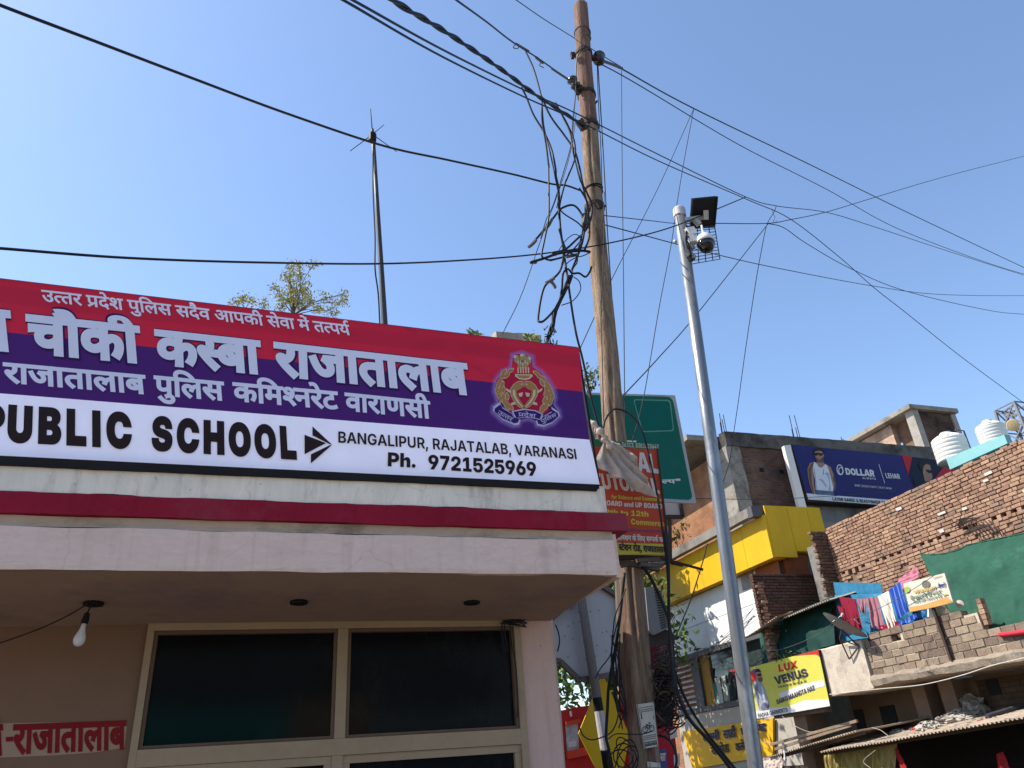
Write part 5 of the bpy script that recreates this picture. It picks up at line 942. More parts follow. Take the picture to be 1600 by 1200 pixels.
# posters on the pole
pp = M('poster_paper', (.45, .43, .38), .85, var=.12, bump=.1)
def on_pole(px, py):
    d = ray(px, py).normalized(); best = hy(px, py, YP); c, r = pole_pt(min(max(py, 8), 1195)); r *= 1.12
    ox, oy = CAM.x-c.x, CAM.y-c.y; A = d.x*d.x+d.y*d.y; B = 2*(ox*d.x+oy*d.y); C_ = ox*ox+oy*oy-r*r; D = B*B-4*A*C_
    return CAM+d*((-B-math.sqrt(D))/(2*A)) if D > 0 else Vector((c.x+r*0.98, c.y-r*.2, best.z))
def poster(name, label, P, seed):
    mb = MB(); a, b, c_, d = P
    V = lambda u, v: on_pole(lerp(lerp(a[0], b[0], u), lerp(d[0], c_[0], u), v), lerp(lerp(a[1], b[1], u), lerp(d[1], c_[1], u), v))
    mb.grid(V, 10, 6); o = V(.5, 1); t = thing(name, label, 'poster', o)
    x = mb.build('paper', pp, t, fix=False)
    so = x.modifiers.new('thick', 'SOLIDIFY'); so.thickness = .002
    return t, lambda x, y: V(x, y)
po, pf = poster('pasted_poster', 'white poster with a bicycle drawing pasted on the wooden pole', ((994, 1101), (1021, 1097), (1028, 1166), (1006, 1170)), 1)
pm = MB(); inkO = (-.0015, -.006, 0)
for P in ([(0.02, .01), (.98, .01), (.98, .03), (.02, .03)], [(0.02, .97), (.98, .97), (.98, .99), (.02, .99)], [(0.02, .03), (.05, .03), (.05, .97), (.02, .97)]): stampm(pm, pf, P, inkO)
rnd = random.Random(4)
for yy in (.08, .13, .17, .72, .76, .80, .86, .90, .93):
    x = .1
    while x < .92:
        w_ = rnd.uniform(.03, .1); stampm(pm, pf, [(x, yy), (min(x+w_, .95), yy), (min(x+w_, .95), yy+(.028 if yy > .85 else .016)), (x, yy+(.028 if yy > .85 else .016))], inkO); x += w_+.03
for cx in (.28, .72):
    O = ell(cx, .58, .17, .075, 18); I = ell(cx, .58, .13, .056, 18)
    for i in range(18): stampm(pm, pf, [O[i], O[(i+1) % 18], I[(i+1) % 18], I[i]], inkO)
for a, b in (((.28, .58), (.42, .50)), ((.42, .50), (.62, .50)), ((.62, .50), (.72, .58)), ((.42, .5), (.5, .58)), ((.5, .58), (.64, .5)), ((.36, .48), (.48, .48)), ((.62, .5), (.60, .45)), ((.55, .44), (.68, .46))): stampm(pm, pf, stroke([a, b], .022), inkO)
pm.build('ink', pk, po, fix=False)
letters('lettering', WORDS['p1'][:8], pf, (.14, .24), (.14, .36), (.95, .36), 622, pk, po, inkO, bold=40)
po2, pf2 = poster('pasted_poster', 'torn white poster at the foot of the wooden pole, below the bicycle poster', ((1011, 1190), (1030, 1192), (1032, 1199), (1012, 1199)), 2)
pm = MB()
for yy in (.2, .5, .8): stampm(pm, pf2, [(.1, yy), (.9, yy), (.9, yy+.1), (.1, yy+.1)], inkO)
pm.build('ink', pk, po2, fix=False)
po3 = hy(1035, 1185, 6.2)
t = thing('blue_poster', 'small blue board with pale letters right of the wooden pole foot', 'signboard', po3); f6 = PY(6.2)
m = MB(); m.prism([f6(*q) for q in ((1030, 1172), (1041, 1170), (1043, 1215), (1032, 1215))], (0, .02, 0)); m.build('panel', M('blue_tin', (.05, .07, .22), .6), t)
letters('lettering', WORDS['s1'], f6, (1031, 1178), (1031, 1189), (1040, 1188), 622, pw, t, (0, -.004, 0), bold=40)

# ============================================================ CAMERA POLE (steel)
YB = 5.6
galv = M('galvanised_steel', (0.20, 0.21, 0.225), 0.40, metal=0.6, var=0.2, scale=7, stretch=(1, 1, .35), bump=0.06, stain=(.42, .43, .45), samt=.4, sscale=6)
a, b = hy(1061, 328, YB), hy(1181, 1200, YB); d = (a-b).normalized(); bot = b-d*((b.z-GZ)/d.z)
cp = thing('camera_pole', 'galvanised steel pole carrying a solar panel and dome camera', 'pole', bot)
m = MB(); m.tube([bot, b, b.lerp(a, .5), a], [.060, .0595, .0595, .06], 28); sh = m.build('shaft', galv, cp, smooth=False)
for f in sh.data.polygons: f.use_smooth = len(f.vertices) == 4
m = MB(); m.lathe(a-d*.10, d, [(.064, 0), (.069, .003), (.069, .10), (.063, .115), (.02, .12)], 24); m.build('cap', M('grey_cap', (.50, .50, .50), .5, var=.1), cp)
fB = PY(YB); zc = lambda Y: zoomed(PY(Y), 1030, 290, 7.5)
for yy in (520, 700, 850):
    c = zc(YB)(180+(yy-260)*.19+62, yy); m = MB(); m.lathe(c-d*.008, d, [(.064, 0), (.0665, .002), (.0665, .014), (.064, .016)], 20); m.build('band', M('band_steel', (.28, .28, .29), .5, metal=.6), cp)
m = MB(); pn = [zc(5.36)(395, 160), zc(5.36)(678, 132), zc(5.66)(645, 480), zc(5.66)(372, 497)]
nrm = (pn[1]-pn[0]).cross(pn[3]-pn[0]).normalized(); nrm = nrm if nrm.dot(pn[0]-CAM) > 0 else -nrm
m.prism(pn, nrm*.03); sp_ = m.build('solar_panel', M('panel_back', (.012, .013, .018), .5, var=.2, bump=0), cp)
m = MB()
for i in range(4): m.bar(pn[i]-nrm*.004, pn[(i+1) % 4]-nrm*.004, .018, .012)
m.build('panel_frame', M('panel_rim', (.03, .03, .035), .45, metal=.5), sp_)
lite = M('grey_alloy', (.40, .385, .36), .5, metal=.4, var=.15)
m = MB(); m.bar(zc(5.55)(300, 405), zc(5.52)(560, 365), .05, .035); m.bar(zc(5.45)(545, 290), zc(5.5)(548, 400), .055, .02); m.bar(zc(5.52)(420, 400), zc(5.52)(470, 460), .05, .05); m.build('bracket_arm', lite, cp)
m = MB(); zz = zc(5.62)
for i in range(5):
    t_ = i/4; m.tube([zz(lerp(378, 648, t_), lerp(497, 468, t_)), zz(lerp(380, 712, t_), lerp(920, 862, t_))], .006, 5)
for i in range(12):
    t_ = i/11; m.tube([zz(lerp(378, 380, t_), lerp(497, 920, t_)), zz(lerp(648, 712, t_), lerp(468, 862, t_))], .0045, 5)
m.build('mesh_guard', M('guard_wire', (.05, .055, .075), .5, metal=.4), cp)
whitep = M('white_plastic', (.62, .61, .60), .4, var=.06, bump=0)
z5 = zc(5.45)
dc = z5(548, 690); mm = (z5(648, 690)-z5(548, 690)).length/100
m = MB(); m.lathe(dc+Vector((0, 0, .02)), (0, 0, 1), [(88*mm, 0), (86*mm, 25*mm), (70*mm, 75*mm), (40*mm, 100*mm), (14*mm, 108*mm), (10*mm, 160*mm), (10*mm, 215*mm), (2*mm, 220*mm)], 22); camh = m.build('dome_camera', whitep, cp, smooth=True)
m = MB(); m.lathe(dc+Vector((0, 0, .02)), (0, 0, -1), [(86*mm, 0), (88*mm, 22*mm), (80*mm, 50*mm), (62*mm, 80*mm), (36*mm, 100*mm), (2*mm, 108*mm)], 22); m.build('dome_glass', M('smoked_dome', (.008, .008, .01), .12, var=.1, bump=0, spec=.5), camh, smooth=True)
m = MB(); cq = z5(560, 725)+Vector((0, -.05, 0)); m.lathe(cq, (cq-CAM).normalized()*-1, [(26*mm, 0), (26*mm, .012), (15*mm, .016), (14*mm, .006)], 16); m.build('lens', M('lens_ring', (.10, .085, .07), .3, metal=.3), camh)
m = MB(); m.bar(zc(5.5)(345, 650), zc(5.47)(510, 620), .035, .04); m.bar(zc(5.52)(325, 545), zc(5.52)(415, 530), .05, .09); m.bar(zc(5.53)(350, 640), zc(5.53)(410, 630), .06, .11); m.build('camera_arm', whitep, cp)
m = MB(); m.bar(zc(5.53)(355, 690), zc(5.53)(395, 745), .05, .05); m.bar(zc(5.53)(340, 830), zc(5.53)(385, 800), .05, .1); m.build('junction_box', M('grey_box', (.26, .25, .24), .6), cp)
m = MB(); m.bar(zc(5.53)(320, 480), zc(5.53)(330, 530), .04, .05); m.bar(zc(5.53)(345, 860), zc(5.53)(385, 850), .05, .06)
m.tube(spline([zc(5.52)(*q) for q in ((325, 520), (318, 600), (345, 700), (350, 790), (365, 850))], 5), .012, 6); m.tube(spline([zc(5.5)(*q) for q in ((345, 600), (310, 610), (330, 720), (360, 760), (380, 830))], 5), .009, 6); m.build('cabling', WIRE, cp)
m = MB(); m.lathe(zc(5.5)(195, 662), (-1, -1, 0), [(.012, -.01), (.016, 0), (.016, .03), (.004, .035)], 10); m.build('bolt', lite, cp)

# ============================================================ GREEN ROAD SIGN, GREY SIGN BACK, DIAMOND
fg = PY(9.0); zg = zoomed(fg, 860, 560, 3.529)
gs = thing('green_road_sign', 'big green road sign with whitish border behind the wooden pole', 'road sign', (5.2, 9.05, GZ))
def rounded(P, r, n=5):
    out = []
    for i in range(len(P)):
        p, a, b = Vector(P[i]), Vector(P[i-1]), Vector(P[(i+1) % len(P)]); d1, d2 = (a-p).normalized()*r, (b-p).normalized()*r
        for k in range(n+1):
            t = k/n; q = (p+d1)*(1-t)**2+p*2*t*(1-t)+(p+d2)*t*t; out.append((q.x, q.y))
    return out
bo = [(-260, 172), (688, 203), (806, 800), (-240, 740)]
m = MB(); m.prism([zg(*p)+Vector((0, .003, 0)) for p in bo], (0, .03, 0)); m.build('plate', M('sign_border_white', (.33, .335, .33), .55, var=.15, stain=(.28, .26, .22), samt=.3), gs)
gm = M('sign_green', (0.004, 0.10, 0.072), .42, var=.16, scale=1.5, stain=(.015, .09, .06), samt=.35)
stamp('green_face', zg, rounded([(-240, 188), (672, 212), (786, 782), (-225, 722)], 34), gm, gs, (0, -.001, 0))
g2 = M('sign_green_line', (.10, .27, .19), .5)
m = MB(); O = rounded([(455, 225), (662, 230), (682, 402), (505, 408)], 18); I = rounded([(461, 231), (656, 236), (676, 396), (510, 402)], 16)
for i in range(len(O)): stampm(m, zg, [O[i], O[(i+1) % len(O)], I[(i+1) % len(O)], I[i]], (0, -.004, 0))
m.build('inner_border', g2, gs)
stamp('inner_plate', zg, I, M('sign_green_dark', (.0, .095, .072), .4, var=.1), gs, (0, -.003, 0))
sw = M('sign_letter_white', (.55, .57, .55), .5)
letters('lettering', WORDS['g1'], zg, (560, 672), (562, 692), (718, 688), 622, sw, gs, (0, -.006, 0), bold=34)
letters('lettering', WORDS['t2'][-9:], zg, (330, 452), (330, 486), (474, 490), 622, sw, gs, (0, -.006, 0), bold=34)
m = MB()
p = fg(962, 640); m.box((p.x-.16, 9.05, GZ), (p.x-.06, 9.13, 6.3))
m.build('post', M('post_grey_dark', (.12, .115, .11), .7), gs)
fk = PY(9.6)
t = thing('white_box_sign', 'small pale box sign under the right corner of the green road sign', 'signboard', fk(1050, 808)); m = MB()
m.prism([fk(*q) for q in ((1030, 780), (1061, 785), (1065, 807), (1030, 807))], (0, .15, 0)); m.build('panel', M('pale_tin', (.40, .37, .36), .6), t)
m = MB(); m.bar(fk(1028, 808)-Vector((0, .01, 0)), fk(1066, 808)-Vector((0, .01, 0)), .05); m.bar(fk(1062, 784)-Vector((0, .01, 0)), fk(1066, 808)-Vector((0, .01, 0)), .05); m.bar(fk(1045, 810), fk(1046, 880), .06); m.build('frame', iron, t)
YG = 7.5; fgy = PY(YG)
gb = thing('grey_sign_back', 'blank grey back of a large angular sign board behind the column', 'road sign', (3.35, YG+.06, 2.4))
P = [(840, 985), (908, 926), (932, 912), (966, 934), (976, 1046), (958, 1054), (903, 1063), (873, 1034), (840, 1030)]
m = MB(); m.prism([fgy(*q) for q in P], (0, .012, 0)); m.build('plate', M('sign_back_grey', (.40, .39, .39), .6, var=.08, scale=1.2, stain=(.30, .28, .27), samt=.25), gb)
m = MB()
for i in range(len(P)): m.bar(fgy(*P[i])-Vector((0, .03, 0)), fgy(*P[(i+1) % len(P)])-Vector((0, .03, 0)), .05, .05)
m.build('rim', M('rim_brown', (.13, .105, .09), .8, var=.2), gb)
m = MB(); rnd = random.Random(11)
for k in range(24):
    q = (rnd.uniform(880, 960), rnd.uniform(950, 1045)); m.lathe(fgy(*q)-Vector((0, .002, 0)), (0, -1, 0), [(.006, 0), (.006, .003), (.001, .004)], 6)
m.build('rivet', iron, gb)
zs = zoomed(PY(7.4), 860, 860, 3.5306)
b = PY(7.4)(948, 1200); top = PY(7.4)(907, 925); d = (top-b); b0 = b-d*((b.z-GZ)/d.z)
st_ = thing('striped_post', 'leaning thin post banded grey, black and white before the yellow diamond', 'post', b0)
def seg(y0, y1, mat, nm, r=.047):
    ff = PY(7.4); x = lambda y: 909+(y-940)*(950-909)/260; mb = MB(); mb.tube([ff(x(y0), y0), ff(x(y1), y1)], r, 12); mb.build(nm, mat, st_, smooth=False)
seg(920, 1090, M('post_grey', (.15, .135, .125), .7, var=.2), 'shaft'); seg(1090.2, 1111, black_m, 'black_band'); seg(1111.2, 1172, M('post_white', (.42, .40, .41), .7, var=.15, bump=.2), 'white_band'); seg(1172.2, 1200, black_m, 'black_band')
m = MB(); ff = PY(7.4); m.tube([ff(950, 1200.2), b0], .047, 12); m.build('foot', black_m, st_)
yd = thing('yellow_diamond_sign', 'yellow diamond warning sign standing behind the striped post', 'road sign', PY(7.9)(950, 1230)+Vector((0, 0, -2.2))); fd = PY(7.8)
yel = M('diamond_yellow', (.58, .36, .012), .5, var=.10, scale=2)
m = MB(); m.prism([fd(*q) for q in ((942, 1052), (984, 1150), (962, 1262), (904, 1146))], (0, .015, 0)); m.build('plate', yel, yd)
m = MB(); q = fd(950, 1150); m.box((q.x-.02, 7.82, GZ), (q.x+.02, 7.85, q.z)); m.build('post', iron, yd)
# red stall far behind
fr = PY(13.0); rs = thing('red_stall', 'red painted stall with a window, behind the yellow diamond', 'stall', fr(930, 1200)+Vector((0, 0, -1.5)))
redw = M('stall_red', (.36, .02, .016), .6, var=.2, stain=(.2, .02, .02), samt=.3)
m = MB(); m.prism([fr(*q) for q in ((840, 1118), (905, 1104), (985, 1096), (1000, 1240), (840, 1240))], (0, 2.2, 0)); m.build('wall', redw, rs)
m = MB(); m.prism([fr(*q)-Vector((0, .02, 0)) for q in ((883, 1132), (902, 1128), (904, 1172), (886, 1178))], (0, .015, 0)); wn = m.build('window', M('stall_window', (.33, .33, .30), .4, var=.5, scale=9), rs)
m = MB(); m.bar(fr(882, 1131)-Vector((0, .05, 0)), fr(904, 1127)-Vector((0, .05, 0)), .06); m.bar(fr(885, 1180)-Vector((0, .05, 0)), fr(918, 1173)-Vector((0, .05, 0)), .12); m.build('trim', M('stall_trim', (.50, .05, .02), .5), rs)
m = MB(); m.prism([fr(*q)-Vector((0, .03, 0)) for q in ((887, 1160), (899, 1157), (900, 1166), (888, 1169))], (0, .01, 0)); m.build('notice', pw, rs); m = MB(); m.prism([fr(*q)-Vector((0, .03, 0)) for q in ((889, 1112), (892, 1111), (893, 1119), (890, 1120))], (0, .01, 0)); m.build('notice', pw, rs)
fr2 = PY(12.0); t = thing('maroon_screen', 'dark maroon panel behind the cable tangle and air conditioner', 'panel', fr2(1035, 1200)+Vector((0, 0, -1)))
m = MB(); m.prism([fr2(*q) for q in ((1000, 975), (1046, 985), (1052, 1130), (1000, 1150))], (0, .1, 0)); m.build('panel', M('maroon_paint', (.075, .008, .012), .6, var=.25), t)
m = MB(); m.bar(fr2(1026, 984)-Vector((0, .05, 0)), fr2(1044, 998)-Vector((0, .05, 0)), .05); m.build('rail', M('pale_rail', (.4, .33, .3), .6), t)
t = thing('red_stand', 'red and white shop stand beyond the wooden pole foot', 'stall', fr2(1045, 1215)+Vector((0, 0, -1)))
m = MB(); m.prism([fr2(*q) for q in ((1028, 1135), (1052, 1130), (1066, 1240), (1020, 1240))], (0, .6, 0)); m.build('panel', M('stand_red', (.34, .015, .03), .5, var=.25), t)
m = MB(); m.prism([fr2(*q)-Vector((0, .02, 0)) for q in ((1046, 1142), (1056, 1139), (1058, 1152), (1047, 1155))], (0, .015, 0)); m.build('notice', pw, t); m = MB(); m.prism([fr2(*q)-Vector((0, .02, 0)) for q in ((1052, 1180), (1061, 1177), (1062, 1196), (1053, 1199))], (0, .015, 0)); m.build('notice', pw, t)
# air conditioner
fa = PY(10.0); t = thing('air_conditioner', 'boxy outdoor air conditioner unit right of the wooden pole', 'air conditioner', fa(1028, 992))
m = MB(); P = [(1008, 918), (1024, 915), (1034, 925), (1044, 982), (1022, 992), (1014, 985)]
m.prism([fa(*q) for q in P], (0, .4, 0)); m.build('case', M('ac_case', (.17, .17, .165), .6, var=.15), t)
m = MB()
for k in range(16):
    u = k/15; m.bar(fa(lerp(1022, 1033, u), lerp(922, 982, u))-Vector((0, .01, 0)), fa(lerp(1032, 1041, u), lerp(925, 978, u))-Vector((0, .01, 0)), .012)
m.build('grille', black_m, t)
m = MB(); m.bar(fa(1012, 990)+Vector((0, .1, -.03)), fa(1046, 984)+Vector((0, .1, -.03)), .05, .3); m.bar(fa(1012, 990)+Vector((0, .35, -.03)), fa(1000, 985)+Vector((0, 1.2, -.1)), .05, .05); m.build('bracket', iron, t)

# ============================================================ YELLOW SHOP (right side of the street)
shop = thing('yellow_shop', 'saree shop with bright yellow fascia over white panels and show window', 'shop', (13.5, 18, GZ))
cement = M('old_cement_dark', (0.20, 0.185, 0.165), .95, var=.25, stain=(.07, .062, .055), samt=.4, bump=.4)
yelp = M('yellow_cladding', (0.60, 0.345, 0.014), .45, var=.12, scale=2.2, stain=(.40, .22, .02), samt=.10, sscale=2.5, stretch=(1, 1, .35), bump=.03)
whp = M('white_cladding', (0.66, 0.66, 0.65), .4, var=.06, scale=.8, bump=.03, stain=(.48, .47, .46), samt=.2)
darks = M('dark_slate_trim', (0.085, 0.085, 0.09), .6, var=.2, bump=.1)
m = MB(); m.box((12.14, 15.32, GZ), (17, 21.0, 6.9)); m.build('wall', M('shop_wall', (.22, .20, .18), .95, var=.2), shop)
m = MB(); strip_y(m, [(11.45, 6.93), (11.45, 7.16), (11.62, 7.17), (11.62, 6.93)], 15.25, 24.0, 40, .008, 3); m.build('parapet', cement, shop)
m = MB(); m.box((11.45, 15.06, 6.90), (12.05, 15.245, 7.17)); m.build('parapet_end', darks, shop)
m = MB(); m.box((11.78, 15.25, 6.56), (12.4, 23, 6.925)); m.build('slab', cement, shop)
edges = [14.98, 16.02, 17.08, 18.12, 19.16, 20.2, 21.3]
m = MB()
for a, b in zip(edges, edges[1:]): m.box((11.70, a+.006, 5.87), (11.76, b-.006, 6.92))
m.box((11.765, 14.985, 5.88), (12.13, 21.3, 6.55)); m.box((11.765, 14.985, 6.551), (12.13, 15.24, 6.9)); m.build('yellow_fascia', yelp, shop)
fy = PY(14.98)
m = MB(); xs = [11.765, 12.42, 13.02, 13.43]
for a, b in zip(xs, xs[1:]):
    z0 = 6.03 if a > 12 else 5.88
    m.box((a+.005, 14.98, z0), (b-.005, 15.02, 7.16))
m.box((12.13, 15.025, 6.04), (13.42, 15.3, 7.14)); m.build('yellow_return', yelp, shop)
m = MB()
for (a, b) in ((15.3, 16.4), (16.4, 17.55), (17.55, 18.85), (18.85, 20.2), (20.2, 21.2)):
    for z0, z1 in ((4.40, 5.10), (5.10, 5.865)): m.box((12.0, a+.007, z0+.007), (12.06, b-.007, z1-.007))
m.build('white_panel', whp, shop)
m = MB(); m.box((12.06, 15.3, 4.36), (12.13, 21.3, 5.87)); m.build('panel_joint', M('joint_black', (.05, .05, .05), .8), shop)
m = MB(); m.box((11.86, 15.2, 4.26), (12.14, 21.4, 4.385)); m.box((11.86, 15.2, 2.86), (12.14, 20.9, 2.99)); m.box((11.9, 19.45, 2.991), (12.1, 19.85, 4.259)); m.build('show_window_frame', darks, shop)
wood_c = M('brown_cladding', (0.235, 0.072, 0.028), .6, var=.28, scale=2.5, stretch=(1, .3, 4), bump=.15)
m = MB(); m.box((12.16, 15.20, 5.2), (12.85, 15.31, 6.025)); m.box((11.975, 15.2, 5.2), (11.995, 16.15, 5.862)); m.build('brown_cladding', wood_c, shop)
m = MB(); m.box((11.97, 19.0, 2.991), (12.02, 19.44, 4.259)); m.build('ochre_pillar', M('ochre_pillar', (.33, .19, .03), .6, var=.15), shop)
m = MB()
for k in range(9): z = lerp(2.95, 4.2, (k+.5)/9); m.obox((11.95, 20.4, z), (.045, 0, .03), (0, .54, 0), (.004, 0, -.006))
m.build('louvre', M('louvre_white', (.55, .53, .52), .5, var=.1), shop)
m = MB(); m.box((12.1, 19.86, 2.99), (12.13, 21, 4.26)); m.build('louvre_back', black_m, shop)
m = MB(); m.box((12.02, 15.3, 2.991), (12.04, 18.99, 4.259)); m.build('show_window', M('show_glass', (.035, .05, .05), .12, var=.6, scale=1.5, bump=0, spec=.5), shop)
fx = PX(11.99); rnd = random.Random(9)
dmat = [M('drape_%s' % n, c, .7, var=.3, scale=6, stretch=(1, 3, .6)) for n, c in (('teal', (.03, .22, .21)), ('pale', (.30, .33, .30)), ('white', (.42, .44, .42)), ('mint', (.17, .24, .22)), ('blackish', (.02, .025, .03)), ('red', (.35, .03, .05)))]
dr = thing('sari_display', 'pale and teal saris draped in the show window of the yellow shop', 'drapes', (11.98, 18, 2.99))
for (x0, x1, xb0, xb1, yt, yb_, mi) in ((1114, 1118, 1118, 1127, 1068, 1108, 0), (1116, 1124, 1121, 1133, 1060, 1106, 2), (1126, 1133, 1132, 1140, 1056, 1095, 1), (1104, 1114, 1108, 1118, 1045, 1105, 4), (1136, 1142, 1140, 1149, 1068, 1104, 3), (1141, 1148, 1145, 1150, 1047, 1054, 5), (1138, 1150, 1136, 1150, 1050, 1098, 4)):
    m = sheet('x', [fx(x0, yt), fx(x1, yt-1), fx(xb1, yb_), fx(xb0, yb_+1)], None, amp=.03, seed=x0, nu=10, nv=8, freq=(6, 1)); o = m.build('drape', dmat[mi], dr, smooth=True)
fb = PX(11.80); zb4 = zoomed(fb, 1040, 1000, 6.0)
sb = thing('saree_shop_board', 'yellow shop board with black Hindi lettering below the show window', 'signboard', (11.82, 18.6, 1.5))
q = [(150, 852), (1010, 738), (1030, 905), (190, 1160)]
m = MB(); P = [fb(1066, 1143), fb(1207, 1122), fb(1207, 1180), fb(1082, 1202)]; m.prism([p+Vector((.01, 0, 0)) for p in P], (.06, 0, 0)); m.build('panel', M('board_yellow', (.62, .34, .012), .5, var=.10, stain=(.42, .22, .03), samt=.15), sb)
inkb = M('board_ink', (.012, .01, .025), .5)
ys = WORDS['y1']; cuts = [i for i, k in enumerate(ys) if k == SPACE]
XO = (-.012, 0, 0)
wo = M('board_letter_edge', (.55, .52, .5), .5)
for sl, TL, BL, BR in ((ys[:cuts[0]], (352, 888), (358, 952), (516, 928)), (ys[cuts[0]+1:cuts[1]], (540, 852), (550, 925), (672, 905)), (ys[cuts[1]+1:cuts[2]], (706, 830), (714, 900), (790, 885)), (ys[cuts[2]+1:], (815, 800), (822, 868), (950, 850))):
    letters('lettering_edge', sl, zb4, TL, BL, BR, 622, wo, sb, (-.010, 0, 0), bold=62); letters('lettering', sl, zb4, TL, BL, BR, 622, inkb, sb, (-.02, 0, 0), bold=36)
y2_ = WORDS['y2']; cuts = [i for i, k in enumerate(y2_) if k == SPACE]
letters('lettering', y2_[:cuts[0]], zb4, (425, 1010), (440, 1078), (608, 1048), 622, inkb, sb, (-.02, 0, 0), bold=36); letters('lettering', y2_[cuts[0]+1:], zb4, (655, 975), (664, 1042), (860, 1010), 622, inkb, sb, (-.02, 0, 0), bold=36)
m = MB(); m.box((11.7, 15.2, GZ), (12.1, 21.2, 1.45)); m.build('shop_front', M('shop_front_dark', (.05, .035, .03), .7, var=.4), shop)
m = MB(); m.box((11.9, 15.4, 1.46), (12.13, 21, 2.85)); m.build('band_wall', M('pale_band_wall', (.36, .33, .29), .8, var=.15), shop)
# parapet plants on the yellow shop
wl = leafmat('parapet_weed_leaf', (.10, .135, .03), .45); rnd = random.Random(31); lf, st2 = MB(), MB(); sp_ = []
for k in range(26):
    py = rnd.uniform(822, 862); px = 1046+(862-py)*.85+rnd.uniform(-6, 10); c = hx(px, py, 12.3); r0 = Vector((12.3, c.y, 7.0)); st2.tube([r0, r0.lerp(c, .6), c], .01, 4)
    for j in range(100): sp_.append((c+Vector((rnd.gauss(0, .16), rnd.gauss(0, .2), rnd.gauss(-.05, .17))), 1))
leaves(lf, sp_, .075, rnd); t = thing('parapet_plants', 'leafy weeds growing on the roof edge of the yellow shop', 'plant', (12.3, 20, 7.0)); lf.build('foliage', wl, t, fix=False); st2.build('stem', stem_m, t)
m = MB(); a, b = hx(1083, 822, 12.5), hx(1155, 795, 12.5); m.bar(a, b, .06, .35); m.bar(hx(1080, 826, 12.6), hx(1120, 800, 12.6), .05, .2)
tag(m.build('roof_sheet', M('dark_tar_sheet', (.05, .048, .045), .9, var=.3)), 'dark tarred sheet lying along the roof of the yellow shop', 'sheet')
# ============================================================ TALL BRICK BUILDING
tall = thing('tall_brick_building', 'tall unplastered brick building with black rain stains behind the yellow shop', 'building', (18, 20, GZ))
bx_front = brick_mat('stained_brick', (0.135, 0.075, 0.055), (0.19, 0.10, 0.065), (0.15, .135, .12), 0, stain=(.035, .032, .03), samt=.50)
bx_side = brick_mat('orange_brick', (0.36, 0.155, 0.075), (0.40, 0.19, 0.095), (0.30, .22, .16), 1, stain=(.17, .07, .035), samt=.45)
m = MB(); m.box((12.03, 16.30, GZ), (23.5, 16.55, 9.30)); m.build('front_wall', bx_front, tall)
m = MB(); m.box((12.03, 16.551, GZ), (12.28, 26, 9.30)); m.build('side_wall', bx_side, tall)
m = MB(); strip_x(m, [(16.24, 9.305), (16.22, 9.72), (16.5, 9.75), (16.55, 9.305)], 12.0, 23.6, 60, .015, 2); m.build('roof_edge', M('black_stained_cement', (.13, .12, .11), .95, var=.3, scale=2, stain=(.03, .028, .026), samt=.6, bump=.5), tall)
m = MB(); m.box((11.0, 16.56, 9.55), (23.4, 26, 9.70)); m.build('roof_slab', M('slab_cement', (.24, .22, .195), .95, var=.25, stain=(.08, .07, .06), samt=.4), tall)
m = MB()
V = []
for k in range(15):
    z = lerp(5.5, 9.30, k/14); j = noise.noise(Vector((z*3, 1, 2)))*.05
    V += [(11.97, 16.26, z), (12.42+j, 16.26, z), (12.42+j, 16.298, z), (11.97, 16.8+j, z)]
m.add(V, [(4*k+i, 4*k+(i+1) % 4, 4*k+4+(i+1) % 4, 4*k+4+i) for k in range(14) for i in range(4)]+[(0, 1, 2, 3), (56, 57, 58, 59)]); m.build('corner_column', M('column_cement', (.26, .235, .20), .95, var=.3, scale=2, stain=(.08, .07, .06), samt=.45, sscale=2.5, bump=.4), tall)
m = MB(); V = [];
m.box((13.9, 16.2, 5.0), (18.6, 16.296, 7.75)); m.build('plastered_patch', M('grey_stained_plaster', (.20, .19, .18), .95, var=.3, scale=1.5, stain=(.045, .042, .04), samt=.42, sscale=1.6, bump=.4, stretch=(1, 1, .5)), tall)
hole = MB()
for px, py in ((1158, 731), (1190, 734), (1221, 737)): c = hy(px, py, 16.29); hole.box((c.x-.06, 16.27, c.z-.05), (c.x+.06, 16.299, c.z+.05))
hole.build('putlog_hole', black_m, tall)
rebar = M('rebar_rust', (.06, .045, .04), .8, metal=.3)
for lab, L_ in (('cluster of bare rebar rods on the tall roof, nearest the steel pole', ((1127, 670, 1124, 646), (1131, 671, 1128, 655), (1134, 671, 1130, 648), (1126, 670, 1125, 660))), ('pair of long bare rebar rods above the blue billboard man', ((1240, 682, 1233, 649), (1250, 684, 1241, 649), (1238, 681, 1237, 670), (1246, 683, 1243, 668))), ('short rebar stub on the roof edge beside the stair tower', ((1316, 690, 1314, 683), (1319, 690, 1317, 686)))):
    m = MB()
    for a, b, c, d in L_: m.tube([hy(a, b, 16.45)-Vector((0, 0, .3)), hy(c, d, 16.45)], .012, 5)
    tag(m.build('rebar', rebar), lab, 'rebar')
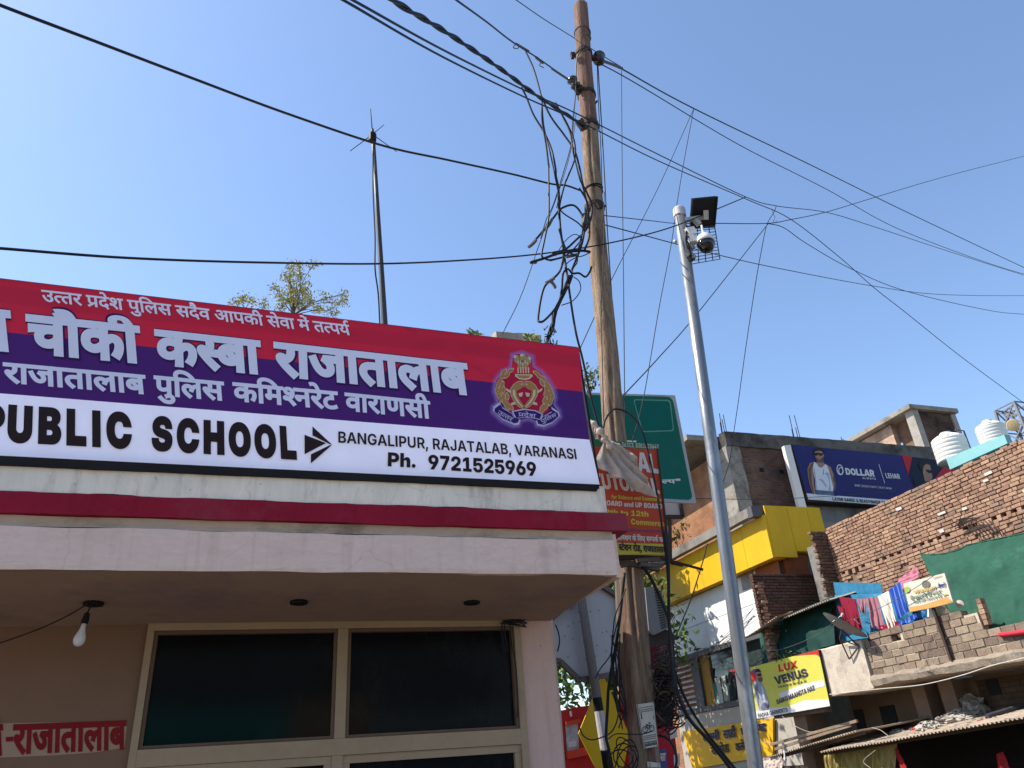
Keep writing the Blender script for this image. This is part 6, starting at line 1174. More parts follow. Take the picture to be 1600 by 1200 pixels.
# stair tower on its roof
stw = thing('stair_tower', 'brick stair tower with concrete edges on the roof of the tall building', 'tower', (22, 19.5, 9.71))
m = MB(); m.box((21.42, 18.06, 9.71), (23.05, 18.3, 11.95)); m.build('front_wall', brick_mat('tower_brick_shaded', (.12, .07, .05), (.17, .09, .06), (.10, .09, .08), 0, stain=(.02, .018, .018), samt=.6), stw)
m = MB(); m.box((21.3, 19.2, 9.71), (21.5, 23.6, 11.95)); m.build('side_wall', brick_mat('tower_brick_lit', (.40, .24, .16), (.48, .33, .24), (.42, .36, .30), 1), stw)  # dark front and pale side: shade and sunlight put into the brick colours
m = MB(); m.box((21.16, 18.0, 9.71), (21.41, 18.35, 12.0)); m.build('column', M('tower_cement', (.30, .275, .24), .95, var=.3, stain=(.12, .11, .1), samt=.3), stw); m = MB(); m.box((22.9, 18.0, 9.71), (23.1, 18.058, 11.95)); m.build('column', M('tower_cement', (.30, .275, .24), .95, var=.3, stain=(.12, .11, .1), samt=.3), stw)
m = MB(); m.box((21.0, 17.92, 12.0), (23.2, 24.2, 12.16)); m.build('roof', M('tower_roof', (.26, .235, .20), .95, var=.3, stain=(.07, .06, .055), samt=.4), stw)
m = MB(); m.box((21.6, 18.35, 9.71), (21.75, 19.2, 11.99)); m.build('inner_wall', brick_mat('tower_inner_brick', (.25, .13, .08), (.30, .17, .11), (.2, .17, .14), 1), stw)

# ============================================================ BLUE BILLBOARD
YBB = 15.88; f8 = PY(YBB); z8 = zoomed(f8, 1220, 600, 4.0)
bb = thing('blue_billboard', 'dark blue billboard with man in white vest on the stained brick wall', 'billboard', (17, 15.95, 7.6))
bl = M('billboard_navy', (.022, .022, .115), .5, var=.10, scale=.6, bump=.02); bk = M('billboard_black', (.012, .014, .035), .5, var=.1, bump=.02)
m = MB(); P = [f8(1236, 694), f8(1560, 733), f8(1560, 801), f8(1262, 783)]; m.prism([p+Vector((0, .015, 0)) for p in P], (0, .3, 0)); m.build('frame', iron, bb)
W_ = (0, 0, 0)
stamp('blue_panel', z8, [(70, 380), (762, 447), (796, 572), (845, 690), (850, 745), (160, 688)], bl, bb, W_)
stamp('dark_panel', z8, [(762, 447), (1360, 525), (1360, 790), (852, 745), (846, 690), (796, 572)], bk, bb, W_)
stamp('base_strip', z8, [(158, 684), (900, 742), (900, 778), (171, 722)], M('billboard_white', (.55, .55, .58), .5), bb, (0, -.012, 0))
rdm = M('billboard_red', (.40, .02, .03), .5, var=.06)
m = MB(); stampm(m, z8, [(754, 446), (820, 454), (795, 570)], (0, -.01, 0)); stampm(m, z8, [(1040, 486), (1200, 506), (1100, 560), (955, 600)], (0, -.01, 0)); m.build('red_shape', rdm, bb)
skin = M('print_skin', (.30, .165, .115), .5, var=.15, scale=3); skd = M('print_skin_dark', (.12, .07, .05), .5, var=.2); vest = M('print_vest', (.56, .57, .62), .5, var=.08, scale=4); hair = M('print_hair', (.022, .017, .018), .5); jean = M('print_jeans', (.09, .12, .19), .5, var=.4, scale=8)
pr = stamp('printed_man', z8, [(203, 488), (180, 495), (165, 530), (168, 580), (180, 630), (198, 690), (216, 688), (208, 640), (203, 560), (215, 500)], skin, bb, (0, -.012, 0))
for nm, mt, P, dz in (('print_arm', skin, [(285, 505), (310, 520), (330, 570), (345, 630), (340, 660), (325, 684), (312, 664), (318, 640), (305, 590), (292, 540)], -.0121),
    ('print_neck', skin, [(226, 468), (256, 468), (274, 506), (263, 524), (240, 528), (222, 500)], -.0125), ('print_vest', vest, [(207, 487), (222, 497), (230, 512), (242, 524), (258, 522), (270, 508), (276, 500), (287, 510), (300, 545), (314, 600), (327, 650), (324, 674), (262, 670), (216, 664), (212, 600), (203, 560), (200, 520)], -.013),
    ('print_shade', skd, [(203, 488), (186, 500), (170, 535), (172, 585), (186, 640), (198, 690), (206, 690), (196, 640), (190, 590), (190, 540), (198, 510)], -.0123), ('print_shade', skd, [(330, 572), (345, 630), (340, 660), (325, 684), (318, 676), (330, 650), (334, 628), (322, 590)], -.0123), ('print_fold', M('print_vest_fold', (.33, .34, .41), .5, var=.25, scale=8), [(207, 520), (214, 560), (220, 610), (226, 664), (218, 664), (212, 600), (204, 560)], -.0132), ('print_fold', M('print_vest_fold', (.33, .34, .41), .5), [(300, 560), (306, 610), (312, 668), (296, 668), (302, 620), (290, 575), (270, 560), (290, 552)], -.0132), ('print_fold', M('print_vest_fold', (.33, .34, .41), .5), [(240, 590), (262, 600), (286, 640), (282, 648), (256, 612), (238, 600)], -.0132), ('print_shade', skd, [(228, 474), (262, 470), (268, 492), (244, 502), (226, 490)], -.0126), ('print_neckline', skin, [(222, 490), (268, 495), (266, 512), (255, 520), (242, 520), (230, 508)], -.0135),
    ('print_head', skin, [(207, 430), (211, 455), (221, 480), (240, 492), (256, 480), (267, 455), (268, 425), (250, 408), (224, 407)], -.014), ('print_hair', hair, [(202, 434), (203, 412), (222, 398), (255, 402), (272, 420), (270, 450), (263, 436), (255, 422), (238, 418), (216, 422)], -.0146),
    ('print_beard', skd, [(214, 460), (226, 484), (242, 494), (257, 482), (266, 452), (258, 462), (248, 466), (244, 474), (232, 472), (230, 464)], -.0147), ('print_glasses', hair, [(205, 431), (207, 446), (214, 450), (226, 449), (231, 440), (236, 447), (250, 451), (260, 446), (264, 436), (250, 434), (226, 430)], -.015),
    ('print_jeans', jean, [(216, 662), (326, 672), (330, 696), (220, 692)], -.0155), ('print_chain', hair, [(262, 520), (266, 548), (263, 578), (261, 560), (263, 545)], -.0155),
    ('print_shade', skd, [(207, 446), (211, 456), (221, 480), (228, 484), (218, 462), (214, 444)], -.0143), ('print_face', skin, [(884, 514), (905, 499), (930, 507), (938, 540), (946, 584), (938, 604), (900, 612), (892, 580), (884, 548)], -.012), ('print_hair', hair, [(860, 512), (865, 487), (890, 474), (920, 482), (931, 506), (905, 501), (890, 516), (886, 548), (874, 538)], -.0126),
    ('print_glasses', hair, [(905, 535), (940, 540), (942, 556), (926, 560), (908, 548)], -.013), ('print_shirt', bk, [(826, 590), (886, 572), (902, 612), (930, 660), (850, 690)], -.0122)):
    stamp(nm, z8, P, mt, bb, (0, dz, 0))
bw = M('billboard_print_white', (.55, .55, .58), .5)
m = MB(); O, I = ell(368, 537, 21, 34, 20, -.15), ell(368, 537, 15, 28, 20, -.15)
for i in range(20): stampm(m, z8, [O[i], O[(i+1) % 20], I[(i+1) % 20], I[i]], (0, -.012, 0))
O, I = ell(374, 545, 16, 24, 16, -.15), ell(374, 545, 11, 19, 16, -.15)
for i in range(16): stampm(m, z8, [O[i], O[(i+1) % 16], I[(i+1) % 16], I[i]], (0, -.0125, 0))
stampm(m, z8, stroke([(611, 502), (648, 622)], 3), (0, -.012, 0)); m.build('logo_ring', bw, bb)
BO = (0, -.016, 0)
letters('brand_lettering', keys('DOLLAR'), z8, (398, 526), (406, 567), (586, 580), 728, bw, bb, BO, bold=10)
letters('brand_lettering', keys('ALWAYS', 'M'), z8, (506, 582), (509, 595), (592, 600), 728, bw, bb, BO, tight=120)
letters('brand_lettering', keys('LEHAR', 'M'), z8, (648, 558), (657, 588), (746, 594), 728, bw, bb, BO, bold=20)
letters('brand_lettering', keys('BRIEF | BOXER | PANTY | VEST | SKINS', 'B'), z8, (458, 628), (461, 641), (692, 661), 728, M('billboard_print_grey', (.33, .33, .38), .5), bb, BO)
letters('brand_lettering', keys('LAXMI SAREE & READYMADE COLLECTION', 'M'), z8, (318, 708), (322, 728), (760, 762), 728, lb, bb, (0, -.018, 0), bold=16)
m = MB(); P = [f8(1224, 697), f8(1234, 695.5), f8(1260, 796), f8(1249, 797)]; 
m.prism([p+Vector((0, -.03, 0)) for p in P], (0, .12, 0)); m.build('white_side', M('billboard_side_white', (.66, .62, .58), .6, var=.05), bb)
# ============================================================ WATER TANKS AND TURQUOISE PARAPET, LATTICE TOWER
cy = thing('turquoise_house', 'house with pale turquoise parapet peeping over the brick wall', 'building', (18.5, 13.3, GZ))
cym_ = M('turquoise_paint', (.21, .43, .44), .75, var=.12, scale=1.5, stain=(.17, .30, .30), samt=.25)
m = MB(); m.prism([(17.0, 12.20, 7.99), (17.0, 13.95, 7.99), (17.0, 13.95, 8.30), (17.0, 12.20, 8.22)], (.18, 0, 0)); m.build('parapet', cym_, cy)
m = MB(); m.box((17.19, 12.2, GZ), (20.5, 13.9, 7.98)); m.build('wall', cym_, cy)
m = MB(); m.box((17.3, 9.0, GZ), (21, 12.0, 7.55)); m.build('annex_wall', M('annex_dark', (.10, .085, .075), .95, var=.3), cy)
tank_m = M('white_tank_plastic', (.66, .63, .58), .5, var=.06, bump=.05, stain=(.55, .50, .44), samt=.2)
def tank(px, pyb, wpx, hpx, X, label, open_=False):
    c = hx(px, pyb, X); k = (c-CAM).dot(CF)/FPX; r = wpx*k/2; h = hpx*k*1.12
    t = thing('water_tank', label, 'water tank', c, 'rooftop water tanks'); prof = [(r*.94, 0), (r, .03)]; n = 5
    for i in range(n):
        z = h*.72*(i/n); dz = h*.72/n
        prof += [(r, z+.05), (r, z+dz*.72), (r*.982, z+dz*.80), (r*.982, z+dz*.88), (r, z+dz*.95)]
    prof += [(r*.99, h*.76), (r*.92, h*.84), (r*.72, h*.91), (r*.45, h*.95), (r*.30, h*.955)]
    m = MB(); m.lathe(c, (0.02, 0, 1), prof, 40); b = m.build('body', tank_m, t, smooth=True)
    m = MB(); m.lathe(c+Vector((0, 0, h*.95)), (0, 0, 1), [(r*.34, 0), (r*.36, .02), (r*.34, .08), (r*.2, .10)], 20); m.build('lid', tank_m, t)
    m = MB()
    for i in range(8):
        a = i*.785; p = c+Vector((math.cos(a)*r*.45, math.sin(a)*r*.45, h*.95)); q = c+Vector((math.cos(a)*r*.95, math.sin(a)*r*.95, h*.80)); m.bar(p, q, .05, .04)
    m.build('rib', tank_m, t); return c, r, h
c, r, h = tank(1493, 722, 50, 42, 17.75, 'ribbed white water tank nearest the stair tower, standing lower down')
m = MB(); m.tube([c+Vector((r*.9, -r*.6, -.2)), c+Vector((r*.9, -r*.6, h*1.03)), c+Vector((r*.4, -r*.45, h*1.08))], .025, 6)
tag(m.build('tank_pipe', M('pipe_dark', (.10, .10, .12), .5)), 'dark overflow pipe beside the lower white water tank', 'pipe')
tank(1556, 694, 42, 33, 17.75, 'ribbed white water tank farther right, beside the round yellowish dish')
lat = M('lattice_steel', (.17, .165, .17), .5, metal=.5, var=.2)
lx = hx(1592, 660, 40); lt_ = thing('lattice_tower', 'distant steel lattice mast with a round pale dish behind the tanks', 'tower', (lx.x, lx.y, GZ))
fl = PX(40); m = MB(); C0 = Vector((lx.x, lx.y, 0)); zt = fl(1590, 632).z
cs = [Vector((sx, sy, 0)) for sx, sy in ((-1, -1), (1, -1), (1, 1), (-1, 1))]
for q in cs: m.bar(C0+q*1.5+Vector((0, 0, GZ)), C0+q*.62+Vector((0, 0, zt)), .12)
lv = [lerp(GZ, zt, i/14) for i in range(15)]
for i, (za_, zb_) in enumerate(zip(lv, lv[1:])):
    wa, wb = lerp(1.5, .62, i/14), lerp(1.5, .62, (i+1)/14)
    for k in range(4):
        a, b = cs[k], cs[(k+1) % 4]; m.bar(C0+a*wa+Vector((0, 0, za_)), C0+b*wb+Vector((0, 0, zb_)), .06); m.bar(C0+b*wa+Vector((0, 0, za_)), C0+a*wb+Vector((0, 0, zb_)), .06); m.bar(C0+a*wb+Vector((0, 0, zb_)), C0+b*wb+Vector((0, 0, zb_)), .06)
m.build('frame', lat, lt_)
m = MB(); zq = zoomed(fl, 1440, 620, 10)
for a, b in (((1265, 245), (1420, 140)), ((1265, 245), (1360, 370)), ((1265, 245), (1480, 300)), ((1350, 190), (1450, 230)), ((1420, 140), (1620, 190)), ((1480, 270), (1600, 330))): m.bar(zq(*a), zq(*b), .09)
m.build('outrigger', lat, lt_)
m = MB(); dc_ = hx(1582.5, 664.5, 38.4); m.lathe(dc_, (CAM-dc_).normalized()+Vector((-.1, 0, 0)), [(.24, -.2), (.30, -.15), (.32, 0), (.29, .04), (.1, .06)], 26); m.build('dish', M('dish_cream', (.46, .36, .20), .5, var=.06), lt_)
# ============================================================ BRICK WALL HOUSE
bh = thing('raw_brick_house', 'low house with raw orange brick upper wall, balcony and tin awnings', 'building', (13, 10, GZ))
XW = 12.2
brick_o = M('raw_brick', (0.285, 0.172, 0.118), .95, var=.42, scale=9, bump=.5, bscale=40, island=.25, stain=(.15, .115, .09), samt=.36, sscale=2.8)
mortar = M('brick_mortar', (.17, .12, .085), .98, var=.3, scale=6, bump=.5)
holes = []
for i in range(26):
    y = 13.35-i*.205; holes.append((y, y+.115, 5.05+.02*math.sin(i), 5.16))
holes = [h for i, h in enumerate(holes) if i not in (4, 9, 15, 18)]
def skip(y, z):
    if 13.0 < y < 13.36 and 4.5 < z < 4.98: return True
    if 12.95 < y < 13.3 and 4.99 < z < 5.2: return True
    if y < 12.0 and z < 4.95 and random.random() < .04: return True
    return False
m = MB(); bricks_x(m, XW, 4.0, 13.62, 4.13, 5.03, skip, L=.188, H=.069, jit=.008, header=.2); bricks_x(m, XW, 4.0, 13.62, 5.15, 6.16, None, L=.188, H=.0685, jit=.007, header=.25)
prev = 13.62
for a, b, c_, d in holes:
    if prev-b > .03: bricks_x(m, XW, b, prev, 5.035, 5.14, None, L=.18, H=.112, jit=.006)
    prev = a
bricks_x(m, XW, 4.0, prev, 5.035, 5.14, None, L=.2, H=.112, jit=.006)
# ragged toothing at the far end
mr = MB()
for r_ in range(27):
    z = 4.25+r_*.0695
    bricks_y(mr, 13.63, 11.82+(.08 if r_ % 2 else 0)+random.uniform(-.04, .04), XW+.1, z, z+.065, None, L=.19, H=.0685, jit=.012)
mr.build('return_wall', M('shaded_raw_brick', (.135, .085, .062), .95, var=.3, scale=8, island=.3, stain=(.05, .042, .036), samt=.45), bh); mb2 = MB(); mb2.box((XW+.035, 4.0, 3.0), (XW+.3, 13.7, 5.03)); mb2.box((XW+.035, 4.0, 5.14), (XW+.3, 13.7, 6.12)); mb2.box((XW+.24, 4.0, 5.03), (XW+.3, 13.7, 5.14)); mb2.box((11.93, 13.66, 4.2), (XW+.03, 13.74, 6.08)); mb2.build('mortar_bed', mortar, bh)  # return wall: shade on this face is painted in as a darker brick
rnd = random.Random(6)
for k in range(9):
    y = rnd.uniform(6, 10.5); m.obox((XW+.06+rnd.uniform(-.03, .05), y, 6.165+rnd.uniform(0, .01)), (.05, rnd.uniform(-.01, .01), 0), (0, rnd.uniform(.06, .11), rnd.uniform(-.005, .01)), (0, 0, .02))
m.build('upper_wall', brick_o, bh)
m = MB()
for k in range(9): y, z = rnd.uniform(7.5, 11.5), rnd.uniform(5.2, 6.0); m.obox((XW-.014, y, z), (.008, 0, 0), (0, rnd.uniform(.03, .09), 0), (0, .005, rnd.uniform(.02, .03)))
m.build('mortar_splash', M('pale_mortar', (.48, .45, .40), .9, var=.15), bh)
m = MB(); strip_x(m, [(14.28, 2), (14.28, 6.0), (14.62, 6.0), (14.62, 2)], 12.42, 13.6, 6, .03, 3); m.build('stained_pier', M('stained_pier', (.20, .19, .18), .95, var=.35, scale=2, stain=(.04, .038, .036), samt=.42, sscale=2, bump=.4), bh)
# dark brick end wall of the terrace, facing us
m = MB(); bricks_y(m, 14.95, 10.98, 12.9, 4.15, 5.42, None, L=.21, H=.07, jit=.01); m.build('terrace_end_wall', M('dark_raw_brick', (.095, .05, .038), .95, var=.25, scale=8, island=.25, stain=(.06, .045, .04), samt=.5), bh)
m = MB(); m.box((11.10, 14.99, 2.9), (12.9, 15.19, 5.40)); m.build('terrace_end_core', mortar, bh)
m = MB(); rnd = random.Random(8)
for r_ in range(34): z = 2.9+r_*.07; bricks_y(m, 14.93+rnd.uniform(-.02, .02), 10.99+.06*(r_ % 2)+rnd.uniform(0, .04), 11.22, z, z+.065, None, L=.22, H=.07, jit=.02)
m.build('toothed_pier', brick_o, bh)
# balcony: slab, grey brick parapet, plastered end
XP = 11.0
bgrey = M('grey_brown_block', (.215, .16, .118), .95, var=.36, scale=7, bump=.6, bscale=35, island=.35, stain=(.14, .115, .095), samt=.35, sscale=2.5)
paleM = M('pale_joint', (.44, .37, .29), .95, var=.25, scale=6, bump=.5)
def ptop(y): return 3.63 if 9.72 < y < 11.95 else (3.52 if y >= 11.95 else (3.47 if y > 9.5 else 3.27))
m = MB(); rr = 0; z = 2.86
while z < 3.62:
    bricks_x(m, XP, 5.5, 12.02, z, z+.118, lambda y, zz: zz > ptop(y)-.05 or (11.15 < y < 11.35 and 3.36 < zz < 3.5), L=.27, H=.124, depth=.14, jit=.010); z += .124
m.build('balcony_parapet', bgrey, bh)
m = MB(); m.box((XP+.016, 5.5, 2.8), (XP+.12, 9.45, 3.22)); m.box((XP+.016, 9.451, 2.8), (XP+.12, 11.14, 3.5)); m.box((XP+.016, 11.141, 2.8), (XP+.12, 12.0, 3.36)); m.build('parapet_joint', paleM, bh)
m = MB(); strip_y(m, [(XP-.05, 2.70), (XP-.07, 2.80), (XP-.03, 2.865), (XW, 2.865), (XW, 2.70)], 5.5, 12.06, 70, .03, 12); m.build('balcony_slab', M('crumbly_cement', (.25, .205, .16), .98, var=.3, scale=5, bump=.8, bscale=30, stain=(.12, .10, .085), samt=.4, sscale=4), bh)
m = MB(); strip_y(m, [(XP-.03, 2.66), (XP-.03, 3.50), (XP, 3.53), (XP+.14, 3.53), (XP+.14, 2.85), (XW, 2.85), (XW, 2.66)], 12.07, 13.5, 18, .012, 14); m.build('plastered_end', M('peeling_limewash', (.44, .38, .31), .95, var=.25, scale=3.5, stain=(.22, .18, .145), samt=.42, sscale=3, bump=.4), bh)
m = MB(); strip_y(m, [(XP-.05, 2.66), (XP-.05, 3.42), (XP+.1, 3.42), (XP+.1, 2.66)], 13.52, 13.72, 4, .01, 3); m.build('ochre_jamb', M('ochre_stained', (.48, .30, .12), .9, var=.25, stain=(.30, .18, .12), samt=.4, sscale=4), bh)
m = MB(); m.box((XP+.1, 13.73, 2.4), (XP+.3, 15.4, 3.40)); m.build('ledge_wall', M('ledge_dark', (.13, .115, .10), .95, var=.3), bh)
m = MB(); m.box((XW, 4.0, GZ), (XW+.3, 14.2, 2.69)); m.build('lower_wall', M('lower_plaster', (.125, .088, .06), .95, var=.2, scale=1.5, stain=(.15, .11, .085), samt=.35, bump=.3), bh)
m = MB(); m.box((XW-.012, 8.75, 1.9), (XW-.001, 10.95, 2.62)); m.build('brick_infill', brick_mat('infill_brick', (.085, .055, .038), (.105, .07, .048), (.06, .048, .036), 1, bw=.22, bh=.09), bh)
m = MB()
for a_, b_ in (((XW-.3, 11.84, GZ), (XW-.001, 12.16, 2.68)), ((XW-.3, 11.19, GZ), (XW-.001, 11.51, 2.68)), ((11.3, 14.6, GZ), (11.8, 15.0, 2.4))):
    m = MB(); m.box(a_, b_); m.build('pier', M('pier_plaster', (.19, .135, .10), .95, var=.25, stain=(.18, .10, .08), samt=.3, sscale=3), bh)
for y0, y1, z0, z1 in ((13.0, 13.4, 2.0, 2.42), (13.9, 14.15, 2.0, 2.42), (10.5, 10.75, 2.35, 2.6)):
    m = MB(); m.box((XW-.02, y0, z0), (XW-.003, y1, z1)); m.build('wall_opening', black_m, bh)
m = MB(); m.box((XP+.12, 5.5, 2.866), (XW, 14.2, 2.87)); m.build('terrace_floor', cement, bh)
# ---- corrugated awnings
tinr = M('rusty_tin_roof', (.40, .325, .25), .8, var=.25, scale=3, metal=.1, stain=(.20, .14, .10), samt=.36, sscale=2.5, bump=.2, stretch=(.4, 1, 1))
def corr(mb, p00, p10, p11, p01, pitch=.076, amp=.014, th=.004):
    """corrugated sheet: p00-p10 the eave (waves run along it), p01-p11 the top edge"""
    a, b, c, d = map(Vector, (p00, p10, p11, p01)); n = max(8, int((b-a).length/pitch*6)); nrm = ((b-a).cross(d-a)).normalized(); nrm = nrm if nrm.z > 0 else -nrm; L_ = (b-a).length
    f = lambda o: (lambda u, v: a.lerp(b, u).lerp(d.lerp(c, u), v)+nrm*(amp*math.sin(u*L_/pitch*2*math.pi)+o+.012*noise.noise(Vector((u*L_*.9, v*2, a.y)))))
    mb.grid(f(th), n, 5); mb.grid(f(0), n, 5)
def awning(label, shp, nm='tin_awning', fr=True):
    t = thing(nm, label, 'awning', Vector(shp[0])); mb = MB(); corr(mb, *shp); mb.build('tin_sheet', tinr, t)
    if fr:
        s = MB(); a, b, c, d = map(Vector, shp); s.bar(a.lerp(d, .1)-Vector((0, 0, .05)), b.lerp(c, .1)-Vector((0, 0, .05)), .05); s.bar(a.lerp(d, .8)-Vector((0, 0, .05)), b.lerp(c, .8)-Vector((0, 0, .05)), .05)
        s.build('batten', M('awning_batten', (.08, .055, .04), .9, var=.3), t)
    return t
e = lambda px, py, X: hx(px, py, X)
awning('long rubbish-strewn rusty tin awning at the lower right, under the balcony', [(10.2, 13.0, 1.68), (10.2, 6.0, 2.06), (XW-.01, 6.0, 2.36), (XW-.01, 13.0, 1.98)])
awning('narrow rusty tin awning left of the rubbish-strewn one, tilted and sagging', [(10.45, 15.0, 1.66), (10.45, 12.2, 1.98), (11.95, 11.9, 2.12), (11.95, 15.0, 1.86)])
for a, b, lb_ in (((1212, 1172), (1330, 1135), 'lower of two old bamboo poles lying on the sagging tin awning'), ((1205, 1165), (1340, 1128), 'upper of two old bamboo poles lying on the sagging tin awning')):
    m = MB(); m.bar(hx(*a, 11.0)+Vector((0, 0, .02)), hx(*b, 11.2)+Vector((0, 0, .02)), .05)
    tag(m.build('bamboo_pole', M('bamboo_old', (.20, .15, .11), .9, var=.3)), lb_, 'pole')
awning('small curved tin roof over the dark green tarpaulin below the dark brick wall', [(11.05, 14.80, 4.30), (11.05, 12.7, 4.40), (12.1, 12.7, 4.62), (12.1, 14.85, 4.62)], fr=False)
awning('short tilted tin scrap roof at the toothed brick pier', [(10.8, 15.5, 4.10), (10.8, 14.15, 4.34), (11.25, 14.15, 4.46), (11.25, 15.4, 4.24)], fr=False)
# dark shop interior beneath the awnings
st3 = thing('market_stall', 'dark shop front under the tin awnings hung with straw coloured cloth', 'stall', (11.5, 10, GZ))
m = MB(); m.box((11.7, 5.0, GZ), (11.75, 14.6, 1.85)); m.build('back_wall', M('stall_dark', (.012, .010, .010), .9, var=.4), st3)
m = sheet('x', [hx(1290, 1180, 10.5), hx(1400, 1162, 10.5), hx(1400, 1215, 10.5), hx(1290, 1215, 10.5)], None, amp=.06, seed=5, nu=60, nv=10, freq=(26, 1)); m.build('straw_cloth', M('straw_cloth', (.30, .235, .075), .9, var=.35, scale=14, stretch=(1, 3, .3)), st3)
m = sheet('x', [hx(1398, 1170, 10.45), hx(1402, 1168, 10.45), hx(1424, 1215, 10.45), hx(1412, 1215, 10.45)], None, amp=.02, seed=6, nu=6, nv=10); m.build('red_cloth', M('red_cloth', (.30, .02, .02), .8, var=.3), st3)
m = sheet('x', [hx(1558, 1178, 10.6), hx(1568, 1174, 10.6), hx(1582, 1212, 10.6), hx(1560, 1215, 10.6)], None, amp=.03, seed=7, nu=6, nv=10); m.build('red_cloth', M('red_cloth', (.30, .02, .02), .8), st3)
t = thing('white_awning_valance', 'torn whitish sheet strip hanging under the left end of the awnings', 'cloth', hx(1206, 1200, 10.6)); m = sheet('x', [hx(1190, 1184, 10.5), hx(1222, 1178, 10.5), hx(1224, 1205, 10.5), hx(1192, 1210, 10.5)], None, amp=.04, seed=9); m.build('sheet', M('torn_white', (.45, .36, .32), .8, var=.3), t)
t = thing('stall_bulb', 'white bulb hanging below the rusty tin awning eave', 'light bulb', hx(1226, 1180, 10.15)); c = hx(1226, 1180, 10.15); m = MB(); m.lathe(c, (0, .1, -1), [(.012, -.08), (.014, .0), (.03, .06), (.03, .09), (.002, .12)], 12); m.build('glass', whitep, t, smooth=True); m = MB(); m.tube([c, c+Vector((0, .05, .14))], .008, 5); m.build('cord', WIRE, t)
# rubbish on the awning
def onroof(px, py):
    P0, nrm = Vector((10.2, 13.0, 1.68)), (Vector((0, -7, .38)).cross(Vector((XW-10.21, 0, .30)))).normalized(); d = ray(px, py); return CAM+d*((P0-CAM).dot(nrm)/d.dot(nrm))
def crumple(label, px, py, w_, h_, mat, seed, name='plastic_rubbish', cat='rubbish', group=None):
    c = onroof(px, py); rnd = random.Random(seed); mb = MB()
    def f(u, v):
        a = u*2*math.pi; r = 1-.12*v; q = Vector((math.cos(a)*math.sin(v*1.57)*w_*.5, math.sin(a)*math.sin(v*1.57)*w_*.8, math.cos(v*1.57)*h_)); n = noise.noise_vector(Vector((math.cos(a)*2.2+seed, math.sin(a)*2.2, v*3)))*.5+noise.noise_vector(Vector((math.cos(a)*6+seed, math.sin(a)*6, v*7)))*.5+noise.noise_vector(Vector((math.cos(a)*15+seed, math.sin(a)*15, v*15)))*.3
        return c+q+Vector((n.x*w_*.35, n.y*w_*.35, abs(n.z)*h_*.6-.01))
    mb.grid(f, 40, 14); return tag(mb.build(name, mat, None), label, cat, group)
pl = M('cloudy_plastic', (.36, .33, .29), .35, var=.2, scale=5, bump=.3)
crumple('large crumpled pale plastic sheet, biggest heap on the rusty awning', 1520, 1119, .42, .30, pl, 1); crumple('flat pale plastic sheet beside the biggest heap on the awning', 1497, 1128, .45, .14, pl, 2)
crumple('small whitish plastic bag propped on a twig frame on the awning', 1452, 1140, .30, .12, pl, 3)
crumple('red and white wrapper on the awning left of the twig frame', 1434, 1141, .16, .06, M('red_wrapper', (.45, .09, .06), .5, var=.3), 4); crumple('dark blue scrap lying left of the red wrapper', 1424, 1141, .12, .05, M('blue_wrapper', (.08, .09, .16), .5), 5)
crumple('grey-green plastic scrap at the left end of the long awning', 1403, 1146, .22, .07, M('dull_plastic', (.33, .33, .28), .5, var=.2), 6)
crumple('red wrapper right of the biggest plastic heap', 1549, 1109, .30, .05, M('red_wrapper', (.45, .09, .06), .5), 7); crumple('small red scrap near the awning eave', 1536, 1127, .16, .03, M('red_wrapper', (.45, .09, .06), .5), 8)
c = onroof(1577, 1106); m = MB(); rnd = random.Random(1)
for k in range(9): m.lathe(c+Vector((rnd.gauss(0, .02), rnd.gauss(0, .03), .03+k*.004)), (rnd.gauss(0, .4), rnd.gauss(0, .4), 1), [(.07+rnd.random()*.03, 0), (.078+rnd.random()*.03, .004), (.07, .008)], 14)
tag(m.build('yellow_string_coil', M('lime_string', (.50, .52, .04), .5)), 'coil of bright yellow-green string on the awning', 'string')
m = MB(); m.tube([onroof(1544, 1125)+Vector((0, 0, .04)), onroof(1602, 1108)+Vector((0, 0, .05))], .045, 10); tag(m.build('dark_pipe', M('dark_roll', (.05, .05, .055), .6, var=.3)), 'dark rolled pipe lying along the awning at the right edge', 'pipe')
m = MB()
for a, b in (((1442, 1146), (1446, 1131)), ((1446, 1131), (1461, 1135)), ((1461, 1135), (1462, 1142)), ((1479, 1122), (1495, 1118))): m.bar(onroof(*a)+Vector((0, 0, .03)), onroof(*b)+Vector((0, 0, .05)), .025)
tag(m.build('stick_frame', M('pale_stick', (.48, .42, .33), .8)), 'bent pale stick frame among the rubbish on the awning', 'stick')
m = MB(); rnd = random.Random(14)
for k in range(150):
    y = rnd.uniform(7, 12.9); x = rnd.uniform(10.25, 11.2); z = 1.68+.38*(13-y)/7+.30*(x-10.2)/2; s_ = rnd.uniform(.012, .04)
    m.obox((x, y, z+.012), (s_, s_*rnd.uniform(-.6, .6), 0), (-s_*.5, s_*rnd.uniform(.4, 1.3), 0), (0, rnd.uniform(-.01, .01), .010))
tag(m.build('litter', M('litter_bits', (.30, .26, .21), .9, island=.6, var=.2), None), kind='stuff')
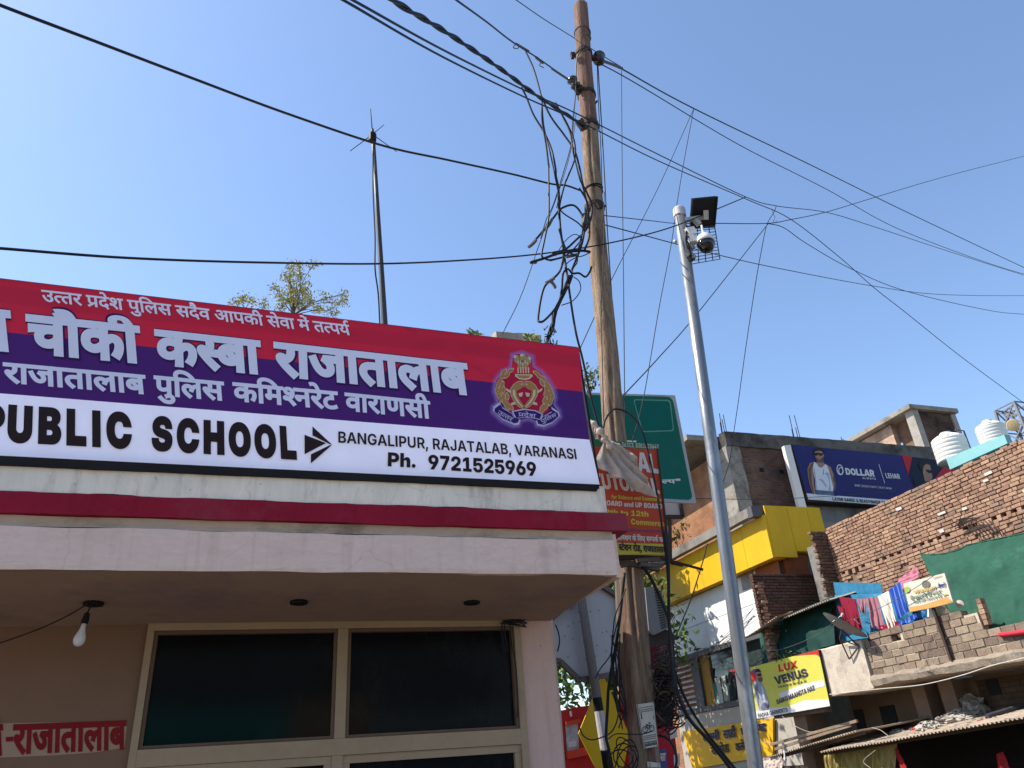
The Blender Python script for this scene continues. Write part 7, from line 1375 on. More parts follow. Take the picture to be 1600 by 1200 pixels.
# ---- green netting over the right part
gn = M('green_shade_net', (.022, .080, .054), .8, var=.34, scale=1.6, bump=.25, bscale=3, stretch=(1, .6, 1.5), stain=(.06, .20, .13), samt=.25, sscale=1.2)
P = [hx(1440, 866, 11.95), hx(1640, 815, 11.7), hx(1640, 985, 11.35), hx(1545, 1000, 11.2)]
m = MB(); Q = [(1432, 884), (1452, 861), (1600, 831), (1680, 818), (1680, 985), (1600, 988), (1540, 1000), (1500, 965), (1474, 925)]
def netpt(u, v):
    tx = lerp(1438, 1680, u); ty = 864-(tx-1450)*.205+ (6*math.sin(u*9) if u < .3 else 0); 
    bx_ = lerp(1478, 1680, u); by = 950+min(1, u*4)*45-(bx_-1540)*.10*(u > .25)
    px, py = lerp(tx, bx_, v), lerp(ty, by, v); X = 11.95-.45*v+.06*noise.noise(Vector((u*6, v*3, 1)))+.03*noise.noise(Vector((u*20, v*5, 4)))
    return hx(px, py, X)
m.grid(netpt, 60, 26); m.grid(lambda u, v: netpt(u, v)+Vector((.004, 0, 0)), 60, 26)
m.tube([netpt(i/30, 0) for i in range(31)], .012, 5)
tag(m.build('green_net', gn, smooth=True), 'big green shade net stretched over the terrace at the right', 'netting')
m = MB(); c = hx(1537, 975, 10.95); 
for k in range(5): m.obox((XP+.05, c.y, 3.29+.04+k*.082), (.05, 0, 0), (0, .05-.006*abs(k-2), 0), (0, 0, .036))
tag(m.build('brick_stack', brick_o), 'little upright stack of bricks on the balcony parapet before the net', 'brick')
m = MB(); m.lathe(hx(1500, 944, 11.3), (-1, -.5, .1), [(.03, 0), (.06, .01), (.065, .02), (.01, .03)], 16); tag(m.build('plate', M('plate_pale', (.5, .42, .36), .5)), 'pale tilted plate stuck against the green net', 'plate')
m = MB(); m.tube(spline([hx(1562, 992, 10.98), hx(1580, 990, 10.97), hx(1640, 982, 10.97)], 5), .035, 8); tag(m.build('red_cloth_roll', M('red_roll', (.45, .03, .05), .7, var=.2), smooth=True), 'bright red rolled cloth on the parapet top at the right edge', 'cloth')
m = sheet('x', [hx(1404, 905, 12.05), hx(1432, 884, 12.05), hx(1436, 900, 12.0), hx(1408, 922, 12.0)], None, amp=.04, seed=4); tag(m.build('pink_cloth', M('pink_cotton', (.40, .14, .19), .85, var=.15), smooth=True), 'pink cloth hung on the brick wall behind the little board', 'cloth')
# ---- tarpaulins and laundry on the terrace
dkg = M('dark_green_tarp', (.008, .036, .03), .6, var=.3, scale=2, bump=.3, stain=(.03, .12, .085), samt=.22)
m = sheet('x', [hx(1188, 985, 11.45), hx(1300, 930, 11.55), hx(1302, 1005, 11.2), hx(1194, 1046, 11.2)], None, amp=.06, seed=12, nu=30, nv=14); m.build
tag(m.build('dark_tarpaulin', dkg, smooth=True), 'dark green tarpaulin hanging below the small curved tin roof', 'tarpaulin')
blt = M('blue_tin_sheet', (.03, .15, .26), .55, var=.2, scale=2, stretch=(1, 6, .3), bump=.2)
m = sheet('x', [hx(1302, 910, 11.75), hx(1376, 911, 11.75), hx(1380, 932, 11.75), hx(1307, 934, 11.75)], None, amp=.02, seed=2, freq=(12, 1)); m2 = sheet('x', [hx(1304, 930, 11.6), hx(1440, 925, 11.6), hx(1440, 985, 11.5), hx(1312, 1003, 11.5)], None, amp=.04, seed=3); m.add(m2.v, m2.f)
tag(m.build('blue_sheet', blt), 'blue ridged sheet strung behind the hanging laundry', 'sheet')
lp = lambda px, py: hx(px, py, 11.15)
LN = [(1309, 933), (1340, 936), (1370, 933), (1388, 922), (1408, 909), (1424, 903)]
wl_ = MB(); wl_.tube(spline([lp(*q) for q in LN], 6), .006, 5); tag(wl_.build('clothes_line', WIREG), 'clothes line carrying laundry above the balcony parapet', 'line')
def cloth(label, P, mat, seed, amp=.05, name='laundry', nu=16, nv=18, hem=0):
    rnd = random.Random(seed); a, b, c, d = P
    def f(u, v, o=0):
        px, py = lerp(lerp(a[0], b[0], u), lerp(d[0], c[0], u), v), lerp(lerp(a[1], b[1], u), lerp(d[1], c[1], u), v)+hem*v*noise.noise(Vector((u*5, seed, 0)))
        return hx(px, py, 11.12-o-(.25+v)*amp*(noise.noise(Vector((u*5+seed, v*1.2, seed)))+.3*noise.noise(Vector((u*11, v*1.5, seed)))))
    mb = MB(); mb.grid(lambda u, v: f(u, v), nu, nv); mb.grid(lambda u, v: f(u, v, .005), nu, nv)
    return tag(mb.build(name, mat, None, smooth=True), label, 'laundry', 'laundry on the clothes line')
def clothm(nm, c, **k): return M(nm, c, .9, var=.14, scale=5, bump=.25, bscale=12, **k)
cloth('maroon cloth, leftmost of the laundry on the line', [(1311, 933), (1337, 936), (1348, 982), (1327, 985)], clothm('maroon_cotton', (.20, .012, .03)), 1, .09, hem=8); cloth('dark red cloth flap hanging at the far left of the laundry', [(1308, 946), (1318, 950), (1328, 978), (1317, 972)], clothm('maroon_cotton', (.2, .012, .03)), 2, .05)
cloth('short dusty pink garment between maroon and long pink ones', [(1339, 936), (1355, 935), (1352, 958), (1344, 957)], clothm('dusty_pink', (.30, .13, .155)), 3, .06, hem=4)
cloth('long dusty pink garment left of the white towel', [(1354, 935), (1371, 932), (1383, 983), (1362, 980)], clothm('dusty_pink', (.3, .13, .155)), 4, .07, hem=8)
cloth('white cloth hanging to a point between pink and blue laundry', [(1371, 932), (1388, 923), (1401, 976), (1389, 985)], clothm('cream_cotton', (.58, .53, .45)), 5, .06, hem=2)
def stripes(m, n, l, b, out, mp):
    tc = n.new('ShaderNodeTexCoord'); wv = n.new('ShaderNodeTexWave'); wv.bands_direction = 'Y'; wv.inputs['Scale'].default_value = 3.0; wv.inputs['Distortion'].default_value = .6; l.new(tc.outputs['Object'], wv.inputs['Vector'])
    r_ = n.new('ShaderNodeValToRGB'); r_.color_ramp.elements[0].position = .80; r_.color_ramp.elements[0].color = (.018, .05, .28, 1); r_.color_ramp.elements[1].position = .97; r_.color_ramp.elements[1].color = (.12, .22, .50, 1); l.new(wv.outputs['Fac'], r_.inputs[0]); l.new(r_.outputs[0], b.inputs['Base Color'])
sb_ = M('blue_check_cotton', (.02, .05, .28), .9, bump=.2, extra=stripes)
cloth('blue checked sheet, rightmost of the laundry on the line', [(1389, 921), (1407, 909), (1420, 955), (1403, 968)], sb_, 6, .05); cloth('lower fold of blue checked cloth over the parapet edge', [(1403, 973), (1431, 958), (1434, 966), (1407, 979)], sb_, 7, .04)
cloth('dark maroon cloth end below the white towel', [(1366, 980), (1403, 970), (1406, 977), (1380, 984)], clothm('maroon_cotton', (.2, .012, .03)), 8, .03)
c = hx(1460, 950, 11.2); m = MB(); m.grid(lambda u, v: hx(lerp(1449, 1477, u), lerp(944+8*abs(u-.4), 964-4*u, v), 11.2-.06*math.sin(u*6)*v), 10, 8)
tag(m.build('white_bundle', clothm('cream_cotton', (.58, .53, .45)), smooth=True), 'white cloth bundle behind the balcony parapet under the little board', 'cloth')
m = sheet('x', [hx(1425, 956, 11.3), hx(1450, 950, 11.3), hx(1452, 965, 11.3), hx(1428, 972, 11.3)], None, amp=.03, seed=9); tag(m.build('blue_tub', M('blue_plastic', (.02, .10, .22), .5), smooth=True), 'dark blue plastic sheet between the laundry and white bundle', 'sheet')
# ---- dish
ds = thing('satellite_dish', 'grey satellite dish on bracket at the plastered balcony end', 'satellite dish', hx(1327, 1030, 10.85)); dcx = hx(1316, 983, 10.75)
a1, b1 = hx(1289, 972, 10.75), hx(1343, 994, 10.75); ax_ = (b1-a1).normalized(); nr = (dcx-CAM).normalized(); nr = ax_.cross(nr).normalized(); nr = nr if nr.z > 0 else -nr; nr = (nr+(dcx-CAM).normalized()*.30).normalized(); nr = (nr-ax_*nr.dot(ax_)).normalized(); bt = nr.cross(ax_); R_ = (b1-a1).length/2
m = MB()
m.grid(lambda u, v: dcx+(ax_*math.cos(u*6.2832)+bt*.85*math.sin(u*6.2832))*R_*v+nr*(.10*v*v), 28, 6); m.grid(lambda u, v: dcx+(ax_*math.cos(u*6.2832)+bt*.85*math.sin(u*6.2832))*R_*v+nr*(.10*v*v-.008), 28, 6)
m.build('reflector', M('dish_grey', (.20, .185, .175), .55, metal=.3, var=.15), ds, smooth=True)
m = MB(); lnb = hx(1316, 961, 10.6); m.tube([dcx-bt*R_*.6, lnb], .008, 5); m.tube([hx(1343, 975, 10.7), hx(1335, 968, 10.6)], .008, 5); m.lathe(lnb, nr, [(.02, -.04), (.025, 0), (.025, .03), (.01, .04)], 10); m.build('feed_arm', lite, ds)
m = MB(); k1 = hx(1312, 998, 10.85); k2 = hx(1327, 1030, 10.92); k3 = hx(1342, 1010, 10.95)
for a, b in ((dcx-nr*.02, k1), (k1, k2), (k2, k3), (k3, dcx-nr*.02), (k1, k3), (k3, hx(1336, 1004, 10.97))): m.bar(a, b, .022)
m.build('bracket', M('bracket_iron', (.06, .055, .05), .7, metal=.4), ds)
# ---- small restaurant board on a post
XR_ = 10.9; fxr = PX(XR_); z5r = zoomed(fxr, 1280, 860, 6.668)
rb_ = thing('restaurant_board', 'small pale painted eatery board on an iron post above the balcony', 'signboard', hx(1487, 1034, XR_))
m = MB(); m.prism([z5r(*q)+Vector((.008, 0, 0)) for q in ((872, 345), (1300, 236), (1392, 548), (945, 645))], (.03, 0, 0)); m.build('panel', M('board_cream', (.52, .49, .40), .6, var=.14, scale=3, stain=(.44, .32, .17), samt=.3, sscale=3), rb_)
rO = (-.004, 0, 0)
stamp('orange_swash', z5r, [(930, 590), (1050, 575), (1200, 530), (1330, 480), (1380, 530), (1392, 545), (1150, 602), (947, 640)], M('board_orange', (.50, .27, .09), .6, var=.2), rb_, (-.002, 0, 0))
stamp('badge', z5r, ell(1112, 352, 42, 42, 20), M('badge_grey', (.14, .13, .11), .6), rb_, rO)
m = MB(); stampm(m, z5r, ell(918, 410, 30, 34, 12), rO); stampm(m, z5r, [(1290, 462), (1340, 450), (1344, 462), (1296, 476)], rO); m.build('green_mark', M('board_leaf', (.30, .36, .08), .6), rb_)
bnk = M('board_navy_ink', (.03, .06, .22), .6)
letters('lettering', WORDS['r2'], z5r, (1238, 362), (1245, 398), (1325, 380), 622, bnk, rb_, rO, bold=30)
letters('lettering', WORDS['r1'], z5r, (945, 492), (955, 530), (1290, 452), 622, M('board_green_ink', (.10, .15, .11), .6), rb_, rO, bold=14)
letters('lettering', WORDS['r3'], z5r, (980, 535), (985, 560), (1285, 490), 622, M('board_green_ink', (.1, .15, .11), .6), rb_, rO, bold=6)
letters('lettering', keys('restaurant', 'M'), z5r, (1185, 280), (1188, 296), (1280, 272), 728, M('board_red_ink', (.3, .12, .06), .6), rb_, rO)
letters('lettering', WORDS['r3'], z5r, (985, 425), (990, 455), (1225, 405), 622, M('board_gold_ink', (.42, .30, .12), .6), rb_, rO, bold=40)
m = MB(); a, b = hx(1458, 950, XR_+.05), hx(1487, 1032, XR_+.05); m.bar(a, b, .045); m.bar(hx(1450, 905, XR_+.06), a, .04); m.build('post', M('post_rust', (.06, .04, .035), .8, metal=.3), rb_)
# ---- yellow garment board
XL = 10.9; fl_ = PX(XL); zl = zoomed(fl_, 1160, 860, 3.5295)
lx_ = thing('garment_board', 'tilted yellow and white innerwear advertisement board with man in sunglasses', 'signboard', hx(1240, 1115, XL))
yl2, wh2 = M('board_lime_yellow', (.47, .44, .075), .45, var=.10, scale=2), M('board_silver', (.50, .50, .49), .45, var=.1)
BQ = [(42, 645), (418, 548), (484, 858), (80, 928)]
m = MB(); m.prism([zl(*q)+Vector((.01, 0, 0)) for q in BQ], (.05, 0, 0)); m.build('frame', iron, lx_)
stamp('yellow_panel', zl, BQ, yl2, lx_, (0, 0, 0))
stamp('red_corner', zl, [(285, 583), (418, 548), (426, 588), (408, 574), (350, 576)], M('board_red', (.42, .03, .025), .5), lx_, (-.003, 0, 0))
m = MB(); stampm(m, zl, [(200, 790), (320, 742), (448, 712), (456, 748), (330, 782), (215, 826)], (-.003, 0, 0)); stampm(m, zl, [(72, 885), (130, 868), (250, 862), (340, 826), (476, 820), (484, 858), (80, 928)], (-.0032, 0, 0)); m.build('silver_swash', wh2, lx_)
for nm, mt, P, dz in (('print_splash', M('splash_blue', (.05, .07, .30), .5), [(60, 655), (84, 652), (92, 690), (70, 710), (56, 690)], -.004), ('print_splash', M('splash_red', (.50, .04, .03), .5), [(44, 668), (60, 660), (72, 690), (82, 730), (62, 745), (50, 705)], -.0042),
    ('printed_man', M('print_greyshirt', (.25, .27, .33), .5, var=.3, scale=6), [(60, 735), (80, 712), (102, 722), (125, 760), (150, 850), (145, 880), (95, 885), (78, 830)], -.0046), ('print_fold', M('print_shirt_fold', (.12, .13, .18), .5), [(70, 760), (84, 730), (92, 800), (96, 880), (86, 850)], -.0048), ('print_fold', M('print_shirt_light', (.40, .42, .46), .5), [(104, 740), (118, 770), (126, 840), (116, 840), (108, 790)], -.0048), ('print_fold', M('print_shirt_fold', (.12, .13, .18), .5), [(118, 830), (150, 850), (146, 878), (112, 884), (100, 870)], -.0048), ('print_head', skin, [(74, 668), (90, 656), (104, 672), (108, 700), (100, 720), (86, 716), (76, 695)], -.005), ('print_hair', hair, [(72, 672), (78, 656), (92, 652), (105, 668), (98, 670), (84, 670)], -.0054), ('print_glasses', hair, [(82, 682), (104, 678), (108, 690), (96, 694), (84, 692)], -.0056), ('print_beard', skd, [(84, 706), (108, 698), (114, 716), (104, 728), (90, 722)], -.0055)):
    stamp(nm, zl, P, mt, lx_, (dz, 0, 0))
LO = (-.006, 0, 0)
lr = M('lux_red', (.42, .03, .02), .5); lk = M('venus_ink', (.045, .04, .06), .5)
letters('brand_lettering', keys('LUX'), zl, (197, 630), (203, 670), (308, 648), 728, lr, lx_, LO)
letters('brand_lettering', keys('VENUS'), zl, (172, 698), (186, 740), (368, 694), 728, lk, lx_, LO, bold=8)
letters('brand_lettering', keys('INNERWEAR', 'M'), zl, (196, 748), (199, 760), (356, 728), 728, lk, lx_, LO, tight=160)
letters('brand_lettering', keys('SABKO MAANGTA HAI!'), zl, (186, 824), (192, 850), (402, 770), 728, lk, lx_, LO, tight=-10)
letters('brand_lettering', keys('RADHA GARMENTS', 'M'), zl, (86, 902), (90, 922), (252, 888), 728, lk, lx_, LO, bold=16)
letters('brand_lettering', keys('Mob. 9721525969', 'M') if 0 else keys('Mob. 0123456', 'M'), zl, (256, 876), (258, 888), (364, 862), 728, lk, lx_, LO) if 0 else None
m = MB(); rnd = random.Random(15); lf = MB(); sp_ = []
for k in range(14):
    c = hx(rnd.uniform(1205, 1240), rnd.uniform(1022, 1036), 11.0); sp_ += [(c+Vector((rnd.gauss(0, .04), rnd.gauss(0, .06), rnd.gauss(0, .05))), 1) for _ in range(10)]
leaves(lf, sp_, .05, rnd); t = thing('ledge_weed', 'scrubby weeds along the top edge of the yellow innerwear board', 'plant', hx(1222, 1045, 11.0)); lf.build('foliage', weed_m, t, fix=False); m.tube([hx(1205, 1040, 11.0), hx(1240, 1030, 11.0)], .01, 4); m.build('stem', stem_m, t)
# bent iron on the brick wall
m = MB(); zi = zoomed(PX(12.1), 1220, 600, 4.0); rnd = random.Random(17)
for k in range(16):
    a = (rnd.uniform(1085, 1120), rnd.uniform(850, 910)); b = (rnd.uniform(1110, 1240), rnd.uniform(835, 860)); m.tube(spline([zi(*a), zi((a[0]+b[0])/2, (a[1]+b[1])/2-rnd.uniform(0, 20)), zi(*b)], 3), .009, 4)
for k in range(7): x = 1130+k*28; m.tube(spline([zi(x, 850), zi(x+40, 890), zi(x+85, 950)], 4), .011, 4)
tag(m.build('bent_rebar', rebar), 'tangle of bent rusty rods sticking out of the brick wall', 'rebar')

# ============================================================ OVERHEAD WIRES
P5 = YP
wire('service_cable', 'thick black cable sagging from the upper left corner to the wooden pole', [(-60, -18, 3.0), (0, 8, 3.1), (150, 65, 3.4), (300, 122, 3.8), (450, 178, 4.2), (600, 228, 4.6), (700, 250, 4.9), (800, 272, 5.2), (860, 287, 5.35), (885, 290, 5.38), (908, 298, 5.38)], .0095)
wire('service_cable', 'black cable crossing level from the left edge past the antenna and both poles', [(-60, 384, 3.2), (0, 388, 3.3), (200, 403, 3.7), (400, 410, 4.1), (600, 412, 4.6), (750, 405, 5.0), (850, 396, 5.25), (930, 384, 5.28), (1000, 369, 5.3), (1052, 354, 5.35), (1100, 335, 5.5), (1165, 308, 5.9)], .0072)
wire('twisted_cable', 'thick twisted black bundle running down from the top edge to the wooden pole', [(590, -22, 2.6), (618, 3, 2.8), (700, 52, 3.4), (780, 106, 4.1), (840, 150, 4.7), (884, 178, 5.15), (914, 199, 5.38)], .0112, twist=9, k=16)
wire('overhead_line', 'upper one of two parallel lines crossing the wooden pole just below its middle clamps', [(530, -12, 2.2), (560, 5, 2.4), (700, 82, 3.4), (830, 146, 4.6), (902, 178, 5.25), (1030, 242, 6.6), (1166, 308, 8.0), (1215, 322, 8.5), (1292, 332, 9.2), (1365, 354, 10), (1480, 392, 11.5), (1600, 430, 13), (1700, 460, 14)], .0072)
wire('overhead_line', 'lower one of two parallel lines crossing the wooden pole, then dropping to the lower right', [(505, -18, 2.2), (545, 5, 2.4), (690, 88, 3.4), (820, 152, 4.6), (910, 192, 5.22), (1030, 252, 6.6), (1168, 312, 8.0), (1236, 343, 8.6), (1313, 403, 9.3), (1365, 449, 9.8), (1416, 489, 10.3), (1500, 556, 11), (1600, 630, 12), (1660, 674, 12.5)], .0072)
wire('overhead_line', 'long line from the right insulator of the wooden pole to the right edge', [(942, 94, P5), (972, 108, 5.8), (1083, 169, 7.0), (1261, 255, 9.0), (1416, 331, 11), (1600, 418, 13.5), (1700, 464, 15)], .0105)
wire('overhead_line', 'second thinner line sagging below the long one from the right insulator', [(939, 100, P5), (1000, 134, 6.1), (1158, 228, 8.0), (1292, 296, 9.5), (1416, 363, 11.2), (1592, 426, 13.5), (1700, 446, 15)], .008)
wire('overhead_line', 'thin line from the top edge passing behind the wooden pole top', [(785, -14, 4.4), (808, 1, 4.6), (850, 30, 5.1), (895, 58, 5.72), (930, 80, 5.78), (973, 106, 5.8)], .0055)
wire('overhead_line', 'black line from the top edge ending at the left insulator of the wooden pole', [(690, -18, 3.0), (713, 0, 3.2), (760, 34, 3.9), (800, 65, 4.5), (842, 92, 5.0), (890, 126, 5.4)], .008)
m = MB()
for a, b, r in (((838, 90), (848, 98), .016), ((806, 68), (826, 80), .013), ((862, 107), (892, 127), .013)): m.tube(spline([hy(*a, 4.98), hy(*b, 5.1)], 4), r, 6)
m.tube(spline([hy(*q, 4.7) for q in ((806, 68), (802, 74), (808, 76), (812, 71))], 4), .006, 4); m.tube(spline([hy(*q, 4.98) for q in ((846, 96), (843, 102), (850, 106))], 4), .006, 4)
tag(m.build('cable_splice', WIREG), 'lumpy taped splices on the line left of the pole top', 'splice')
m = MB(); m.tube([hy(944, 96, P5), hy(958, 101, 5.65), hy(972, 107, 5.8)], .018, 7); tag(m.build('dead_end_grip', WIREG), 'pale twisted grip on the line right of the insulator', 'splice')
wire('overhead_line', 'line rising to the right edge from the knot beyond the camera pole', [(1052, 349, 7.2), (1119, 349, 7.6), (1199, 349, 8.2), (1236, 343, 8.5), (1292, 331, 9.0), (1365, 309, 9.6), (1480, 275, 10.6), (1600, 244, 11.8), (1680, 224, 12.6)], .0075)
wire('overhead_line', 'thin line from the wooden pole to behind the steel camera pole top, upper of two', [(938, 336, P5), (946, 337, 5.55), (1000, 343, 6.2), (1052, 349, 7.2)], .006)
wire('overhead_line', 'thin low line from the wooden pole behind the camera pole to the right edge', [(940, 350, P5), (1000, 366, 6.0), (1052, 380, 6.6), (1125, 399, 7.4), (1220, 420, 8.4), (1365, 447, 10), (1468, 460, 11.2), (1600, 462, 12.8), (1700, 460, 14)], .0065)
wire('overhead_line', 'sagging line from the knot beyond the camera pole to the lower right edge', [(1199, 349, 8.2), (1225, 356, 8.4), (1261, 381, 8.8), (1330, 420, 9.6), (1416, 455, 10.6), (1540, 484, 12), (1600, 491, 12.8), (1700, 496, 14)], .0075)
wire('guy_wire', 'taut line slanting from the knot down left behind the camera pole to the wooden pole', [(1200, 350, 8.2), (1091, 488, 7.2), (1030, 558, 6.5), (975, 617, 5.8), (966, 628, 5.55)], .0065)
wire('drop_wire', 'thin wire dropping from the knot towards the stained building roof', [(1213, 322, 8.4), (1209, 332, 8.4), (1198, 352, 8.3), (1190, 390, 8.5), (1181, 440, 8.9), (1165, 545, 9.8), (1154, 625, 10.5), (1147, 672, 11), (1140, 720, 11.5), (1126, 765, 11.9)], .0065)
wire('wire_curl', 'short curly loose wire hanging at the knot of lines', [(1206, 326, 8.4), (1208, 334, 8.4), (1211, 340, 8.4), (1208, 346, 8.3), (1212, 348, 8.3), (1213, 344, 8.3)], .004)
wire('thin_wire', 'thin wire slanting from the long line down behind the wooden pole to the sign', [(1084, 170, 7.0), (1030, 290, 6.6), (957, 434, 6.0), (935, 482, 5.9), (908, 541, 5.75), (896, 570, 5.7)], .0045)
wire('thin_wire', 'thin wire from the long line down past the camera pole to the green sign', [(1084, 170, 7.0), (1070, 245, 6.8), (1057, 323, 6.6), (1049, 380, 6.5), (1030, 480, 6.4), (1006, 619, 6.3), (988, 690, 6.2)], .005)
wire('thin_wire', 'vertical thin wire farthest right beside the wooden pole', [(971, 110, 5.8), (972, 250, 5.78), (974, 420, 5.75), (976, 620, 5.75), (977, 700, 5.75)], .0045)
wire('thin_wire', 'vertical wire hugging the right side of the wooden pole', [(934, 98, P5), (942, 230, 5.55), (949, 361, 5.6), (957, 480, 5.65), (965, 600, 5.7), (968, 640, 5.7)], .0065)
wire('thin_wire', 'second vertical wire from the insulator close along the wooden pole', [(933, 100, P5), (935, 160, 5.52), (939, 235, 5.53), (941, 300, 5.54)], .0045)
wire('thin_wire', 'thin wire slanting down left from the wooden pole towards the sign', [(900, 178, 5.4), (893, 230, 5.35), (876, 290, 5.3), (846, 372, 5.2), (815, 460, 5.1), (785, 522, 5.0)], .004)
wire('thin_wire', 'thin wire running down the face of the wooden pole', [(944, 300, 5.36), (943, 400, 5.33), (939, 480, 5.32), (941, 560, 5.3), (944, 690, 5.28)], .004)
# ---- the loose cable bundle left of the pole: every cable its own thing
z1 = lambda x, y: (780+x/3.75, y/3.75); z2 = lambda x, y: (800+x/4, 260+y/4)
CB = [('hanging_cable', 'long black cable falling from the twisted bundle past the sign corner', [z1(130, 510), z1(160, 570), z1(200, 670), z1(260, 770), z1(305, 870), z1(330, 985), z2(275, 60), z2(292, 150), z2(300, 350), z2(320, 510), z2(345, 680), z2(370, 860), z2(400, 1040), z2(440, 1200), (921, 610), (928, 640), (936, 668)], .0085),
 ('hanging_cable', 'black cable curving from the twisted bundle back to the wooden pole', [z1(245, 560), z1(300, 680), z1(380, 790), z1(440, 880), z1(470, 980), z1(490, 1080), z2(470, 170), z2(498, 240), z2(492, 330), z2(460, 400), z2(400, 460), z2(330, 520), z2(250, 540)], .0085),
 ('hanging_cable', 'black cable dropping from the spliced line and hooking at the bottom', [z1(150, 290), z1(200, 400), z1(240, 540), z1(250, 600), z1(250, 700), z1(275, 850), z1(290, 980), z2(228, 0), z2(230, 300), z2(205, 450), z2(186, 550), z2(205, 575), z2(240, 585), z2(310, 570)], .0075),
 ('hanging_cable', 'black cable S-curving from the middle clamp down to the splices', [z1(350, 640), z1(400, 730), z1(440, 830), z1(442, 930), z1(400, 1040), z2(330, 110), z2(302, 220), z2(292, 300)], .0075),
 ('hanging_cable', 'black cable arching over with a stripped end pointing left', [z2(110, 500), z2(180, 420), z2(260, 320), z2(305, 265), z2(380, 242), z2(430, 290), z2(452, 370), z2(440, 470), z2(410, 560), z2(370, 660)], .009),
 ('hanging_cable', 'black cable end lying level and pointing left below the arch', [z2(115, 600), z2(200, 575), z2(300, 542), z2(430, 527), z2(490, 535)], .010),
 ('hanging_cable', 'black cable bent in a hairpin loop lowest on the left', [z2(270, 760), z2(245, 718), z2(205, 750), z2(180, 830), z2(163, 950), z2(175, 972), z2(205, 960), z2(262, 900), z2(300, 840)], .009),
 ('hanging_cable', 'black cable joint angling down left above the hairpin loop', [z2(212, 728), z2(280, 680), z2(312, 620), z2(322, 530), z2(300, 390)], .009),
 ('hanging_cable', 'black cable leaving the bundle and wrapping to the wooden pole', [z2(298, 840), z2(312, 760), z2(320, 670), z2(350, 642), z2(376, 668), z2(420, 668), z2(460, 690), z2(488, 655), z2(497, 625)], .008),
 ('hanging_cable', 'thin round wire loop bulging right of the lower bundle', [z2(385, 690), z2(420, 720), z2(427, 775), z2(380, 840), z2(310, 868)], .004),
 ('hanging_cable', 'thin arched wire above the crossing level cable', [z2(270, 560), z2(330, 470), z2(380, 428), z2(415, 432), z2(440, 470), z2(410, 560)], .0035),
 ('hanging_cable', 'black cable from the left cable grip curving to the pole cap', [z2(420, 135), z2(460, 200), z2(475, 260), z2(480, 330), z2(482, 440), z2(455, 520)], .0085),
 ('hanging_cable', 'thin dark wire pair dropping steeply left of the wooden pole', [z1(450, 540), z1(440, 640), z1(425, 820), z1(385, 980), z1(320, 1190), z2(215, 330), z2(180, 450)], .004),
 ('hanging_cable', 'slim cable beside the middle clamp running down to the arch', [z1(450, 470), z1(446, 560), z1(430, 700), z1(420, 850), z1(370, 1030), z2(300, 110), z2(280, 260)], .004)]
CB += [('hanging_cable', 'slack black cable swinging down from the middle clamp to the grey pole cap', [z1(330, 600), z1(380, 700), z1(415, 780), z1(436, 900), z1(470, 1040), z2(440, 120), z2(470, 240), z2(455, 320), z2(442, 400), z2(415, 520)], .0065),
 ('hanging_cable', 'black cable doubling the long fall beside the sign corner cable', [z1(250, 590), z1(262, 740), z1(300, 900), z1(345, 1120), z2(290, 140), z2(292, 300), z2(312, 440), z2(330, 560), z2(318, 610), z2(300, 660)], .0055),
 ('hanging_cable', 'short black cable crossing from the arch to the level cable end', [z2(300, 270), z2(330, 300), z2(420, 360), z2(450, 420), z2(400, 500), z2(330, 560), z2(240, 590)], .006),
 ('hanging_cable', 'black cable looping through the splices into the lower bundle', [z2(292, 390), z2(340, 520), z2(400, 560), z2(405, 600), z2(380, 640), z2(360, 720), z2(330, 790)], .0065),
 ('hanging_cable', 'thin wire curling back from the pole to the lower bundle', [z2(485, 540), z2(440, 560), z2(400, 570), z2(350, 600), z2(330, 640), z2(352, 690)], .004)]
for i, (nm, lab, P, r) in enumerate(CB):
    n = len(P); wire(nm, lab, [(x, y, 5.22+.05*math.sin(i*2.1)+.04*math.sin(i+k*.9)) for k, (x, y) in enumerate(P)], r*1.25, 'cable', 'loose cables hanging left of the wooden pole')
m = MB(); rnd = random.Random(41)
for k in range(7):
    o = [rnd.uniform(-14, 14) for _ in range(6)]
    P = [z2(370+o[0], 680), z2(335+o[1], 760), z2(300+o[2]*.7, 840), z2(262+o[3], 930), z2(243+o[4]*1.2, 1030), z2(208+o[5], 1115)]
    m.tube(spline([hy(x, y, 5.15+rnd.uniform(-.05, .05)+.2*j/5) for j, (x, y) in enumerate(P)], 6), .008, 5)
for k in range(8):
    x, y = rnd.uniform(215, 270), rnd.uniform(1000, 1100); m.tube(spline([hy(*z2(x+rnd.uniform(-25, 25), y+rnd.uniform(-25, 25)), 5.2) for _ in range(4)], 5), .004, 4)
tag(m.build('cable_bundle', WIRE, smooth=True), 'braided thick black cable bundle running down to the sign top', 'cable')
for a, b, lb_ in (((103, 505), (150, 462), 'frayed taped cable end farthest left, upper'), ((112, 600), (150, 600), 'frayed taped cable end farthest left, lower'), ((212, 728), (262, 700), 'taped cable joint above the hairpin loop'), ((240, 716), (272, 760), 'stubby taped cable end pointing down by the hairpin loop'), ((250, 330), (205, 400), 'pale taped sleeve on the arching cable'), ((340, 565), (410, 550), 'taped sleeve beside the wooden pole below the level cable')):
    m = MB(); m.tube(spline([hy(*z2(*a), 5.2), hy(*z2((a[0]+b[0])/2+4, (a[1]+b[1])/2), 5.19), hy(*z2(*b), 5.2)], 3), .015, 6)
    tag(m.build('taped_cable_end', M('frayed_tape', (.10, .095, .09), .8, var=.4)), lb_, 'cable')
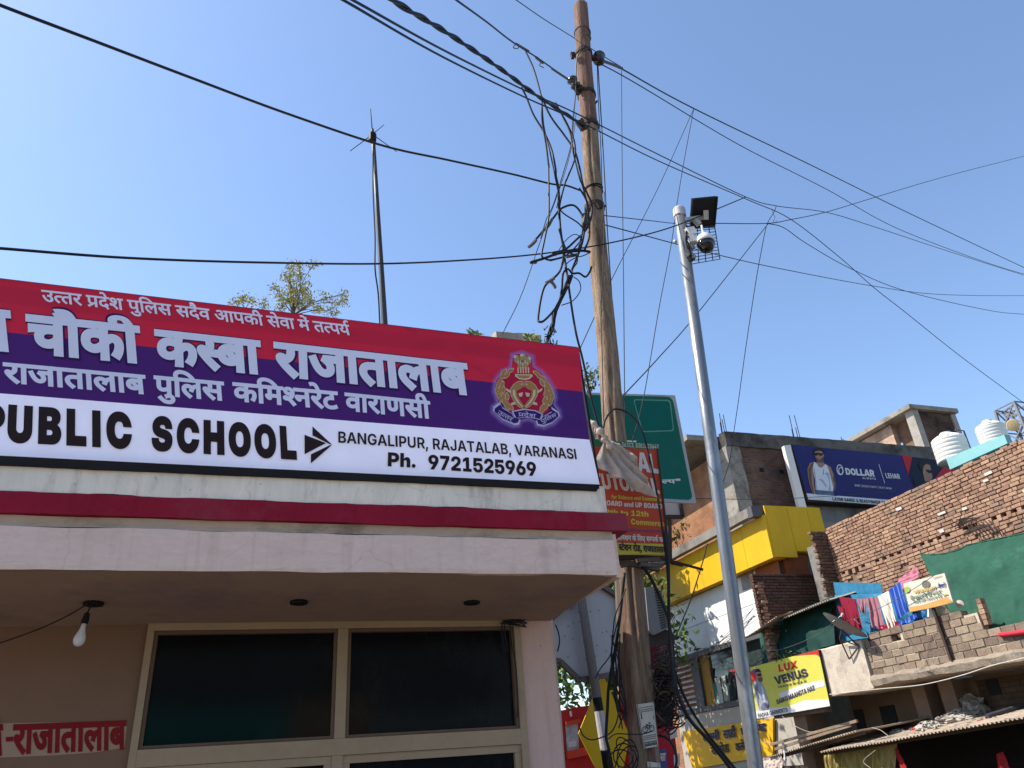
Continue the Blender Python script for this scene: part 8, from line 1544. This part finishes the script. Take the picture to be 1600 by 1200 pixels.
# ---- cables around the pole foot
wire('loop_cable', 'black cable arching from the sackcloth knot down along the tutorial board to the shop corner', [(943, 668, 5.2), (946, 656, 5.2), (958, 640, 5.2), (975, 642, 5.18), (992, 655, 5.15), (1005, 678, 5.12), (1018, 730, 5.1), (1028, 780, 5.1), (1038, 850, 5.1), (1043, 900, 5.1), (1046, 980, 5.1), (1050, 1030, 5.1), (1056, 1090, 5.1), (1064, 1110, 5.1)], .0085)
wire('loop_cable', 'straight pale-tipped black cable hanging beside the tutorial board edge', [(1038, 830, 5.05), (1044, 880, 5.05), (1045, 950, 5.05), (1047, 1010, 5.05), (1052, 1060, 5.05), (1050, 1075, 5.05)], .012)
wire('ground_cable', 'thick black cable slanting down right before the yellow Hindi board, left one', [(1003, 885, 5.3), (1015, 900, 5.3), (1036, 945, 5.25), (1050, 1000, 5.2), (1056, 1070, 5.2), (1075, 1120, 5.2), (1110, 1160, 5.2), (1150, 1212, 5.2)], .013)
wire('ground_cable', 'thick black cable slanting down right before the yellow Hindi board, right one', [(1052, 1040, 5.3), (1068, 1085, 5.3), (1090, 1125, 5.3), (1122, 1168, 5.3), (1160, 1215, 5.3)], .010)
wire('ground_cable', 'long dark wire slanting across the white panels to the shop cables', [(1105, 850, 6.2), (1098, 878, 6.1), (1080, 935, 5.9), (1064, 975, 5.7), (1054, 1000, 5.5), (1048, 1030, 5.4)], .006)
wire('post_cable', 'black cable running down the striped post', [(976, 895, 5.4), (966, 985, 5.45), (952, 1065, 5.5), (949, 1110, 5.5), (947, 1150, 5.5), (951, 1170, 5.5), (960, 1215, 5.5)], .011)
wire('post_cable', 'thin cable loop hanging across the yellow diamond', [(968, 960, 5.4), (955, 1020, 5.4), (962, 1080, 5.4), (966, 1115, 5.4), (958, 1140, 5.4), (945, 1150, 5.4), (925, 1156, 5.4), (912, 1150, 5.4), (906, 1138, 5.4)], .005)
wire('post_cable', 'thin wire crossing level from the yellow diamond to the wooden pole poster', [(950, 1155, 5.3), (962, 1147, 5.28), (980, 1147, 5.2), (1003, 1147, 5.16), (1020, 1142, 5.2)], .004)
wire('post_cable', 'slim cable beside the grey sign back, bowing left of the wooden pole', [(978, 920, 5.35), (962, 960, 5.35), (958, 985, 5.35), (955, 1020, 5.4), (938, 1045, 5.4), (930, 1060, 5.4)], .0045)
wire('column_wire', 'short bowed black wire on the edge of the building column', [(868, 976, 5.5), (873, 990, 5.48), (874, 1005, 5.48), (871, 1018, 5.5)], .005)
m = MB(); rnd = random.Random(50)
for k in range(5):
    cx, cy_, rx, ry = rnd.uniform(968, 980), rnd.uniform(1175, 1195), rnd.uniform(8, 20), rnd.uniform(14, 34); m.tube([hy(*q, 5.25) for q in ell(cx, cy_, rx, ry, 18, rnd.uniform(-.6, .6))], .0045, 4, caps=False)
for k in range(10):
    P = [(rnd.uniform(955, 972), rnd.uniform(985, 1030)), (rnd.uniform(955, 972), rnd.uniform(1040, 1070)), (rnd.uniform(958, 978), rnd.uniform(1080, 1110)), (rnd.uniform(965, 980), rnd.uniform(1115, 1140))]; m.tube(spline([hy(*q, 5.42) for q in P], 5), .005, 4)
tag(m.build('cable_tangle', WIRE), 'loose black wire coils between the yellow diamond and the wooden pole', 'cable')
m = MB(); rnd = random.Random(51); f53 = 5.55
for k in range(48):
    v = rnd.random(); cx, cy_ = 1035+rnd.gauss(0, 6.5)+v*4, lerp(1045, 1125, v); rx, ry = rnd.uniform(5, 17), rnd.uniform(8, 34); d0 = rnd.uniform(-.14, .14); ph = rnd.random()*6
    m.tube([hy(x, y, f53+d0+.06*math.sin(3*i/18*6.28+ph)) for i, (x, y) in enumerate(ell(cx, cy_, rx, ry, 18, rnd.uniform(-.9, .9)))], rnd.choice((.0035, .0045, .006)), 4, caps=False)
for k in range(26):
    a = (rnd.uniform(1018, 1030), rnd.uniform(1015, 1060)); b = (rnd.uniform(1040, 1052), rnd.uniform(1010, 1060)); c = (rnd.uniform(1022, 1048), rnd.uniform(1040, 1110)); m.tube(spline([hy(*a, f53), hy((a[0]+b[0])/2, (a[1]+b[1])/2-rnd.uniform(-6, 10), f53-.1), hy(*b, f53), hy(*c, f53)], 5), .004, 4)
tag(m.build('cable_tangle', M('wire_tangle', (.055, .042, .034), .5, island=.8, var=.2, bump=0)), 'dense ball of tangled dark wires right of the wooden pole', 'cable')
m = MB(); rnd = random.Random(52)
for k in range(10): cx, cy_ = rnd.uniform(1045, 1060), rnd.uniform(1105, 1135); m.tube([hy(*q, 5.4) for q in ell(cx, cy_, rnd.uniform(7, 16), rnd.uniform(6, 16), 16, rnd.random())], .005, 4, caps=False)
m.tube(spline([hy(*q, 5.4) for q in ((1030, 1148), (1045, 1156), (1054, 1172), (1057, 1190), (1052, 1210))], 6), .010, 5)
tag(m.build('cable_coil', WIRE), 'black cable coils dangling in front of the yellow Hindi board corner', 'cable')
wire('white_cable', 'whitish cable sagging along the underside of the balcony', [(1296, 1085, 10.6), (1340, 1082, 10.6), (1400, 1077, 10.3), (1440, 1072, 10.1), (1500, 1056, 9.6), (1550, 1038, 9.2), (1600, 1028, 8.8), (1680, 1010, 8.2)], .010, mat=M('white_cable_skin', (.45, .42, .38), .6)) if 0 else None
wc = MB(); wc.tube(spline([hx(x, y, 10.88) for x, y in ((1296, 1085), (1340, 1080), (1380, 1076), (1440, 1070), (1500, 1056), (1550, 1040), (1600, 1028), (1680, 1008))], 8), .008, 6)
tag(wc.build('white_cable', M('white_cable_skin', (.45, .42, .38), .6), smooth=True), 'whitish cable sagging along the underside of the balcony', 'cable')
for lab, P, X in (('loose pale wire drooping from the innerwear board onto the awning', ((1222, 1119), (1240, 1133), (1262, 1143), (1277, 1143)), 10.7), ('pale wire curling at the steel pole beside the sagging awning', ((1186, 1155), (1196, 1160), (1210, 1161), (1214, 1158)), 10.6), ('pale wire hanging off the right end of the sagging awning', ((1362, 1137), (1376, 1141), (1388, 1150)), 10.4), ('forked pale wires hanging below the awning eave', ((1368, 1172), (1352, 1185), (1350, 1192), (1360, 1200)), 10.1), ('thin wire across the terrace in front of the laundry', ((1188, 1020), (1230, 1012), (1280, 990), (1310, 965)), 10.9), ('thin diagonal wire across the little eatery board', ((1310, 975), (1345, 963), (1385, 945), (1420, 925), (1460, 899)), 10.8), ('dark cables bunched along the lintel above the show window', ((1058, 1043), (1090, 1028), (1118, 1012), (1150, 992), (1178, 962)), 11.5)):
    m = MB(); m.tube(spline([hx(*q, X) for q in P], 6), .0055, 5)
    if 'bunched' in lab:
        rnd = random.Random(3)
        for k in range(9): m.tube(spline([hx(x+rnd.gauss(0, 2), y+rnd.gauss(0, 5)+8*math.sin(i+k), X) for i, (x, y) in enumerate(P)], 6), .006, 4)
    tag(m.build('loose_wire', WIREG if 'pale' not in lab else M('pale_wire', (.32, .29, .26), .6)), lab, 'wire')
for lab, P in (('thin line crossing the tall building below the green sign level', ((1085, 779), (1200, 780), (1300, 775), (1400, 768))),):
    wire('thin_wire', lab, [(x, y, 11+i) for i, (x, y) in enumerate(P)], .006)
